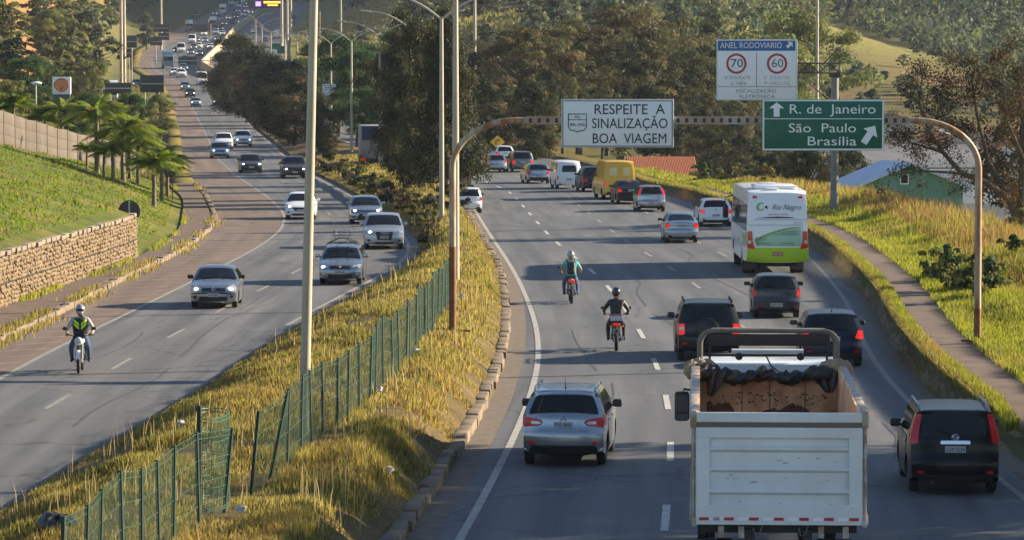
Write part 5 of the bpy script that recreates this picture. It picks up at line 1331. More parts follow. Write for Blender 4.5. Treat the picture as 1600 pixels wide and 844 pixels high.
rider('far rider in dark brown clothes and white helmet beside the median trees', b4, mat('brown_jacket', (.05, .028, .024), .8), M_SHOE, M_SHOE, M_SKIN, helmet=mat('white_helmet', (.7, .7, .68), .3))
def backpack():
    root = empty('backpack', r2.location, r2.rotation_euler.z, 'black backpack on the back of the rider in teal', 'backpack')
    m = MB(); m.box((-.33, 0, 1.24), (.17, .30, .44), Matrix.Rotation(rad(10), 3, 'Y'), bev=.07); m.build('bag', M_JACK, root, smooth=60)
    m = MB(); m.box((-.435, 0, 1.15), (.07, .22, .2), Matrix.Rotation(rad(10), 3, 'Y'), bev=.03); m.build('pocket', M_BLACK, root, smooth=60)
    for s in (-1, 1):
        m = MB(); m.tube([(-.26, s * .12, 1.44), (-.1, s * .14, 1.54), (.06, s * .15, 1.42), (.06, s * .15, 1.25), (-.12, s * .17, 1.08), (-.27, s * .14, 1.06)], .022, 6); m.build('strap', M_BLACK, root)
backpack()
# ------------------------------------------------------------------ walls, fences, gantries, posts, signs
def on_terrain(px, py, ymin=60.0, ymax=1500):
    d = ray(px, py)
    Ys = np.arange(ymin, ymax, .5); X = d[0] / d[1] * Ys; Z = CAM_H + d[2] / d[1] * Ys
    hit = np.nonzero(Z <= G(X, Ys))[0]
    i = hit[0] if len(hit) else len(Ys) - 1
    return Vector((float(X[i]), float(Ys[i]), float(G(X[i], Ys[i]))))
M_STONE = mat('pale_quarry_stone', (.10, .067, .038), .9, col2=(.29, .205, .12), scale=2.2, bump=.5, amt=.9)
M_GALV = mat('galvanised_steel', (.36, .34, .30), .55, .35, col2=(.46, .43, .37), scale=2)
M_POLE = mat('painted_pole', (.34, .29, .21), .6, col2=(.44, .385, .29), scale=1.2)
M_RUSTP = mat('rusted_pole', (.46, .38, .28), .6, col2=(.26, .105, .035), scale=1.1, amt=.3, stretch=(4, 4, .7), detail=8)
M_RUSTD = mat('deep_rust', (.10, .04, .016), .8, col2=(.26, .11, .04), scale=3)
M_SIGNBACK = mat('sign_back', (.03, .032, .034), .6, col2=(.05, .05, .05), scale=3)
M_SIGNW = mat('aged_white_sign', (.72, .76, .77), .45, col2=(.80, .83, .83), scale=1.4)
M_SIGNG = mat('green_sign', (.004, .105, .062), .45, col2=(.006, .125, .075), scale=1.5)
M_SIGNB = mat('blue_sign', (.008, .10, .32), .45)
M_SIGNR = mat('red_sign_paint', (.42, .018, .03), .5)
M_FADED = mat('faded_lettering', (.20, .21, .215), .6)
# gabion wall
def gabion():
    root = empty('stone_wall', (float(WL(140.)), 140., 0), 0, 'low pale stone retaining wall under the left grass slope', 'wall')
    R = Vector(root.location)
    mb = MB(); Y = np.arange(104, 159.4, 1.5); vs = []
    for y in Y:
        x = float(WL(y)); vs += [(x - .04 - R.x, y - R.y, -.1), (x - .04 - R.x, y - R.y, 1.92), (x - .7 - R.x, y - R.y, 1.92), (x - .7 - R.x, y - R.y, -.1)]
    n = len(Y); mb.add(vs, [(4 * i + k, 4 * i + (k + 1) % 4, 4 * i + 4 + (k + 1) % 4, 4 * i + 4 + k) for i in range(n - 1) for k in range(4)] + [(0, 1, 2, 3), tuple(4 * (n - 1) + k for k in range(4))])
    mb.build('core', mat('wall_core', (.06, .045, .03), 1.0), root, smooth=0)
    # stones
    bm = bmesh.new(); bmesh.ops.create_icosphere(bm, subdivisions=1, radius=1.0); iv = np.array([q.co[:] for q in bm.verts]); fi = np.array([[q.index for q in f.verts] for f in bm.faces]); bm.free()
    V, Fc = [], []; r = np.random.default_rng(3); o = 0
    for y in np.arange(104, 159.3, .21):
        for z in np.arange(.08, 1.9, .155):
            s = np.array([.085, .125, .088]) * r.uniform(.75, 1.35, 3); w = iv * s * r.uniform(.82, 1.18, (len(iv), 1))
            a = r.uniform(-.5, .5); w = np.stack([w[:, 0], w[:, 1] * math.cos(a) - w[:, 2] * math.sin(a), w[:, 1] * math.sin(a) + w[:, 2] * math.cos(a)], 1)
            yy = y + r.uniform(-.07, .07); V.append(w + np.array([float(WL(yy)) - .02 + r.uniform(-.02, .035) - R.x, yy - R.y, z + r.uniform(-.04, .04)])); Fc.append(fi + o); o += len(iv)
    for z in np.arange(.08, 1.9, .16):          # end face
        for dx in np.arange(.05, .65, .2):
            w = iv * np.array([.12, .09, .09]) * r.uniform(.8, 1.3, 3); V.append(w + np.array([float(WL(159.4)) - dx - R.x, 159.42 - R.y, z])); Fc.append(fi + o); o += len(iv)
    me = bpy.data.meshes.new('stones'); fast_mesh(me, np.concatenate(V), np.concatenate(Fc)); me.materials.append(M_STONE); link('stones', me, root)
    mb = MB(); rr = random.Random(2)
    for y in np.arange(104, 159, 1.05):
        x = (float(WL(y + .5))); mb.box((x - .28 - R.x + rr.uniform(-.03, .03), y + .5 - R.y, 1.97 + rr.uniform(-.02, .03)), (.62, 1.03, .16), rr.uniform(-.02, .02), bev=.03)
    mb.build('coping', mat('dark_coping', (.15, .115, .085), .9, col2=(.25, .20, .15), scale=1.8), root, smooth=30)
    mb = MB(); ys = np.linspace(104, 159, 60); mb.tube([(float(WL(y)) + .10 - R.x, y - R.y, .98 + .02 * math.sin(y)) for y in ys], .022, 5); mb.build('tie_wire', M_UNDER, root)
gabion()
def round_sign():
    p = on_terrain(201, 340, 150); p = Vector((float(WL(162.)) - .55, 162., 0)); p.z = float(G(p.x, p.y))
    root = empty('round_sign', p, 0, 'black round sign back on a post at the end of the stone wall', 'sign')
    zc = 8.3 - (330 - 105) * 162 / 5840 - p.z
    m = MB(); m.lathe([(.001, -.01), (.47, -.01), (.48, 0), (.47, .01), (.001, .01)], c=(0, .05, zc), axis='Y', n=28); m.build('disc', M_SIGNBACK, root, smooth=30)
    m = MB(); m.box((0, 0, zc * .5 + .2), (.07, .05, zc + .5)); m.build('post', M_GALV, root, smooth=0)
round_sign()
def second_round_sign():
    p = on_terrain(266, 312, 200); root = empty('round_sign', p, 0, 'smaller black round sign back half behind the palms', 'sign')
    m = MB(); m.lathe([(.001, -.01), (.40, -.01), (.41, 0), (.40, .01), (.001, .01)], c=(.0, .05, 1.75), axis='Y', n=24); m.build('disc', M_SIGNBACK, root, smooth=30)
    for x in (-.15, .15):
        m = MB(); m.box((x, 0, .85), (.06, .05, 1.9)); m.build('post', M_RUSTD, root, smooth=0)
second_round_sign()
def left_fence():
    A, B = Vector((-33.2, 209.)), Vector((-25.4, 262.)); n = 22
    root = empty('concrete_fence', (-29, 235, float(G(-29., 235.))), 0, 'weathered grey concrete panel fence along the top of the left grass slope', 'fence')
    R = root.location; mats_ = M_CONCF
    for i in range(n):
        a = A.lerp(B, i / n); b = A.lerp(B, (i + 1) / n); h = 2.35 - .75 * (i / n)
        za, zb = float(G(a.x, a.y)), float(G(b.x, b.y)); d = b - a; ang = math.atan2(d.y, d.x)
        m = MB(); c = (a + b) / 2
        for k in range(3):
            m.box((c.x - R.x, c.y - R.y, (za + zb) / 2 - R.z + h * (k + .5) / 3 - .1), (d.length - .06, .06, h / 3 - .012), Matrix.Rotation(ang, 3, 'Z') @ Matrix.Rotation(-math.atan2(zb - za, d.length), 3, 'Y'), bev=.008)
        m.build('panel', mats_, root, smooth=30)
        m = MB(); m.box((a.x - R.x, a.y - R.y, za - R.z + h / 2 - .1), (.13, .13, h + .12), Matrix.Rotation(ang, 3, 'Z'), bev=.015); m.build('post', mats_, root, smooth=30)
M_CONCF = mat('fence_concrete', (.075, .058, .044), .9, col2=(.13, .106, .086), scale=.8, bump=.3, stretch=(1, 1, .3))
left_fence()
# green wire fence on the median
M_GREENW = mat('green_coated_wire', (.018, .062, .032), .7); M_GREENP = mat('dark_green_post', (.006, .022, .015), .8, col2=(.012, .045, .03), scale=3)
def median_x(Y): return np.interp(Y, [42, 50, 54.6, 59.4, 68, 75.2, 81, 90, 113, 122], [-6.3, -5.75, -5.35, -5.0, -4.2, -3.68, -3.23, -2.7, -1.93, -1.75])
def wire_fence():
    root = empty('wire_fence', (-4, 75, float(G(-4., 75.))), 0, 'green welded wire fence leaning along the grassy median', 'fence')
    R = root.location; r = random.Random(5)
    ys = list(np.arange(48.3, 58.0, 1.45)) + [59.6, 61.6] + list(np.arange(64.6, 121, 1.95)); tops = []
    for i, y in enumerate(ys):
        x = float(median_x(y)) + r.uniform(-.05, .05); z = float(G(x, y)) - .1; h = 1.62 + r.uniform(-.06, .06)
        lean = r.uniform(-.05, .05)
        if 61 < y < 66.8: lean = .34 if y > 65 else r.choice((.15, -.03))
        t = (x + lean, y, z + h)
        m = MB(); m.tube([(x - R.x, y - R.y, z - R.z), (t[0] - R.x, y - R.y, t[2] - R.z)], .034, 7); m.build('post', M_GREENP, root)
        tops.append(((x, y, z), t))
    for (a0, a1), (b0, b1) in zip(tops[:-1], tops[1:]):
        if 61 < a0[1] < 64.2: continue
        m = MB(); L = lambda p, q, u: tuple(p[k] + (q[k] - p[k]) * u for k in range(3)); sub = lambda p: (p[0] - R.x, p[1] - R.y, p[2] - R.z)
        for u in (.06, .28, .5, .72, .93, .985): m.tube([sub(L(a0, a1, u)), sub(L(b0, b1, u))], .0055, 4, cap=False)
        for q in np.linspace(.04, .96, 24):
            lo, hi = L(L(a0, a1, .06), L(b0, b1, .06), q), L(L(a0, a1, .985), L(b0, b1, .985), q); m.tube([sub(lo), sub(hi)], .0028, 3, cap=False)
        m.build('mesh_panel', M_GREENW, root, smooth=0)
    # panel curled back on itself
    m = MB(); c = (-5.05, 62.0); pts = []
    for a in np.linspace(rad(-95), rad(130), 18): pts.append((c[0] + .34 * math.cos(a), c[1] + 1.0 * math.sin(a)))
    z0 = float(G(c[0], c[1])) + .05
    for h in (.12, .16, .50, .85, .90, 1.25, 1.58, 1.64): m.tube([(x - R.x, y - R.y, z0 + h - R.z) for x, y in pts], .009, 4, cap=False)
    for k in range(0, len(pts) - 1):
        for f in (0, .5):
            x, y = pts[k][0] * (1 - f) + pts[k + 1][0] * f, pts[k][1] * (1 - f) + pts[k + 1][1] * f
            m.tube([(x - R.x, y - R.y, z0 + .1 - R.z), (x - R.x, y - R.y, z0 + 1.64 - R.z)], .0045, 3, cap=False)
    m.build('curled_panel', mat('pale_green_wire', (.035, .095, .055), .6), root, smooth=0)
    x, y = pts[-1]; m = MB(); m.tube([(x - R.x, y - R.y, z0 - .3 - R.z), (x - R.x, y - R.y, z0 + 1.7 - R.z)], .045, 7); m.build('post', M_GREENP, root)
wire_fence()
# sign gantry
YGAN = 104.0; KG = YGAN / F_PX
gx = lambda px: (px - 800) * KG
gz = lambda py: CAM_H - (py - 105) * KG
def gantry():
    xl, xr_ = gx(707), gx(1529); zl, zR = float(G(xl, YGAN)), float(G(xr_, YGAN))
    root = empty('sign_gantry', ((xl + xr_) / 2, YGAN, 0), 0, 'rusty arched gantry with two bent posts spanning the right carriageway', 'gantry')
    ox = root.location.x; zb = gz(188)
    for x, sg, z0 in ((xl, 1, zl), (xr_, -1, zR)):
        a = 1.75; b = zb - gz(262); zc = zb - b
        pts = [(x - ox, 0, z0 - .2)] + [(x - ox, 0, z0 + (zc - z0) * u) for u in np.linspace(.1, 1, 8)]
        pts += [(x + sg * (a - a * math.cos(q)) - ox, 0, zc + b * math.sin(q)) for q in np.linspace(.12, math.pi / 2, 12)]
        pts.append((gx(826 if sg > 0 else 1416) - ox, 0, zb))
        m = MB(); m.tube(pts, [.098] * 9 + [.085] * (len(pts) - 9), 14); po = m.build('bent_post', M_RUSTP, root, smooth=60)
        m = MB(); m.box((x - ox, 0, z0 + .02), (.5, .4, .05), bev=.01)
        for q in (-.17, .17): m.tube([(x - ox + q, -.12, z0), (x - ox + q, -.12, z0 + .12)], .02, 6)
        m.tube([(x - ox - .45, .05, z0 + .10), (x - ox + .5, -.05, z0 + .05)], .03, 6); m.build('base_plate', M_RUSTD, po, smooth=0)
        m = MB(); m.tube([(x - ox, 0, z0 + .02), (x - ox, 0, z0 + (2.4 if sg > 0 else 1.0))], .101, 14, cap=False); m.build('rust_band', M_RUSTD, po)
    # perforated box beam
    m = MB(); xa, xb = gx(822) - ox, gx(1418) - ox; h = .105
    for s in (-1, 1):
        m.box(((xa + xb) / 2, s * .09, zb + h - .02), (xb - xa, .035, .045)); m.box(((xa + xb) / 2, s * .09, zb - h + .02), (xb - xa, .035, .045))
    n = 44
    for i in range(n + 1):
        x = xa + (xb - xa) * i / n
        for s in (-1, 1): m.box((x, s * .092, zb), (.15, .02, 2 * h - .05))
    pl = MB(); pl.box(((xa + xb) / 2, 0, zb), (xb - xa, .03, 2 * h - .03)); pl.build('inner_plate', mat('dark_rusty_plate', (.05, .028, .018), .8, col2=(.16, .07, .035), scale=3), root, smooth=0)
    m.build('box_beam', mat('beam_paint', (.42, .40, .35), .6, col2=(.26, .16, .09), scale=1.0, amt=.5, stretch=(.7, 1, 1)), root, smooth=0)
gantry()
def sign_board(name, label, x0, x1, z0, z1, Y, m, border, cat='sign', th=.05):
    root = empty(name, ((x0 + x1) / 2, Y, (z0 + z1) / 2), 0, label, cat); w, h = x1 - x0, z1 - z0
    b = MB(); b.box((0, 0, 0), (w, th, h), bev=.01); b.build('panel', m, root, smooth=30)
    b = MB(); e = .045
    for s in (-1, 1): b.box((0, -th / 2 - .004, s * (h / 2 - e / 2 - .01)), (w - .02, .006, e)); b.box((s * (w / 2 - e / 2 - .01), -th / 2 - .004, 0), (e, .006, h - .02 - 2 * e))
    b.build('border', border, root, smooth=0)
    b = MB()
    for u in (-.3, .3): b.box((u * w, th / 2 + .02, 0), (.06, .03, h * .9))
    b.build('bracket', M_GALV, root, smooth=0)
    return root, lambda s, px0, px1, py, size, mm, nm='lettering', **k: lettering(s, size, mm, root, ((px0 + px1) / 2 * Y / F_PX - 800 * Y / F_PX - (x0 + x1) / 2, -th / 2 - .005, CAM_H - (py - 105) * Y / F_PX - (z0 + z1) / 2), width=(px1 - px0) * Y / F_PX, extrude=.003, name=nm, **k)
def arrow(m, c, ang, L, w, y):
    p = [(-w * .22, -L / 2), (w * .22, -L / 2), (w * .22, L * .08), (w * .55, L * .08), (0, L / 2), (-w * .55, L * .08), (-w * .22, L * .08)]
    q = [(c[0] + a * math.cos(ang) - b * math.sin(ang), c[1] + a * math.sin(ang) + b * math.cos(ang)) for a, b in p]
    o = len(m.v); m.add([(a, y, b) for a, b in q], [(0, 1, 2, 6), (3, 4, 5), (2, 3, 5, 6)])
def signs():
    Y = YGAN - .17; g = lambda a: gx(a)
    root, W_ = sign_board('road_sign', 'white road sign with black Portuguese lettering and a small shield on the gantry', gx(877), gx(1052), gz(230), gz(155), Y, M_SIGNW, mat('grey_border', (.30, .32, .33), .5))
    W_('RESPEITE  A', 928, 1038, 171.5, .40, M_INK); W_('SINALIZAÇÃO', 925, 1043, 193.5, .40, M_INK); W_('BOA  VIAGEM', 926, 1041, 217, .40, M_INK)
    cx, cz = (gx(877) + gx(1052)) / 2, (gz(230) + gz(155)) / 2
    m = MB(); P = lambda px, py: ((px - 800) * Y / F_PX - cx, -.034, CAM_H - (py - 105) * Y / F_PX - cz)
    m.tube([P(*q) for q in ((888, 178), (916, 178), (916, 198), (913, 203), (907, 204), (902, 206), (897, 204), (891, 203), (888, 198), (888, 178))], .013, 5); m.tube([P(888, 187), P(916, 187)], .009, 5); m.build('shield', M_INK, root)
    W_('MG', 898, 906, 183, .11, M_INK); W_('BR-356', 891, 914, 195, .12, M_INK)
    root, W_ = sign_board('road_sign', 'green direction sign with white city names and two arrows on the gantry', gx(1190), gx(1380), gz(235), gz(155), Y, M_SIGNG, M_SIGNW)
    M_L = mat('sign_white_lettering', (.82, .86, .85), .5)
    W_('R. de  Janeiro', 1233, 1367, 171, .37, M_L); W_('São  Paulo', 1232, 1337, 200.5, .36, M_L); W_('Brasília', 1261, 1337, 221, .36, M_L)
    cx, cz = (gx(1190) + gx(1380)) / 2, (gz(235) + gz(155)) / 2
    P = lambda px, py: ((px - 800) * Y / F_PX - cx, CAM_H - (py - 105) * Y / F_PX - cz)
    m = MB(); m.box((0, -.029, P(1285, 185.5)[1]), (gx(1380) - gx(1190) - .12, .006, .02)); m.build('divider', M_L, root, smooth=0)
    m = MB(); arrow(m, P(1213, 171), 0, .40, .38, -.031); m.build('arrow', M_L, root, smooth=0)
    m = MB(); arrow(m, P(1358, 210), rad(-33), .58, .42, -.031); m.build('arrow', M_L, root, smooth=0)
    # speed sign on its own far mast
    Y2 = 195.0; K = Y2 / F_PX; X = lambda px: (px - 800) * K; Z = lambda py: CAM_H - (py - 105) * K
    xp = X(1304); zb = float(G(xp, Y2))
    mast = empty('sign_mast', (xp, Y2, zb), 0, 'tall grey mast with a lattice arm holding the speed limit sign', 'mast')
    m = MB(); m.tube([(0, 0, -.3), (0, 0, Z(118) - zb)], [.21, .19], 14); m.build('post', mat('mast_paint', (.22, .21, .19), .6, col2=(.16, .15, .14), scale=1.5), mast)
    m = MB(); m.box((0, 0, Z(117) - zb), (.62, .5, .25), bev=.05); m.build('post_cap', M_SIGNBACK, mast)
    m = MB(); zt, zl = Z(99) - zb, Z(114) - zb; x0, x1 = X(1121) - xp, X(1311) - xp
    for y in (-.2, .2):
        m.tube([(x0, y, zt), (x1, y, zt)], .035, 6); m.tube([(x0, y, zl), (x1, y, zl)], .035, 6)
        for i, x in enumerate(np.linspace(x0, x1, 13)[:-1]):
            w = (x1 - x0) / 12; m.tube([(x, y, zt if i % 2 else zl), (x + w, y, zl if i % 2 else zt)], .02, 5); m.tube([(x, y, zl), (x, y, zt)], .02, 5)
    m.tube([(x1, -.2, zt), (x1, .2, zt)], .03, 5); m.tube([(x1, -.2, zl), (x1, .2, zl)], .03, 5); m.tube([(x1, 0, zl), (x1, 0, zt)], .04, 5)
    m.tube([(X(1249) - xp, 0, Z(117) - zb), (X(1296) - xp, 0, Z(158) - zb)], .035, 6)
    m.build('lattice_arm', M_SIGNBACK, mast)
    Ys = Y2 - .32
    root, W_ = sign_board('road_sign', 'worn white speed limit sign with blue header and two red circles', X(1118.5), X(1244.5), Z(156.5), Z(62), Ys, M_SIGNW, mat('pale_border', (.55, .58, .6), .5))
    cx, cz = (X(1118.5) + X(1244.5)) / 2, (Z(156.5) + Z(62)) / 2
    Q = lambda px, py: ((px - 800) * Ys / F_PX - cx, CAM_H - (py - 105) * Ys / F_PX - cz)
    m = MB(); a, b = Q(1121, 64), Q(1242, 79.5); m.box(((a[0] + b[0]) / 2, -.028, (a[1] + b[1]) / 2), (b[0] - a[0], .012, a[1] - b[1])); m.build('header', M_SIGNB, root, smooth=0)
    M_L2 = M_WHITEINK
    lettering('ANEL RODOVIARIO', .44, M_L2, root, (Q(1173, 71)[0], -.037, Q(1173, 71.5)[1]), width=96 * K, extrude=.003)
    m = MB(); arrow(m, Q(1233, 70), rad(-45), .40, .36, -.036); m.build('arrow', M_L2, root, smooth=0)
    for px in (1150, 1213.5):
        c = Q(px, 99.5); m = MB(); m.lathe([(.415, -.004), (.53, -.004), (.53, .006), (.415, .006)], c=(c[0], -.034, c[1]), axis='Y', n=32, closed=True); m.build('red_ring', M_SIGNR, root, smooth=30)
    m = MB(); a = Q(1181.5, 82); b = Q(1181.5, 135.5); m.box((a[0], -.03, (a[1] + b[1]) / 2), (.03, .008, a[1] - b[1])); a = Q(1121, 135.5); b = Q(1242, 135.5); m.box(((a[0] + b[0]) / 2, -.03, a[1]), (b[0] - a[0], .008, .028)); m.build('red_line', M_SIGNR, root, smooth=0)
    W_('70', 1141.5, 1160, 99.5, .62, M_INK)
    W_('60', 1205, 1223, 99.5, .62, mat('worn_black_lettering', (.09, .09, .1), .6))
    W_('V ÍCULOS', 1131, 1172, 121.5, .24, M_FADED); W_('L VES', 1142, 1165, 130.5, .24, M_FADED); W_('V  CULOS', 1192, 1233, 121.5, .24, mat('very_faded_lettering', (.34, .36, .37), .6)); W_('P SADOS', 1194, 1233, 130.5, .24, MATS['very_faded_lettering'])
    W_('FISCALIZAÇÃO', 1150, 1212, 142.5, .26, M_FADED); W_('ELETRÔNICA', 1155, 1210, 151, .26, M_FADED)
signs()
# street lamps along the median
def lamp(i, px, Y, label, w=.10, top=None, lean=0.0):
    X = (px - 800) / F_PX * Y; z = float(G(X, Y)); h = (float(zr(Y)) + 10.75 if top is None else top) - z
    root = empty('street_lamp', (X, Y, z), 0, label, 'street lamp', 'double armed street lamps along the median')
    m = MB(); m.tube([(0, 0, -.2), (lean * .5, 0, h * .5), (lean, 0, h)], [w * 1.25, w * 1.1, w * .85], 12); m.build('pole', M_POLE, root, smooth=60)
    for s in (-1, 1):
        pts = [(lean + s * (.05 + 2.6 * u), 0, h - .1 + 1.15 * (1 - (1 - u) ** 2)) for u in np.linspace(0, 1, 9)]
        m = MB(); m.tube(pts, [.055] * 5 + [.042] * 4, 8); a = m.build('arm', M_GALV, root, smooth=60)
        e = pts[-1]; m = MB(); m.box((e[0] + s * .3, 0, e[2] + .03), (.72, .24, .13), Matrix.Rotation(-s * .12, 3, 'Y'), bev=.05); m.build('lamp_head', M_GALV, a)
lamp(0, 473, 74.5, 'nearest and thickest street lamp pole rising through the green fence', w=.088, top=11.4, lean=.28)
ords = [('street lamp pole directly behind the left gantry post', 712, 128), ('rusty based street lamp just left of the left gantry post', 690, 182.5), ('street lamp between the dark median trees, second behind the gantry post', 644, 236.5), ('street lamp in front of the box truck on the median', 594, 290.5), ('street lamp left of the box truck', 549.5, 344.5), ('street lamp beside the small white sign on the median', 517.5, 398), ('street lamp next beyond the one by the small white sign', 488, 452), ('street lamp standing just left of the thick near pole', 465, 506), ('slim far street lamp rising from the brown median trees', 446, 560), ('far street lamp third from the end of the row', 424, 614), ('far street lamp second from the end of the row', 410, 668), ('farthest street lamp of the median row', 400.5, 722)]
for i, (lb, px, Y) in enumerate(ords): lamp(i + 1, px, Y, lb, w=.105)
# tall lighting masts far away
def mast(px, Y, label, w=.3, h=34, py=None):
    X = (px - 800) / F_PX * Y; z = float(G(X, Y)); root = empty('lighting_mast', (X, Y, z - .5), 0, label, 'mast')
    m = MB(); m.tube([(0, 0, 0), (0, 0, h * .5), (0, 0, h)], [w, w * .8, w * .55], 10); m.build('pole', M_POLE, root)
    m = MB(); m.lathe([(.3, 0), (1.1, .1), (1.1, .35), (.3, .5)], c=(0, 0, h - .4), n=12); m.build('lamp_ring', M_GALV, root)
mast(190.5, 640, 'left one of a pair of tall pale masts above the billboards'); mast(195.3, 655, 'right one of a pair of tall pale masts above the billboards')
mast(742, 520, 'tall pale mast behind the trees between the carriageways', .25); mast(1276, 470, 'tall white mast behind the speed limit sign', .25, 30)
mast(441, 900, 'tall mast beside the far right carriageway, left of a close pair', .38); mast(449.5, 1000, 'left mast of the close pair by the far road', .38); mast(455, 1010, 'right mast of the close pair by the far road', .38); mast(533, 980, 'single mast standing on the far yellow field', .3); mast(253, 900, 'mast with a rusty base on the far left verge', .3)
# small white sign on the median, yellow warning sign
def post_sign(name, label, px, py, w, h, Y, m, cat='sign', shape='box', back=None, posts=1, zbase=None):
    c = at_y(px, py, Y); zg = float(G(c.x, c.y)) if zbase is None else zbase
    root = empty(name, (c.x, c.y, zg), 0, label, cat); zc = c.z - zg
    b = MB()
    if shape == 'box': b.box((0, 0, zc), (w, .06, h), bev=.01)
    else: b.prism([(0, zc - h / 2), (w / 2, zc), (0, zc + h / 2), (-w / 2, zc)], -.02, .02, 'Y')
    b.build('panel', m, root, smooth=30)
    for k in range(posts):
        x = 0 if posts == 1 else (-.3 + .6 * k) * w
        p = MB(); p.tube([(x, .09, -.2), (x, .09, max(.3, zc + h * .45))], .06, 7); p.build('post', M_GALV, root)
    return root, zc
root, zc = post_sign('road_sign', 'small white sign with a dark ring between the median trees', 514.5, 145, 1.45, 1.85, 398, M_SIGNW)
m = MB(); m.lathe([(.33, 0), (.42, 0), (.42, .02), (.33, .02)], c=(.05, -.06, zc - .32), axis='Y', n=24, closed=True); m.box((.05, -.05, zc - .32), (.3, .02, .16)); m.build('ring', M_FADED, root)
for k in range(3):
    m = MB(); m.box((0, -.04, zc + .75 - .22 * k), (1.1, .01, .09)); m.build('line', M_FADED, root, smooth=0)
root, zc = post_sign('warning_sign', 'yellow diamond warning sign with a black arrow beyond the gantry', 777.5, 222, 1.35, 1.2, 330, mat('yellow_sign', (.72, .42, .01), .5), shape='diamond')
m = MB(); m.tube([(-.15, -.04, zc - .25), (-.15, -.04, zc + .08), (.0, -.04, zc + .2), (.2, -.04, zc + .12)], .05, 6); m.build('arrow', M_INK, root)
# sign of the filling station
def station_sign():
    Y = 330.0; c = at_y(96.5, 134, Y); zg = float(G(c.x, c.y)); root = empty('station_sign', (c.x, c.y, zg), 0, 'white square totem sign with an orange shell emblem on a dark pylon', 'sign'); k = Y / F_PX
    zc = c.z - zg
    m = MB(); m.box((0, 0, zc), (28.5 * k, .5, 27 * k), bev=.06); m.build('sign_box', mat('white_sign_plastic', (.72, .73, .74), .4), root)
    m = MB(); m.box((0, 0, (zc - 13.5 * k) / 2 - .2), (26 * k, .42, zc - 13.5 * k + .4), bev=.03); m.build('pylon', mat('slate_pylon', (.05, .065, .085), .5), root)
    m = MB(); R = 10.3 * k; rim = []
    for a in np.linspace(rad(205), rad(-25), 57): 
        q = R * (1 + .035 * abs(math.sin(a * 7))); rim.append((q * math.cos(a), zc + .06 + q * math.sin(a) * .92))
    base = [(.30 * R, zc - .86 * R), (-.30 * R, zc - .86 * R)]
    poly = rim + [(.55 * R, zc - .62 * R)] + base + [(-.55 * R, zc - .62 * R)]
    m.prism(poly, -.275, -.24, 'Y'); sh = m.build('shell_emblem', mat('orange_emblem', (.75, .33, .10), .5), root, smooth=0)
    m = MB(); cl = [(p[0] * 1.02, -.28, p[1]) for p in poly]; m.tube(cl + [cl[0]], .05, 5, cap=False)
    for a in np.linspace(rad(165), rad(15), 7): m.tube([(.0, -.28, zc - .72 * R), (.93 * R * math.cos(a), -.285, zc + .06 + .86 * R * math.sin(a))], .022, 4)
    m.build('emblem_ribs', mat('red_emblem_line', (.45, .05, .03), .5), sh)
station_sign()
def yard_lamp():
    p = Vector((at_y(56, 128, 300).x, 300, 0)); p.z = float(G(p.x, p.y)); zt = at_y(56, 128, 300).z - p.z
    root = empty('yard_lamp', p, 0, 'thin white yard lamp with a bowl head behind the concrete fence', 'street lamp')
    m = MB(); m.tube([(0, 0, 0), (0, 0, zt - .2)], .06, 8); m.build('pole', M_GALV, root); m = MB(); m.ball((.05, 0, zt - .1), (.45, .3, .14), 12); m.build('lamp_head', M_SIGNW, root)
yard_lamp()
# backs of signs and hoardings on the left verge, far away
for (nm, lb, px, py, w, h, Y, n) in [
    ('hoarding', 'wide dark hoarding with pale rails above the palms', 185, 138, 41, 17, 420, 2), ('hoarding', 'large dark hoarding beside the road, right of the wide one', 237.5, 131, 37, 27, 430, 2),
    ('road_sign', 'black sign back beside the pair of tall masts', 206, 65, 16, 19, 640, 1), ('road_sign', 'lower black sign back beside the pair of tall masts', 202, 83, 9, 14, 650, 1), ('road_sign', 'black sign back on the far mast with the rusty base', 252, 44, 24, 12, 890, 1),
    ('road_sign', 'rear black sign back of two overlapping ones on the far verge', 256, 57, 17, 11, 840, 1), ('road_sign', 'front black sign back of two overlapping ones on the far verge', 244, 65, 19, 12, 800, 1), ('road_sign', 'small black sign back highest on the far verge', 305, 23, 14, 13, 1150, 1)]:
    k = Y / F_PX; root, zc = post_sign(nm, lb, px, py, w * k, h * k, Y, M_SIGNBACK, posts=n)
    m = MB(); m.box((0, -.05, zc), (w * k * .96, .03, .12)); m.build('rail', M_GALV, root, smooth=0)
def overhead(label, px0, px1, py0, py1, Y, led=False, back=M_SIGNBACK, pole_px=None, rows=1):
    k = Y / F_PX; c = at_y((px0 + px1) / 2, (py0 + py1) / 2, Y); xp = (pole_px - 800) * k; zg = float(G(xp, Y))
    root = empty('overhead_sign', (xp, Y, zg), 0, label, 'sign'); w, h = (px1 - px0) * k, (py1 - py0) * k
    m = MB(); m.box((c.x - xp, 0, c.z - zg), (w, .3, h), bev=.03); m.build('panel', back, root, smooth=0)
    m = MB(); m.tube([(0, .3, -.2), (0, .3, c.z - zg + h / 2)], .16, 8); m.tube([(0, .3, c.z - zg), (c.x - xp, .3, c.z - zg)], .12, 6); m.build('post', M_RUSTP if not led else M_GALV, root)
    return root, (c.x - xp, c.z - zg, w, h)
root, q = overhead('black sign back hanging over the jammed far lanes', 278.5, 308, 88.5, 101.5, 760, pole_px=330)
m = MB(); m.box((q[0], -.17, q[1]), (q[2] * .96, .03, .12)); m.build('rail', M_GALV, root, smooth=0)
overhead('black sign back higher over the jammed far lanes', 300, 324, 38, 49.5, 1050, pole_px=330)
root, q = overhead('message sign with an orange lit text and a purple square over the far lanes', 388, 441, -2, 13, 1250, led=True, pole_px=442)
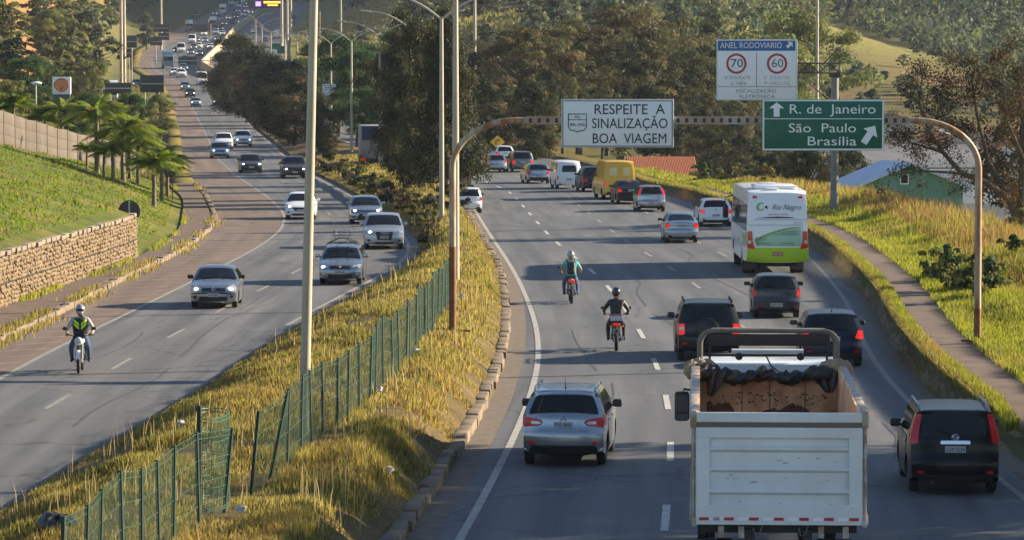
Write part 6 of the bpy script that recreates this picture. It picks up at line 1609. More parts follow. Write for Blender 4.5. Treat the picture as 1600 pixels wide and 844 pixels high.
M_ORG = mat('orange_display', (.8, .25, .02), .5, emit=(1, .32, .03), estr=1.6); M_PUR = mat('purple_display', (.25, .12, .6), .5, emit=(.35, .18, .9), estr=1.2)
k = 1250 / F_PX
for (a, b, y, h) in ((413, 439, 4, 3), (419, 435, 8.5, 2.2)):
    m = MB(); m.box(((a + b) / 2 * k - 800 * k - root.location.x, -.17, CAM_H - (y - 105) * k - root.location.z), ((b - a) * k, .02, h * k)); m.build('display_text', M_ORG, root, smooth=0)
m = MB(); m.box((404.5 * k - 800 * k - root.location.x, -.17, CAM_H - (6.5 - 105) * k - root.location.z), (8 * k, .02, 7 * k)); m.build('display_symbol', M_PUR, root, smooth=0)
for lb, px0, px1, py0, py1, Y, pp in (('small green sign over the far road behind the thick lamp pole', 478, 497, 18, 28, 900, 500), ('upper green sign beside the far carriageway', 424, 439, 68, 77, 640, 440), ('lower green sign below the upper one beside the far carriageway', 433, 446, 72, 84, 620, 447)):
    overhead(lb, px0, px1, py0, py1, Y, back=M_SIGNG, pole_px=pp)
# median barrier on the climb, concrete
def barrier():
    mid = lambda y: (float(LR(y)) + float(RL(y))) / 2
    root = empty('concrete_barrier', (mid(1000), 1000, float(zr(1000.))), 0, 'long sunlit concrete barrier dividing the far climbing carriageways', 'barrier'); R = root.location
    mb = MB(); Y = np.arange(712, 1620, 8.0); vs = []
    for y in Y:
        x, z = mid(y) - R.x, float(zr(y)) - R.z
        vs += [(x - .55, y - R.y, z - .1), (x - .3, y - R.y, z + .5), (x - .18, y - R.y, z + 1.5), (x + .18, y - R.y, z + 1.5), (x + .3, y - R.y, z + .5), (x + .55, y - R.y, z - .1)]
    mb.add(vs, [(6 * i + k, 6 * i + k + 1, 6 * i + 7 + k, 6 * i + 6 + k) for i in range(len(Y) - 1) for k in range(5)] + [tuple(range(6))])
    mb.build('barrier', mat('ochre_concrete', (.42, .31, .19), .9, col2=(.52, .40, .26), scale=.3), root, smooth=0)
barrier()
def guard_rail():
    ys = np.arange(205, 330, 4.0); fx = lambda y: float(LR(y)) + .9
    root = empty('guard_rail', (fx(250), 250, 0), 0, 'rusty steel guard rail along the median beside the bend', 'guard rail'); R = root.location
    m = MB(); zz = [float(G(fx(y), y)) for y in ys]
    for i in range(len(ys) - 1):
        a, b = Vector((fx(ys[i]) - R.x, ys[i] - R.y, zz[i] + .55)), Vector((fx(ys[i + 1]) - R.x, ys[i + 1] - R.y, zz[i + 1] + .55))
        o = [(0, -.15), (-.05, -.08), (0, 0), (-.05, .08), (0, .15)]
        m.add([(p.x + dx, p.y, p.z + dz) for p in (a, b) for dx, dz in o], [(k, k + 1, k + 6, k + 5) for k in range(4)])
    m.build('rail', M_RUSTD, root)
    for y, z in zip(ys, zz):
        m = MB(); m.box((fx(y) + .05 - R.x, y - R.y, z + .3), (.1, .12, .8)); m.build('post', M_RUSTD, root, smooth=0)
guard_rail()
# ------------------------------------------------------------------ houses
def gable_house(name, label, c, w, d, hw_, hr, rot, wall, roof, over=.35, window=None, base=0.0, ridges=0, cat='house'):
    root = empty(name, c, rot, label, cat)
    m = MB(); m.prism([(-w / 2, base), (w / 2, base), (w / 2, hw_), (0, hr), (-w / 2, hw_)], -d / 2, d / 2, 'Y'); wl = m.build('wall', wall, root, smooth=0)
    m = MB(); t = .12
    for s in (-1, 1):
        a = math.atan2(hr - hw_, w / 2); L = math.hypot(w / 2, hr - hw_) + over; nx, nz = math.sin(a), math.cos(a)
        p = [(0, hr + .02), (s * L * math.cos(a), hr + .02 - L * math.sin(a)), (s * (L * math.cos(a) + nx * t), hr + .02 - L * math.sin(a) + nz * t), (0, hr + .02 + t / nz)]
        m.prism(p, -d / 2 - over, d / 2 + over, 'Y')
        for i in range(ridges):
            y = -d / 2 - over + (d + 2 * over) * (i + .5) / ridges
            m.tube([(s * .05, y, hr + .05 + t / nz), (s * (L * math.cos(a)), y, hr + .05 - L * math.sin(a) + t / nz)], .045, 5)
    m.build('roof', roof, root, smooth=30)
    if window:
        for (x, z, ww, hh) in window:
            m = MB(); m.box((x, -d / 2 - .02, z), (ww, .06, hh)); f = m.build('window', M_SIGNW, root, smooth=0)
            m = MB(); m.box((x, -d / 2 - .055, z), (ww * .8, .02, hh * .8)); m.build('pane', M_GLASS, f, smooth=0)
    return root
M_GWALL = mat('sea_green_wall', (.085, .20, .155), .85, col2=(.12, .25, .20), scale=.9); M_BROOF = mat('pale_blue_sheet_roof', (.36, .45, .58), .5, col2=(.45, .53, .64), scale=1.2)
M_TILE = mat('red_clay_tile', (.34, .09, .04), .8, col2=(.46, .15, .075), scale=3, amt=.8); M_PALEW = mat('pale_plaster', (.50, .46, .42), .9, col2=(.6, .55, .5), scale=1); M_PINKW = mat('pink_plaster', (.42, .24, .22), .9, col2=(.5, .3, .27), scale=1)
M_GREYR = mat('grey_sheet_roof', (.09, .095, .105), .7, col2=(.14, .14, .15), scale=.7)
YH = 235.0; kh = YH / F_PX; hx = (1412 - 800) * kh
gable_house('green_house', 'sea green gabled house with a pale blue sheet roof beyond the right grass', (hx, YH + 4, -6.0), 6.8, 7, 6.75, 8.15, rad(8), M_GWALL, M_BROOF, .4, window=[(-.4, 7.25, .55, .65)])
kt = 335 / F_PX
gable_house('tiled_house', 'low house showing only its red clay tile roof beside the far bend', ((1035 - 800) * kt, 339, -3.75), 9, 5.6, 1.85, 3.75, rad(92), M_PALEW, M_TILE, .3, ridges=42)
gable_house('pink_house', 'pink plastered house right of the green house', ((1530 - 800) * kh, 246, -7.0), 7, 8, 5.2, 6.2, rad(80), M_PINKW, M_GREYR, .3, window=[(1, 4, .9, 1)])
gable_house('warehouse', 'long low warehouse with a grey sheet roof behind the green house', ((1420 - 800) * 300 / F_PX, 312, -6.5), 16, 13, 6.6, 8.4, rad(93), M_PALEW, M_GREYR, .4, cat='building')
r5 = random.Random(9)
for i, (px, py, Y, w, wl, lb) in enumerate([(1392, 186, 420, 5, M_PALEW, 'small pale house with a dark roof just right of the green sign'), (1521, 208, 400, 5.5, M_PALEW, 'cream block house seen through the arch of the right gantry post'), (1470, 212, 430, 6, M_PINKW, 'far pinkish house behind the right tree'), (1558, 232, 380, 6, M_PALEW, 'pale house at the right edge behind the big tree')]):
    c = at_y(px, py, Y); gable_house('small_house', lb, (c.x, c.y, float(G(c.x, c.y)) - .5), w, 6, max(2.5, c.z - float(G(c.x, c.y))), max(2.5, c.z - float(G(c.x, c.y))) + 1.1, r5.uniform(-.4, .4), wl, M_TILE if i % 2 else M_GREYR, .3, window=[(0, max(2.5, c.z - float(G(c.x, c.y))) - 1.2, 1.1, 1.0)])
def balustrade():
    Y = 262.0; k = Y / F_PX; z = at_y(1490, 275, Y).z; x0, x1 = (1425 - 800) * k, (1575 - 800) * k
    root = empty('balustrade', ((x0 + x1) / 2, Y, z), 0, 'white railing of closely set bars behind the right tree', 'railing'); w = x1 - x0
    m = MB(); m.box((0, 0, .45), (w, .1, .08)); m.box((0, 0, -.55), (w, .14, .25)); m.box((0, 0, -3.6), (w, .3, 5.8)); m.build('rail', M_SIGNW, root, smooth=0)
    for i in range(34):
        m = MB(); m.box((-w / 2 + w * (i + .5) / 34, 0, 0), (.06, .06, .9)); m.build('bar', M_SIGNW, root, smooth=0)
balustrade()
# box truck halted behind the median shrubs
def box_truck():
    p = at_z(582, 268); root = empty('box_truck', (p.x, p.y + 3, .0), rad(90 + 4), 'grey box truck with a dark blue top seen from behind between the median trees', 'truck')
    m = MB(); m.box((0, 0, 2.35), (6.5, 2.3, 2.6), bev=.05); m.build('box', mat('grey_box_paint', (.24, .23, .23), .6, col2=(.30, .28, .27), scale=1), root)
    m = MB(); m.box((-3.27, 0, 3.05), (.05, 2.1, 1.1), bev=.01); m.build('blue_panel', mat('dark_blue_panel', (.02, .04, .09), .4), root, smooth=0)
    m = MB(); m.box((4.3, 0, 1.75), (1.9, 2.2, 2.3), bev=.2); m.build('cab', P_WHITE, root)
    m = MB(); m.box((.5, 0, .85), (9, 1.0, .3)); m.build('chassis', M_UNDER, root, smooth=0)
    for x in (-1.9, 4.2):
        for s in (-1, 1):
            m = MB(); m.lathe([(.2, -.15), (.48, -.15), (.5, -.1), (.5, .1), (.48, .15), (.2, .15)], c=(x, s * .95, .5), axis='Y', n=20); m.build('wheel', M_TYRE, root)
    for s in (-1, 1):
        m = MB(); m.box((-3.3, s * .95, .95), (.06, .35, .16)); m.build('tail_lamp', M_TAILON, root, smooth=0)
box_truck()
# litter and a cable
def cable():
    root = empty('overhead_cable', (-60, 420, 12), 0, 'thin black cable sagging across the left hillside', 'cable'); R = root.location
    a, b = at_y(-40, 58, 420), at_y(172, 97, 470); pts = []
    for u in np.linspace(0, 1, 24): q = a.lerp(b, u); pts.append((q.x - R.x, q.y - R.y, q.z - R.z - 1.1 * (1 - (2 * u - 1) ** 2)))
    m = MB(); m.tube(pts, .035, 4); m.build('wire', M_UNDER, root)
    a, b = at_y(172, 97, 470), at_y(245, 150, 440); pts = []
    for u in np.linspace(0, 1, 12): q = a.lerp(b, u); pts.append((q.x - R.x, q.y - R.y, q.z - R.z - .5 * (1 - (2 * u - 1) ** 2)))
    m = MB(); m.tube(pts, .03, 4); m.build('wire', M_GALV, root)
cable()
M_LITTER = mat('white_litter', (.62, .61, .58), .7)
for i, (px, py, lb) in enumerate([(593, 622, 'scrap of white litter at the foot of the wire fence'), (607, 752, 'white crumpled bag in the shaded median grass'), (376, 812, 'pale plastic bag left of the shaded grass by the curled fence'), (720, 472, 'scrap of white paper right of the left gantry post'), (283, 673, 'white scrap beside the curled fence panel'), (650, 560, 'tiny white scrap in the sunlit median grass')]):
    p = on_terrain(px, py, 45); m = MB(); m.ball((0, 0, .16), (.085, .05, .045), 8); r = random.Random(i)
    m.v = [(x + r.uniform(-.06, .06), y + r.uniform(-.03, .03), z + r.uniform(-.035, .03)) for x, y, z in m.v]
    o = m.build('litter', M_LITTER, smooth=0, loc=p); tag(o, lb, 'litter')

p = on_terrain(88, 836, 45); b_ = MB(); b_.ball((0, 0, .12), (.34, .26, .22), 14); r = random.Random(3)
b_.v = [(x + .05 * math.sin(z * 40 + y * 30), y + .04 * math.sin(x * 35), max(0, z + .05 * math.sin(x * 28 + y * 20))) for x, y, z in b_.v]
tag(b_.build('rubbish_bag', mat('black_bag', (.012, .012, .014), .3, col2=(.03, .03, .03), scale=9), smooth=50, loc=p), 'shiny black rubbish bag in the grass at the near end of the wire fence', 'bag')
# ------------------------------------------------------------------ trees, palms, shrubs, grass
M_LEAF = leaf_mat('foliage', .38, .65); M_GRASSB = leaf_mat('grass_blades', .42, .7)
M_BARK = mat('dark_bark', (.045, .032, .022), .95, col2=(.10, .075, .052), scale=5, bump=.6); M_PALMT = mat('palm_trunk', (.11, .085, .06), .95, col2=(.20, .16, .12), scale=7, bump=.6)
def tint_mesh(name, V, Fq, tint, m):
    me = bpy.data.meshes.new(name); fast_mesh(me, V, Fq)
    a = me.attributes.new('tint', 'FLOAT_COLOR', 'FACE'); c = np.concatenate([tint, np.ones((len(tint), 1))], 1).astype(np.float32); a.data.foreach_set('color', c.reshape(-1))
    me.materials.append(m); return me
def leaf_quads(C, size, r, aspect=.55, up=.0, droop=None):
    n = len(C); d = r.normal(size=(n, 3)); d[:, 2] = d[:, 2] * (1 - up) + up * .8
    if droop is not None: d = d * (1 - droop) + np.array([0, 0, -1.0]) * droop + r.normal(size=(n, 3)) * .15
    d /= np.linalg.norm(d, axis=1)[:, None]; e = np.cross(d, r.normal(size=(n, 3))); e /= np.linalg.norm(e, axis=1)[:, None] + 1e-9
    s = np.asarray(size).reshape(-1, 1) * r.uniform(.6, 1.4, (n, 1)); a = d * s; b = e * s * aspect
    V = np.stack([C - a, C + b * .9 - a * .1, C + a, C - b * .9 - a * .1], 1).reshape(-1, 3)
    return V, np.arange(4 * n).reshape(n, 4)
TREES = {}
def tree_proto(key, h, shape, tints, n_clump, per, leaf, seed, spread=.4, bare=.0, lean=0.0, cr=None, droop=None, trunk_r=.02, low=.25, asp=.5, flat=.75):
    """leaf-built crown and limbed trunk, base at the origin"""
    r = np.random.default_rng(seed); R = random.Random(seed); tb = MB()
    rad_ = cr or h * .35; z0 = h * low
    cl = []
    for i in range(n_clump):
        a = r.uniform(0, 2 * math.pi)
        if shape == 'round':
            u = r.uniform(0, 1) ** .6; ph = r.uniform(-.9, 1); q = rad_ * u * math.sqrt(max(0, 1 - (ph * .9) ** 2)); z = (h + z0) / 2 + ph * (h - z0) / 2
        elif shape == 'cone':
            u = r.uniform(0, 1); z = z0 + (h - z0) * u; q = rad_ * (1 - u) ** .75 * r.uniform(.25, 1) + .12
        elif shape == 'umbrella':
            u = r.uniform(0, 1) ** .5; q = rad_ * u; z = h - (h - z0) * (.15 + .55 * u ** 2) * r.uniform(.4, 1.2)
        else:                           # column
            u = r.uniform(0, 1); z = z0 + (h - z0) * u; q = rad_ * r.uniform(.2, 1) * math.sin(math.pi * min(.98, .15 + u * .8)) ** .7
        lob = 1 + .28 * math.sin(3 * a + seed) + .15 * math.sin(5 * a + z)
        cl.append((q * lob * math.cos(a) + lean * z, q * lob * math.sin(a), z))
    cl = np.array(cl)
    tr = h * trunk_r; top = np.array([lean * h * .8, 0, h * .86])
    tp = [(0, 0, -.4)] + [(lean * z + R.uniform(-.03, .03) * h * .4, R.uniform(-.03, .03) * h * .4, z) for z in np.linspace(0, h * .86, 6)]
    tb.tube(tp, [tr * 1.35, tr * 1.15, tr, tr * .85, tr * .65, tr * .45, tr * .2], 8)
    for i in r.choice(n_clump, min(n_clump, 22), replace=False):
        c = cl[i]; zb = max(h * .10, min(c[2] * .72, h * .72)); s = np.array([lean * zb, 0, zb]); mid = s * .5 + c * .5 + np.array([0, 0, -.04 * h])
        tb.tube([s, mid, c], [tr * .5, tr * .3, tr * .08], 5)
    V, T = [], []
    for c in cl:
        k = int(per * r.uniform(.55, 1.35)); sc = spread * h * .1 * r.uniform(.65, 1.35)
        nrm = r.normal(size=(k, 3)); nrm /= np.linalg.norm(nrm, axis=1)[:, None]; nrm[:, 2] = np.where(nrm[:, 2] < -.35, -nrm[:, 2], nrm[:, 2])
        P = c + nrm * (sc * r.uniform(.35, 1.0, (k, 1)) ** .6) * np.array([1, 1, flat])
        if droop: P[:, 2] -= r.uniform(0, 1, k) * sc * droop
        q = nrm + r.normal(size=(k, 3)) * .45; q /= np.linalg.norm(q, axis=1)[:, None]
        a = np.cross(q, r.normal(size=(k, 3))); a /= np.linalg.norm(a, axis=1)[:, None] + 1e-9
        if droop: a = a * (1 - droop) + np.array([0, 0, -1.0]) * droop; a /= np.linalg.norm(a, axis=1)[:, None]
        b = np.cross(q, a); s_ = leaf * r.uniform(.55, 1.45, (k, 1)); a = a * s_; b = b * s_ * asp
        V.append(np.stack([P - a, P + b * .9 - a * .1, P + a, P - b * .9 - a * .1], 1).reshape(-1, 3))
        t = np.array(tints[r.integers(len(tints))]) * r.uniform(.6, 1.5); T.append(t * r.uniform(.65, 1.4, (k, 1)) * (1 + r.normal(size=(k, 3)) * .05))
    V = np.concatenate(V); T = np.clip(np.concatenate(T), .004, .6)
    V[:, 2] = np.maximum(V[:, 2], .05)
    me = tint_mesh('crown', V, np.arange(len(V)).reshape(-1, 4), T, M_LEAF)
    t = tb.build('trunk', M_BARK); tm = t.data; bpy.data.objects.remove(t)
    TREES[key] = (h, me, tm)
DKG = [(.026, .036, .013), (.018, .028, .011), (.040, .046, .015), (.052, .047, .017)]
OLB = [(.090, .082, .032), (.120, .092, .038), (.068, .070, .027), (.040, .046, .018)]
BRN = [(.090, .066, .030), (.125, .084, .036), (.055, .048, .022), (.145, .105, .04)]
GRN = [(.038, .075, .020), (.052, .09, .024), (.030, .056, .018), (.07, .10, .028)]
YGR = [(.14, .155, .04), (.17, .165, .045), (.11, .13, .038), (.085, .11, .035)]
GRY = [(.115, .12, .058), (.14, .135, .065), (.085, .10, .048)]
tree_proto('casuarina', 12, 'cone', DKG, 131, 285, .12, 1, .85, cr=3.6, low=.04, droop=.35, asp=.42, flat=1.1)
tree_proto('casuarina2', 12, 'column', DKG + OLB[:1], 118, 285, .12, 2, .85, cr=3.0, low=.04, droop=.35, asp=.42, flat=1.1)
tree_proto('brown_casuarina', 10, 'column', BRN[:2] + DKG + DKG, 100, 266, .12, 3, .95, cr=3.2, low=.04, droop=.25, asp=.45, flat=1.0)
tree_proto('acacia', 14, 'umbrella', OLB + BRN[:2], 106, 285, .12, 4, .72, cr=5.4, low=.36, trunk_r=.024, flat=.6)
tree_proto('acacia2', 14, 'round', OLB + DKG[:1], 100, 285, .12, 5, .78, cr=5.0, low=.22, trunk_r=.022)
tree_proto('broadleaf', 11, 'round', GRN, 87, 285, .12, 6, .95, cr=4.0, low=.12)
tree_proto('broadleaf2', 10, 'round', YGR, 77, 285, .12, 7, .95, cr=3.9, low=.12)
tree_proto('near_dark', 10, 'round', [(.030, .028, .014), (.06, .038, .016), (.09, .052, .02), (.035, .034, .016), (.05, .05, .02)], 150, 120, .12, 8, .8, cr=4.6, low=.2, trunk_r=.021)
tree_proto('far_tree', 10, 'round', GRY + DKG[:2], 34, 56, .42, 9, 1.15, cr=3.8, low=.1)
tree_proto('far_tree2', 11, 'column', GRY + GRN[:1] + DKG, 34, 56, .42, 10, 1.1, cr=2.9, low=.06)
tree_proto('far_tree3', 9, 'round', YGR + GRY[:1], 34, 56, .42, 12, 1.15, cr=4.0, low=.08)
tree_proto('shrub', 2.2, 'round', DKG + OLB, 26, 110, .10, 13, 1.7, cr=1.3, low=.05)
tree_proto('dry_shrub', 2.2, 'round', BRN + YGR[:2], 26, 110, .10, 14, 1.7, cr=1.3, low=.05)
tree_proto('green_shrub', 2.0, 'round', YGR + GRN, 26, 110, .11, 15, 1.8, cr=1.4, low=.05, asp=.6)
rt = random.Random(21)
def tree(name, key, label, X, Y, h, group=None, rz=None, sx=1.0, z=None, cat='tree'):
    h0, cm, tm = TREES[key]; z = float(G(X, Y)) if z is None else z
    root = empty(name, (X, Y, z), rt.uniform(0, 6.28) if rz is None else rz, label, cat, group)
    s = h / h0; root.scale = (s * sx, s * sx, s)
    link('crown', cm, root); link('trunk', tm, root)
    return root
def tree_px(name, key, label, px, py_top, Y, sx=1.0, cat='tree', **k):
    X = (px - 800) / F_PX * Y; zt = at_y(px, py_top, Y).z; z = float(G(X, Y)); h = max(1.0, zt - z)
    return tree(name, key, label, X, Y, h, sx=sx, cat=cat, **k)
# median trees, nearest first
for px, py, Y, key, sx, lb in [
    (700, 25, 222, 'casuarina', .85, 'tall dark feathery tree behind the rusty based lamp pole, tallest on the median'), (655, 40, 228, 'casuarina2', .85, 'dark feathery tree left of the tallest median tree'), (735, 85, 236, 'casuarina', .75, 'dark tree closing the median clump on the right carriageway side'),
    (622, 60, 250, 'casuarina', .62, 'dark tree just right of the box truck'), (672, 60, 262, 'casuarina2', .9, 'dark tree filling the middle of the median clump'), (640, 20, 292, 'brown_casuarina', .7, 'brownish tall tree behind the median clump'),
    (712, 50, 285, 'acacia2', 1.0, 'brownish broad tree at the back of the median clump'),
    (560, 85, 372, 'broadleaf', 1.2, 'green broadleaf tree behind the small white sign'), (530, 62, 430, 'broadleaf', 1.15, 'dark green broadleaf tree left of the lamp by the white sign'), (600, 78, 388, 'broadleaf', 1.0, 'green broadleaf tree right of the small white sign'), (572, 140, 345, 'broadleaf', .8, 'lower green broadleaf tree over the box truck'),
    (498, 150, 345, 'brown_casuarina', 1.0, 'brown rounded tree right of the thick lamp pole'), (516, 200, 322, 'brown_casuarina', 1.0, 'low brown tree left of the box truck'),
    (462, 112, 380, 'brown_casuarina', 1.35, 'brown tree partly behind the thick lamp pole'), (430, 88, 430, 'brown_casuarina', 1.4, 'tall brown tree on the far median'), (400, 72, 480, 'brown_casuarina', 1.3, 'brown tree in the middle of the far median row'), (372, 58, 530, 'casuarina2', 1.5, 'dark leading tree at the far end of the median row'), (350, 84, 560, 'casuarina2', 1.3, 'small dark tree at the very end of the median row'),
    (476, 95, 470, 'broadleaf', 1.1, 'green tree just left of the thick lamp pole on the far median'), (448, 100, 500, 'broadleaf2', 1.1, 'yellow green tree among the brown far median trees')]:
    X = (px - 800) / F_PX * Y
    lo, hi = float(LR(Y)) + 1.6, float(RL(Y)) - 1.0
    if Y < 300: X = min(max(X, lo + .3), hi - .2)
    tree_px('median_tree', key, lb, 800 + X / Y * F_PX, py, Y, sx)
# the brown wood right of the bend
for px, py, Y, key, sx, lb in [
    (815, 40, 352, 'acacia', 1.0, 'brown umbrella tree directly behind the left end of the gantry beam'), (858, 62, 372, 'acacia2', 1.0, 'brown bushy tree left of the white road sign'), (905, 35, 392, 'acacia', 1.0, 'brown tree over the left half of the white road sign'), (968, 5, 400, 'acacia', 1.15, 'tallest brown tree with bare forked limbs over the white road sign'), (1010, 70, 380, 'acacia2', 1.0, 'olive tree above the right half of the white sign'), (1062, 38, 420, 'acacia2', 1.1, 'olive tree left of the speed limit sign'), (1105, 78, 400, 'acacia2', 1.0, 'olive tree behind the left edge of the speed limit sign'),
    (770, 75, 420, 'brown_casuarina', 1.5, 'grey brown tree left of the gantry beam end'), (755, 120, 345, 'brown_casuarina', 1.4, 'dusky brown tree behind the yellow warning sign'), (1150, 95, 430, 'acacia2', 1.0, 'olive tree under the speed limit sign'), (1195, 60, 460, 'broadleaf2', 1.1, 'yellowish tree behind the speed limit sign'), (1245, 25, 480, 'broadleaf2', 1.0, 'yellow green tree right of the speed limit sign'),
    (1105, 150, 372, 'acacia2', .9, 'dark olive tree between the two gantry signs'), (1155, 165, 366, 'acacia2', .9, 'bushy olive tree below the speed limit sign'), (1060, 165, 378, 'acacia2', .8, 'dull tree behind the red tiled roof'),
    (1215, 235, 262, 'brown_casuarina', 1.5, 'dark brown bushy tree below the green sign'), (1265, 228, 255, 'brown_casuarina', 1.4, 'dark bushy tree left of the tall grey mast'), (1170, 245, 280, 'acacia2', 1.1, 'dark bushy tree left of the bus roof'), (1318, 225, 262, 'brown_casuarina', .9, 'small dark tree between the mast and the green house'),
    (880, 120, 348, 'acacia2', .9, 'lower brown tree behind the white minibus'), (940, 140, 372, 'acacia2', .9, 'lower brown tree behind the yellow van'), (835, 130, 335, 'brown_casuarina', 1.2, 'low dark brown tree behind the grey off-roader')]:
    tree_px('roadside_tree', key, lb, px, py, Y, sx)
# big tree at the right edge
def big_tree():
    Y = 186.; X = (1592 - 800) / F_PX * Y; z = float(G(X, Y))
    root = empty('roadside_tree', (X, Y, z), 0, 'big dark tree with bare bent limbs at the right edge of the road', 'tree')
    r = np.random.default_rng(77); R = random.Random(77); k = Y / F_PX
    P = lambda px, py, dy=0.0: Vector(((px - 800) * k - X, dy, CAM_H - (py - 105) * k - z))
    tb = MB(); 
    limbs = [([P(1590, 400), P(1592, 350, .1), P(1596, 310), P(1600, 250, .3), P(1598, 180, .2), P(1590, 110)], [.30, .26, .22, .18, .12, .05]),
             ([P(1592, 350), P(1575, 310, -.3), P(1540, 285, -.6), P(1500, 270, -.9), P(1470, 238, -1.0), P(1448, 205, -1.1), P(1430, 160, -1.2), P(1438, 110, -1.3)], [.20, .17, .15, .13, .10, .08, .05, .03]),
             ([P(1500, 270, -.9), P(1440, 266, -1.2), P(1392, 272, -1.4)], [.07, .04, .02]), ([P(1470, 238, -1.0), P(1452, 232, -.6), P(1420, 222, -.4), P(1405, 205, -.3)], [.07, .05, .035, .02]),
             ([P(1448, 205, -1.1), P(1465, 170, -.8), P(1470, 130, -.7), P(1478, 105, -.5)], [.06, .045, .03, .02]), ([P(1575, 310, -.3), P(1545, 250, .3), P(1530, 190, .5), P(1520, 130, .5), P(1525, 95, .6)], [.12, .1, .07, .05, .03]),
             ([P(1545, 250, .3), P(1500, 215, .6), P(1492, 160, .7)], [.06, .04, .02]), ([P(1596, 310), P(1640, 240, .5), P(1660, 150, .8), P(1650, 80, .8)], [.16, .13, .09, .04]), ([P(1600, 250), P(1570, 190, -.8), P(1562, 120, -1)], [.1, .07, .03])]
    for p, q in limbs: tb.tube(p, q, 8)
    tb.build('trunk', M_BARK, root)
    V, T = [], []; tints = [(.022, .02, .010), (.05, .03, .013), (.085, .045, .016), (.03, .03, .014), (.05, .042, .018)]
    spots = []
    for p, q in limbs:
        for a, b in zip(p[1:-1], p[2:]):
            for u in (.2, .6, 1.0): spots.append(a.lerp(b, u))
    extra = [P(*q) for q in ((1405, 190), (1425, 135), (1440, 105), (1478, 92), (1455, 150), (1410, 215), (1490, 140), (1515, 110), (1530, 150), (1545, 95), (1565, 90), (1590, 75), (1555, 140), (1500, 190), (1470, 180), (1580, 150), (1600, 120), (1640, 110), (1575, 200), (1590, 330), (1570, 360), (1560, 250))]
    for s in spots + extra * 2:
        if s.z < 1.6: continue
        for _ in range(2):
            c = np.array(s) + r.normal(size=3) * np.array([.28, .5, .28]); n = int(r.uniform(45, 125)); v, _q = leaf_quads(c + r.normal(size=(n, 3)) * np.array([.26, .3, .20]), .075, r, .45); V.append(v)
            t = np.array(tints[r.integers(len(tints))]) * r.uniform(.7, 1.4); T.append(t * r.uniform(.7, 1.4, (n, 1)))
    V = np.concatenate(V); me = tint_mesh('crown', V, np.arange(len(V)).reshape(-1, 4), np.concatenate(T), M_LEAF); link('crown', me, root)
big_tree()
tree_px('roadside_tree', 'near_dark', 'second dark tree behind the big one at the right edge', 1690, 90, 200, 1.0)
tree_px('roadside_tree', 'shrub', 'small dark bush at the foot of the right tree', 1488, 335, 205, 1.2, cat='bush')
# trees beside the right bank outside the frame, whose shade lies over the near lanes
for i, (X, Y, h, sx) in enumerate([(19.5, 80, 9, 1.1), (18.5, 72, 8.6, 1.15), (18.5, 64, 8.8, 1.15), (24, 83, 10, 1.15), (25, 75, 10.5, 1.2), (24, 67, 10, 1.2), (19, 57, 9, 1.2), (31, 81, 12, 1.15)]):
    tree('verge_tree', 'near_dark', 'dark leafy tree on the verge beyond the near end of the right footpath', X, Y, h, group='dark trees beside the right verge', sx=sx)
# bank of palms by the fence
def palm_proto(seed, trunk_h, n=15, L=1.75):
    r = np.random.default_rng(seed); tb = MB(); tb.tube([(0, 0, -.3), (.02, 0, .2), (.03, .02, trunk_h * .5), (0, 0, trunk_h)], [.19, .15, .125, .13], 9); tb.tube([(0, 0, trunk_h * .92), (0, 0, trunk_h + .35)], [.11, .05], 7)
    t = tb.build('trunk', M_PALMT); tm = t.data; bpy.data.objects.remove(t)
    V, T, tint0 = [], [], [(.15, .21, .025), (.20, .25, .03), (.11, .17, .022), (.24, .24, .04)]
    for i in range(n):
        a = 2 * math.pi * i / n * 1.0 + r.uniform(-.2, .2) + (i % 3) * 2.1; el = r.uniform(.15, 1.35); l = L * r.uniform(.8, 1.15); d = np.array([math.cos(a), math.sin(a)]); tc = np.array(tint0[r.integers(4)]) * r.uniform(.7, 1.3)
        u = np.linspace(0.08, 1, 38); out = l * (math.cos(el) * u + .25 * u ** 2); z = trunk_h + .25 + l * (math.sin(el) * u - (.75 + .5 * math.cos(el)) * u ** 2.1 * .46)
        c = np.stack([d[0] * out, d[1] * out, z], 1); tg = np.gradient(c, axis=0); tg /= np.linalg.norm(tg, axis=1)[:, None]; side = np.array([-d[1], d[0], 0])
        for s in (-1, 1):
            ll = .52 * np.sin(np.pi * np.clip(u * .9 + .08, 0, 1)) ** .6; tip = c + side * s * ll[:, None] * .8 + tg * ll[:, None] * .55 - np.array([0, 0, 1.]) * ll[:, None] * r.uniform(.25, .65, (38, 1)); w = tg * .034
            V.append(np.stack([c - w, c + w, tip + w * .3, tip - w * .3], 1).reshape(-1, 3)); T.append(tc * r.uniform(.75, 1.3, (38, 1)))
        V.append(np.stack([c[:-1] - side * .02, c[:-1] + side * .02, c[1:] + side * .02, c[1:] - side * .02], 1).reshape(-1, 3)); T.append(np.tile(np.array([[.15, .14, .04]]), (37, 1)))
    V = np.concatenate(V); me = tint_mesh('crown', V, np.arange(len(V)).reshape(-1, 4), np.concatenate(T), M_LEAF)
    return me, tm
PALMS = [palm_proto(31, 2.3, 30), palm_proto(32, 2.9, 32, 1.9), palm_proto(33, 1.7, 26, 1.5), palm_proto(34, 2.5, 34, 2.0)]
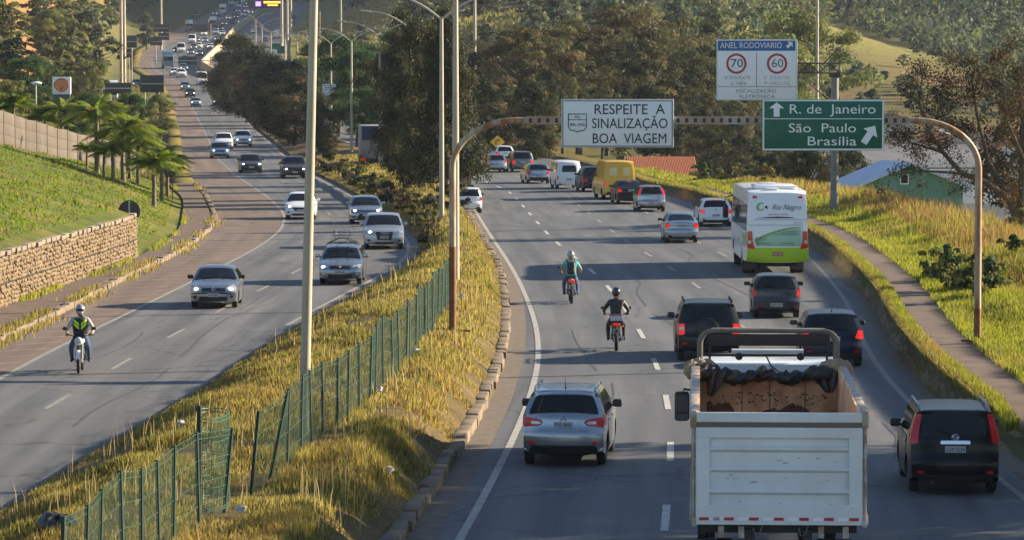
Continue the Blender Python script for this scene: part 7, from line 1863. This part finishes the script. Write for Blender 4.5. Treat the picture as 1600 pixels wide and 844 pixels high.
for i, (px, py, k, s, lb) in enumerate([(240, 323, 0, 1.05, 'palm nearest the footpath, first of the row along the concrete fence'), (252, 316, 3, 1.0, 'leaning palm just behind the first one by the footpath'), (262, 308, 2, 1.0, 'small palm beside the second round sign back'), (216, 287, 1, .95, 'palm in the thick of the clump, left of the first by the footpath'), (193, 284, 3, 1.25, 'tall full palm in the middle of the clump'), (203, 281, 0, 1.0, 'palm close behind the tall full one'), (176, 283, 2, 1.0, 'short stumpy palm left of the tall full one'), (163, 276, 2, .8, 'thin small palm right of the tall one with clear trunk'), (151, 270, 1, 1.3, 'tall palm with clear trunk right of the totem sign'), (96, 241, 1, 1.05, 'palm in front of the dark pylon of the totem sign'), (70, 232, 2, 1.1, 'thin pale palm between the yard lamp and the totem sign'), (45, 222, 2, .7, 'tiny palm sapling at the foot of the yard lamp'), (21, 217, 0, 1.05, 'palm by the fence near the left edge of the slope'), (2, 212, 2, 1.0, 'yellowish small palm at the extreme left of the fence'), (136, 262, 2, .65, 'sapling palm with a pale stem before the fence')]):
    p = on_terrain(px, py, 150, 330); root = empty('palm_tree', p, rt.uniform(0, 6.28), lb, 'palm', 'young palms along the concrete fence'); root.scale = (s * .86,) * 3
    link('crown', PALMS[k][0], root); link('trunk', PALMS[k][1], root)
# trees behind the fence on the left, and on the left hillside
for px, py, Y, key, sx, lb in [(45, 95, 345, 'broadleaf', 1.2, 'dark round tree behind the yard lamp'), (20, 128, 330, 'broadleaf2', 1.0, 'yellow green bush behind the fence at the left edge'), (75, 105, 380, 'broadleaf', 1.0, 'green tree just left of the totem sign'), (135, 150, 300, 'broadleaf', 1.0, 'green bush right of the totem pylon'), (165, 160, 310, 'broadleaf2', 1.0, 'yellow green bush behind the tall clear palm'), (148, 98, 450, 'broadleaf2', 1.0, 'pale green feathery tree left of the wide hoarding'), (205, 150, 330, 'broadleaf', 1.0, 'green bush below the wide hoarding'), (250, 150, 400, 'broadleaf2', 1.0, 'small green bush at the kerb below the large hoarding'), (230, 22, 900, 'far_tree2', 1.0, 'slim dark tree on the far verge beside the black signs'), (110, 165, 280, 'broadleaf', .8, 'green bush left of the totem pylon base')]:
    tree_px('left_tree', key, lb, px, py, Y, sx)
hr = np.random.default_rng(4); n = 0
for i in range(700):
    Y = hr.uniform(380, 1250); X = -(5 + .1 * Y) - hr.uniform(1, 60)
    px = 800 + X / Y * F_PX
    if px < -60: continue
    if vnoise(np.array([X * .05]), np.array([Y * .02]), 33)[0] > .66 and hr.random() < .75: continue
    pyb = 105 + (CAM_H - float(G(X, Y))) * F_PX / Y
    if px < 78 and 10 < pyb < 120 and hr.random() < .88: continue
    key = ('far_tree', 'far_tree3', 'far_tree2', 'far_tree3')[hr.integers(4)] if Y > 600 else ('far_tree', 'broadleaf2', 'acacia2', 'far_tree3')[hr.integers(4)]
    tree('hillside_tree', key, 'bushy olive green tree among many on the left hillside', X, Y, hr.uniform(4, 8.5), group='trees on the left hillside', sx=hr.uniform(1, 1.5)); n += 1
    if n >= 165: break
# trees on the right hillside: singles on the near ridge, the far wood as one mass
n = 0
for i in range(2200):
    Y = hr.uniform(480, 1050); X = hr.uniform(-40, 190); px = 800 + X / Y * F_PX
    if px > 1660 or X - float(RR(Y)) < 14: continue
    py = 105 + (CAM_H - float(G(X, Y))) * F_PX / Y
    open_ = 1285 < px < 1530 and -4 < py - (38 + .36 * (px - 1290)) < 46 and abs(Y - 740) < 160
    field = 420 < px < 640 and 8 < py < 75
    if (open_ and hr.random() < .93) or (field and hr.random() < .96): continue
    key = ('far_tree', 'far_tree2', 'far_tree3', 'acacia2')[hr.integers(4)] if px > 820 else ('far_tree', 'far_tree2')[hr.integers(2)]
    tree('hillside_tree', key, 'tree among many on the wooded right hillside', X, Y, (hr.uniform(2, 3.5) if px > 1270 and Y < 720 else hr.uniform(4.5, 9)) if px > 1150 else hr.uniform(6, 13), group='trees on the right hillside', sx=hr.uniform(1, 1.4)); n += 1
    if n >= 130: break
def far_wood():
    r = np.random.default_rng(6); V, T = [], []
    N = 8000; Y = r.uniform(880, 2450, N); X = r.uniform(-.20, .19, N) * Y
    dl = WL(Y) - X; dr = X - RR(Y)
    ok = ((dl > 14) & (Y > 1200) | (dr > 16)) & ~((dr < 95) & (dr > 0) & (Y < 1120))
    ok |= (Y > 1750); X, Y = X[ok], Y[ok]; Z = G(X, Y)
    tints = np.array([(.048, .066, .034), (.08, .095, .042), (.036, .054, .03), (.115, .13, .045), (.06, .082, .045), (.14, .135, .05)])
    # nearer ridge: scrub and small trees, leaving the sunlit grass band open
    X2 = r.uniform(4, 200, 8200); Y2 = r.uniform(560, 1000, 8200); Z2 = G(X2, Y2); px = 800 + X2 / Y2 * F_PX; py = 105 + (CAM_H - Z2) * F_PX / Y2; q = py - (38 + .36 * (px - 1290))
    ok = (px > 830) & (X2 - RR(Y2) > 18) & ~((q > -6) & (q < 50) & (px > 1290) & (px < 1540)) & ((q < 0) | (r.random(8200) < .4)); small = np.concatenate([np.zeros(len(X)), np.ones(ok.sum())])
    X = np.concatenate([X, X2[ok]]); Y = np.concatenate([Y, Y2[ok]]); Z = np.concatenate([Z, Z2[ok]])
    low = np.concatenate([np.zeros(len(small) - int(ok.sum())), ((q[ok] > 30) & (px[ok] > 1270)).astype(float)])
    for x, y, z, sm, lw in zip(X, Y, Z, small, low):
        h = r.uniform(1.2, 2.6) if lw else r.uniform(2.5, 8) if sm else r.uniform(7, 15); rr = h * r.uniform(.26, .42); k = 34; P = r.normal(size=(k, 3)); P /= np.linalg.norm(P, axis=1)[:, None]; P *= r.uniform(.5, 1.0, (k, 1))
        c = np.array([x, y, z + h * .55]) + P * np.array([rr, rr, h * .46]); v, _ = leaf_quads(c, .5 if sm else .95, r, .7); V.append(v)
        g = vnoise(np.array([x * .02]), np.array([y * .012]), 61)[0]; t = tints[min(5, int(r.uniform(0, 4) + g * 3))] * r.uniform(.7, 1.3); T.append(t * r.uniform(.75, 1.3, (k, 1)))
    V = np.concatenate(V); me = tint_mesh('far_wood', V, np.arange(len(V)).reshape(-1, 4), np.concatenate(T), M_LEAF); o = link('far_wood', me); tag(o, 'far wood covering the hills behind everything', 'wood', kind='stuff')
far_wood()
# shrubs
def shrubs(lst, key_default='shrub'):
    for px, py, Y, key, sx, lb in lst:
        X = (px - 800) / F_PX * Y; h = max(1.25, at_y(px, py, Y).z - float(G(X, Y))); tree('shrub', key, lb, X, Y, h, sx=min(sx, 1.45) if h > 2 else .9, cat='bush')
shrubs([(652, 326, 196, 'dry_shrub', 1.2, 'dry yellow brown bush under the rusty lamp, left of the median trees'), (630, 312, 207, 'dry_shrub', 1.4, 'brown bush on the median edge beside the silver-grey hatchback'), (605, 292, 222, 'shrub', 1.5, 'dark bush on the median beyond the silver-grey hatchback'), (578, 272, 238, 'green_shrub', 1.5, 'bright green bush in front of the box truck'), (560, 262, 252, 'green_shrub', 1.5, 'green bush left of the box truck wheels'), (540, 250, 268, 'dry_shrub', 1.7, 'dry bush by the guard rail left of the green bush'), (515, 240, 285, 'shrub', 1.8, 'dark bush on the median right of the thick lamp pole'), (672, 338, 186, 'shrub', 1.1, 'dark bush at the foot of the rusty lamp pole'), (694, 330, 190, 'shrub', 1.2, 'dark bush right of the rusty lamp pole foot'), (660, 362, 172, 'dry_shrub', .9, 'low dry bush on the median point beside the pale off-roader'), (640, 290, 225, 'shrub', 1.5, 'dark bush in the shade below the median clump'), (716, 318, 200, 'shrub', 1.3, 'dark bush on the right side of the median trees'), (725, 296, 220, 'shrub', 1.4, 'dark bush behind the far rider'),
        (1120, 262, 262, 'green_shrub', 2.2, 'tall yellow green bush on the bank left of the bus'), (1095, 272, 258, 'green_shrub', 1.6, 'round green bush left of the tall one on the bank'), (1150, 275, 250, 'dry_shrub', 1.6, 'dry bush between the white hatchback and the bus'), (1195, 285, 240, 'dry_shrub', 1.6, 'dry bush behind the bus roof'), (1490, 408, 128, 'green_shrub', .8, 'large leaved green bush left of the right gantry post'), (1525, 420, 127, 'green_shrub', .95, 'green bush directly behind the right gantry post'), (1550, 425, 122, 'green_shrub', .8, 'low green bush right of the right gantry post'), (1468, 398, 134, 'green_shrub', .7, 'small dark green bush at the left of the right post bushes'), (1590, 440, 135, 'green_shrub', 1.0, 'shaded bush at the right edge of the grass bank'), (1600, 330, 160, 'dry_shrub', 1.4, 'tall dry bush by the trunk at the right edge')])
# ------------------------------------------------------------------ grass
def grass(name, label, X, Y, h, w, tint, r, lean=.35):
    n = len(X); Z = G(X, Y) - .03; a = r.uniform(0, math.pi, n); b = r.uniform(0, 2 * math.pi, n); l = lean * h * r.uniform(.2, 1, n)
    ca, sa = np.cos(a) * w / 2, np.sin(a) * w / 2
    P0 = np.stack([X - ca, Y - sa, Z], 1); P1 = np.stack([X + ca, Y + sa, Z], 1); tx, ty = np.cos(b) * l, np.sin(b) * l
    M0 = np.stack([X + ca * .8 + tx * .35, Y + sa * .8 + ty * .35, Z + h * .6], 1); M1 = np.stack([X - ca * .8 + tx * .35, Y - sa * .8 + ty * .35, Z + h * .6], 1)
    T = np.stack([X + tx, Y + ty, Z + h], 1)
    V = np.stack([P0, P1, M0, M1], 1).reshape(-1, 3); V2 = np.stack([M1, M0, T, T + np.stack([ca * .1, sa * .1, h * 0], 1)], 1).reshape(-1, 3)
    V = np.concatenate([V, V2]); me = tint_mesh(name, V, np.arange(len(V)).reshape(-1, 4), np.concatenate([tint, tint]), M_GRASSB); o = link(name, me); return tag(o, label, 'grass', kind='stuff')
def pick_tints(X, Y, r, cols, s=.5, sd=70):
    g = vnoise(X * s, Y * s * .6, sd) * .75 + r.uniform(0, .25, len(X)) + r.normal(size=len(X)) * .08; c = np.array(cols); i = np.clip((g * len(c)).astype(int), 0, len(c) - 1)
    return c[i] * r.uniform(.7, 1.3, (len(X), 1))
r8 = np.random.default_rng(8)
GOLD = [(.09, .08, .03), (.24, .20, .055), (.34, .28, .08), (.17, .17, .04), (.42, .33, .11), (.24, .15, .06), (.26, .25, .055), (.38, .31, .09)]
LIME = [(.13, .155, .03), (.25, .265, .04), (.34, .325, .055), (.19, .225, .034), (.36, .31, .08), (.34, .21, .085)]
# density falls with distance: roughly even in the picture
def spread_y(n, a, b, r): u = r.uniform(0, 1, n); return 1 / (1 / a + u * (1 / b - 1 / a))
N = 430000; Y = spread_y(N, 44, 330, r8); u = r8.uniform(0, 1, N); X = LR(Y) + .05 + u * (RL(Y) - LR(Y) - .25)
clump = vnoise(X * 1.1, Y * .7, 71); keep = clump > r8.uniform(.12, .72, N); X, Y, clump = X[keep], Y[keep], clump[keep]
e = np.minimum(X - LR(Y), RL(Y) - X); h = (.07 + .24 * clump ** 1.3) * r8.uniform(.5, 1.3, len(X)) * (.35 + .65 * smooth(0, 1.0, e)); w = .009 + .00017 * Y
grass('median_grass', 'tall golden dry grass covering the median', X, Y, h, w, pick_tints(X, Y, r8, GOLD), r8)
N = 310000; Y = spread_y(N, 60, 300, r8); e = np.where(r8.random(N) < .16, r8.uniform(.12, .46, N), 1.66 + r8.exponential(4.2, N)); X = RR(Y) + e; ok = (e < np.where(Y > 220, 7.5, np.where(Y > 150, 11, 22))) & ((e > 1) | (Y > 82)); X, Y, e = X[ok], Y[ok], e[ok]
clump = vnoise(X * .7, Y * .45, 73); far_e = smooth(2.5, 6.5, e) * smooth(100, 128, Y)
h = (.14 + .22 * clump + far_e * (.3 + .6 * clump) * (1 - .65 * smooth(190, 235, Y))) * r8.uniform(.5, 1.25, len(X)); h = np.where(e < 1, .30 * r8.uniform(.4, 1.2, len(X)), h)
seed = ((far_e > .35) & (r8.random(len(X)) < .2 + .55 * vnoise(X * .25, Y * .15, 79))).astype(float)
grass('verge_grass', 'lush yellow green grass on the right verge', X, Y, h, .010 + .00016 * Y, pick_tints(X, Y, r8, LIME, .35, 74) * (1 - seed[:, None]) + np.array([.33, .20, .085]) * r8.uniform(.6, 1.3, (len(X), 1)) * seed[:, None], r8)
N = 2200; Y = spread_y(N, 44, 250, r8); u = r8.uniform(.06, .94, N); X = LR(Y) + u * (RL(Y) - LR(Y)); ok = vnoise(X * .5, Y * .3, 81) > .45
grass('seed_stalks', 'thin pale seed stalks standing in the median grass', X[ok], Y[ok], r8.uniform(.4, .8, ok.sum()), .013 + .00012 * Y[ok], np.array([.40, .31, .15]) * r8.uniform(.6, 1.2, (ok.sum(), 1)), r8, .25)
N = 40000; Y = spread_y(N, 258, 640, r8); d = r8.uniform(.1, 15, N)
grass('rough_grass', 'rough olive grass beside the far left carriageway', WL(Y) - d, Y, r8.uniform(.15, .6, N), .12, pick_tints(WL(Y) - d, Y, r8, [(.11, .12, .03), (.15, .14, .04), (.09, .10, .028), (.20, .165, .055)], .2, 83), r8)
N = 90000; Y = spread_y(N, 100, 262, r8); d = r8.uniform(.75, 19, N) ; X = WL(Y) - d
grass('slope_grass', 'short mown green grass on the left slope', X, Y, r8.uniform(.05, .17, N) * (.6 + .9 * vnoise(X * .8, Y * .5, 75)), .06, pick_tints(X, Y, r8, [(.20, .17, .04), (.14, .185, .022), (.17, .23, .025), (.12, .18, .022), (.27, .21, .06)], .5, 76), r8)
# ragged grass at the foot of the wall and along the kerbs
N = 16000; Y = spread_y(N, 100, 262, r8); s = r8.random(N) < .5; X = np.where(s, WL(Y) + r8.exponential(.09, N), LL(Y) + r8.normal(0, .22, N)); ok = vnoise(X * 0 + 3, Y * .22, 77) > .52
grass('kerb_grass', 'dry weeds along the left kerb and wall', X[ok], Y[ok], r8.uniform(.08, .34, ok.sum()), .045, np.where(s[ok][:, None], pick_tints(X[ok], Y[ok], r8, LIME[:4]), pick_tints(X[ok], Y[ok], r8, GOLD)), r8)
N = 24000; Y = spread_y(N, 84, 300, r8); X = RR(Y) + r8.normal(.12, .10, N)
o = grass('bank_grass', 'dry grass hanging over the crumbling right bank', X, Y, r8.uniform(.08, .32, N), .03, pick_tints(X, Y, r8, GOLD + LIME[4:]), r8, .9)
N = 30000; Y = spread_y(N, 520, 1150, r8); X = RR(Y) + r8.uniform(2, 70, N)
grass('field_grass', 'pale grass on the far fields beside the climbing road', X, Y, r8.uniform(.3, 1.0, N), .5, pick_tints(X, Y, r8, [(.2, .19, .06), (.25, .22, .07), (.16, .16, .05)], .06, 78), r8)
# ------------------------------------------------------------------ the far traffic jam
def joined(st, **k):
    root = empty('proto', (0, 0, 0)); car_parts(root, st, near=False, doors=False, hubs=4, **k)
    bpy.context.view_layer.update(); slots, V, Fq, MI = [], [], [], []; o = 0
    def walk_(c):
        nonlocal o
        if c.type == 'MESH':
            M = c.matrix_world
            for v in c.data.vertices: V.append(tuple(M @ v.co))
            for p in c.data.polygons:
                m = c.data.materials[p.material_index]
                if m not in slots: slots.append(m)
                MI.append(slots.index(m)); Fq.append(tuple(i + o for i in p.vertices))
            o += len(c.data.vertices)
        for q in list(c.children): walk_(q)
    walk_(root)
    def kill(c):
        for q in list(c.children): kill(q)
        bpy.data.objects.remove(c)
    kill(root)
    me = bpy.data.meshes.new('far_car'); me.from_pydata(V, [], Fq)
    for m in slots: me.materials.append(m)
    me.polygons.foreach_set('material_index', MI); me.shade_smooth(); me.set_sharp_from_angle(angle=rad(35))
    return me, slots.index(k['P'])
PR = {'hatchback': joined('hatch', L=3.9, W=1.68, H=1.48, wb=2.45, r=.3, P=P_WHITE, lit_h=3), 'off-roader': joined('suv', L=4.4, W=1.8, H=1.68, wb=2.62, r=.34, P=P_WHITE, lit_h=0), 'saloon': joined('sedan', L=4.3, W=1.7, H=1.45, wb=2.55, r=.3, P=P_WHITE, lit_h=3), 'van': joined('van', L=5.2, W=2.0, H=2.4, wb=3.1, r=.34, P=P_WHITE, lit_h=0, rear=dict(reflect=False))}
def box_lorry_mesh():
    m = MB(); m.mi = 0; m.box((-1.2, 0, 2.2), (5.4, 2.3, 2.6), bev=.05); m.box((2.7, 0, 1.6), (1.8, 2.2, 2.2), bev=.15); m.mi = 1; m.box((3.58, 0, 2.05), (.06, 1.9, .8)); m.mi = 2; m.box((0, 0, .7), (7, 1, .35))
    for x in (-2.4, 2.6):
        for s in (-1, 1): m.lathe([(.05, -.15), (.48, -.15), (.5, 0), (.48, .15), (.05, .15)], c=(x, s * .95, .5), axis='Y', n=16)
    o = m.build('far_lorry', [P_WHITE, M_GLASS, M_UNDER]); me = o.data; bpy.data.objects.remove(o); return me, 0
PR['lorry'] = box_lorry_mesh()
COLS = {'white': P_WHITE, 'silver': P_SILVER, 'grey': P_GREY, 'black': P_BLACK, 'dark blue': P_NAVY, 'red': P_RED, 'pale blue': paint('pale_blue_paint', (.20, .32, .42), .3)}
def far_car(px, py, kind, colour, where='near', label=None, dx=0.0):
    p = on_road(px, py); me, sl = PR[kind]; o = bpy.data.objects.new('far_' + kind.replace('-', '_'), me); COL.objects.link(o)
    f = LW if where == 'near' else RR; s = float(f(p.y + 8) - f(p.y - 8)) / 16
    a = math.atan2(1, s); o.rotation_euler = (0, 0, a + (math.pi if where == 'near' else 0)); o.location = p
    if COLS[colour] is not P_WHITE:
        o.material_slots[sl].link = 'OBJECT'; o.material_slots[sl].material = COLS[colour]
    g = 'vehicles in the far traffic jam' if where == 'near' else 'vehicles climbing the far right carriageway'
    art = 'small far' if where == 'near' else 'distant'
    tag(o, label or ('%s %s %s %s' % (art, colour, kind, 'in the oncoming jam on the climb' if where == 'near' else 'seen from behind on the opposite climb')), 'van' if kind == 'van' else ('lorry' if kind == 'lorry' else 'car'), g)
    slope = float(zr(p.y + 5) - zr(p.y - 5)) / 10; o.rotation_euler = (0, (1 if where == 'near' else -1) * math.atan(slope), o.rotation_euler.z); o.rotation_mode = 'XYZ'
    return o
for px, py, kd, c, lb in [(306, 167, 'saloon', 'pale blue', 'pale blue saloon with lit headlights, left of the last pair before the jam'), (340, 166, 'hatchback', 'grey', 'grey hatchback, right of the last pair before the jam'), (297, 152, 'saloon', 'black', 'black saloon behind the pale blue one'), (289, 141, 'hatchback', 'silver', 'silver hatchback behind the black saloon at the tail of the jam'), (315, 133, 'van', 'white', 'white van alone in the inner lane near the barrier start')]:
    far_car(px, py, kd, c, 'near', lb)
JAM = [(283, 121, 'off-roader', 'white'), (272, 118, 'hatchback', 'white'), (287, 111, 'hatchback', 'silver'), (262, 107, 'lorry', 'pale blue'), (263, 95, 'saloon', 'pale blue'), (258, 90, 'hatchback', 'dark blue'), (298, 86, 'saloon', 'silver'), (283, 83, 'van', 'white'), (276, 83, 'saloon', 'black'), (329, 77, 'saloon', 'white'), (311, 76, 'hatchback', 'white'), (321, 67, 'hatchback', 'pale blue'), (300, 68, 'van', 'white'), (308, 66, 'saloon', 'silver'), (319, 56, 'saloon', 'white'), (302, 56, 'van', 'silver'), (337, 54, 'off-roader', 'white'), (348, 56, 'hatchback', 'white'), (296, 50, 'lorry', 'silver'), (333, 44, 'lorry', 'silver'), (326, 47, 'saloon', 'dark blue'), (351, 40, 'saloon', 'red'), (363, 38, 'off-roader', 'black'), (376, 37, 'hatchback', 'silver'), (343, 33, 'van', 'silver'), (357, 31, 'saloon', 'white'), (369, 29, 'hatchback', 'black'), (380, 26, 'off-roader', 'white'), (348, 22, 'lorry', 'white'), (362, 17, 'lorry', 'pale blue'), (372, 20, 'saloon', 'grey'), (385, 20, 'saloon', 'white'), (392, 22, 'hatchback', 'silver'), (374, 12, 'van', 'white'), (384, 13, 'saloon', 'red'), (394, 14, 'hatchback', 'white'), (388, 8, 'saloon', 'black'), (380, 5, 'off-roader', 'white'), (398, 7, 'saloon', 'silver'), (366, 8, 'hatchback', 'dark blue'), (355, 13, 'saloon', 'silver'), (336, 24, 'saloon', 'red'), (312, 88, 'saloon', 'grey'), (340, 65, 'saloon', 'silver'), (330, 36, 'saloon', 'white'), (290, 97, 'saloon', 'silver'), (303, 78, 'hatchback', 'grey'), (390, 3, 'van', 'white'), (402, 2, 'saloon', 'white'), (345, 48, 'saloon', 'black'), (313, 47, 'hatchback', 'silver')]
for q in JAM: far_car(*q)
for px, py, kd, c in [(403, 39, 'saloon', 'red'), (396, 52, 'saloon', 'white'), (458, 30, 'hatchback', 'black'), (457, 39, 'saloon', 'dark blue'), (432, 60, 'van', 'silver'), (415, 66, 'saloon', 'grey'), (470, 6, 'saloon', 'grey')]: far_car(px, py, kd, c, 'away')
for px, py, Y, kd, c, lb in [(215, 100, 640, 'saloon', 'dark blue', 'dark blue car parked on the side yard left of the jam'), (231, 104, 640, 'off-roader', 'white', 'white car parked on the side yard left of the jam'), (244, 101, 650, 'saloon', 'red', 'red car parked on the side yard left of the jam'), (172, 116, 520, 'lorry', 'white', 'white lorry parked below the left hillside')]:
    o = far_car(px, 150, kd, c, 'near', lb); X = (px - 800) / F_PX * Y; o.location = (X, Y, float(G(X, Y)) + .05); o['group'] = 'vehicles parked on the side yard'
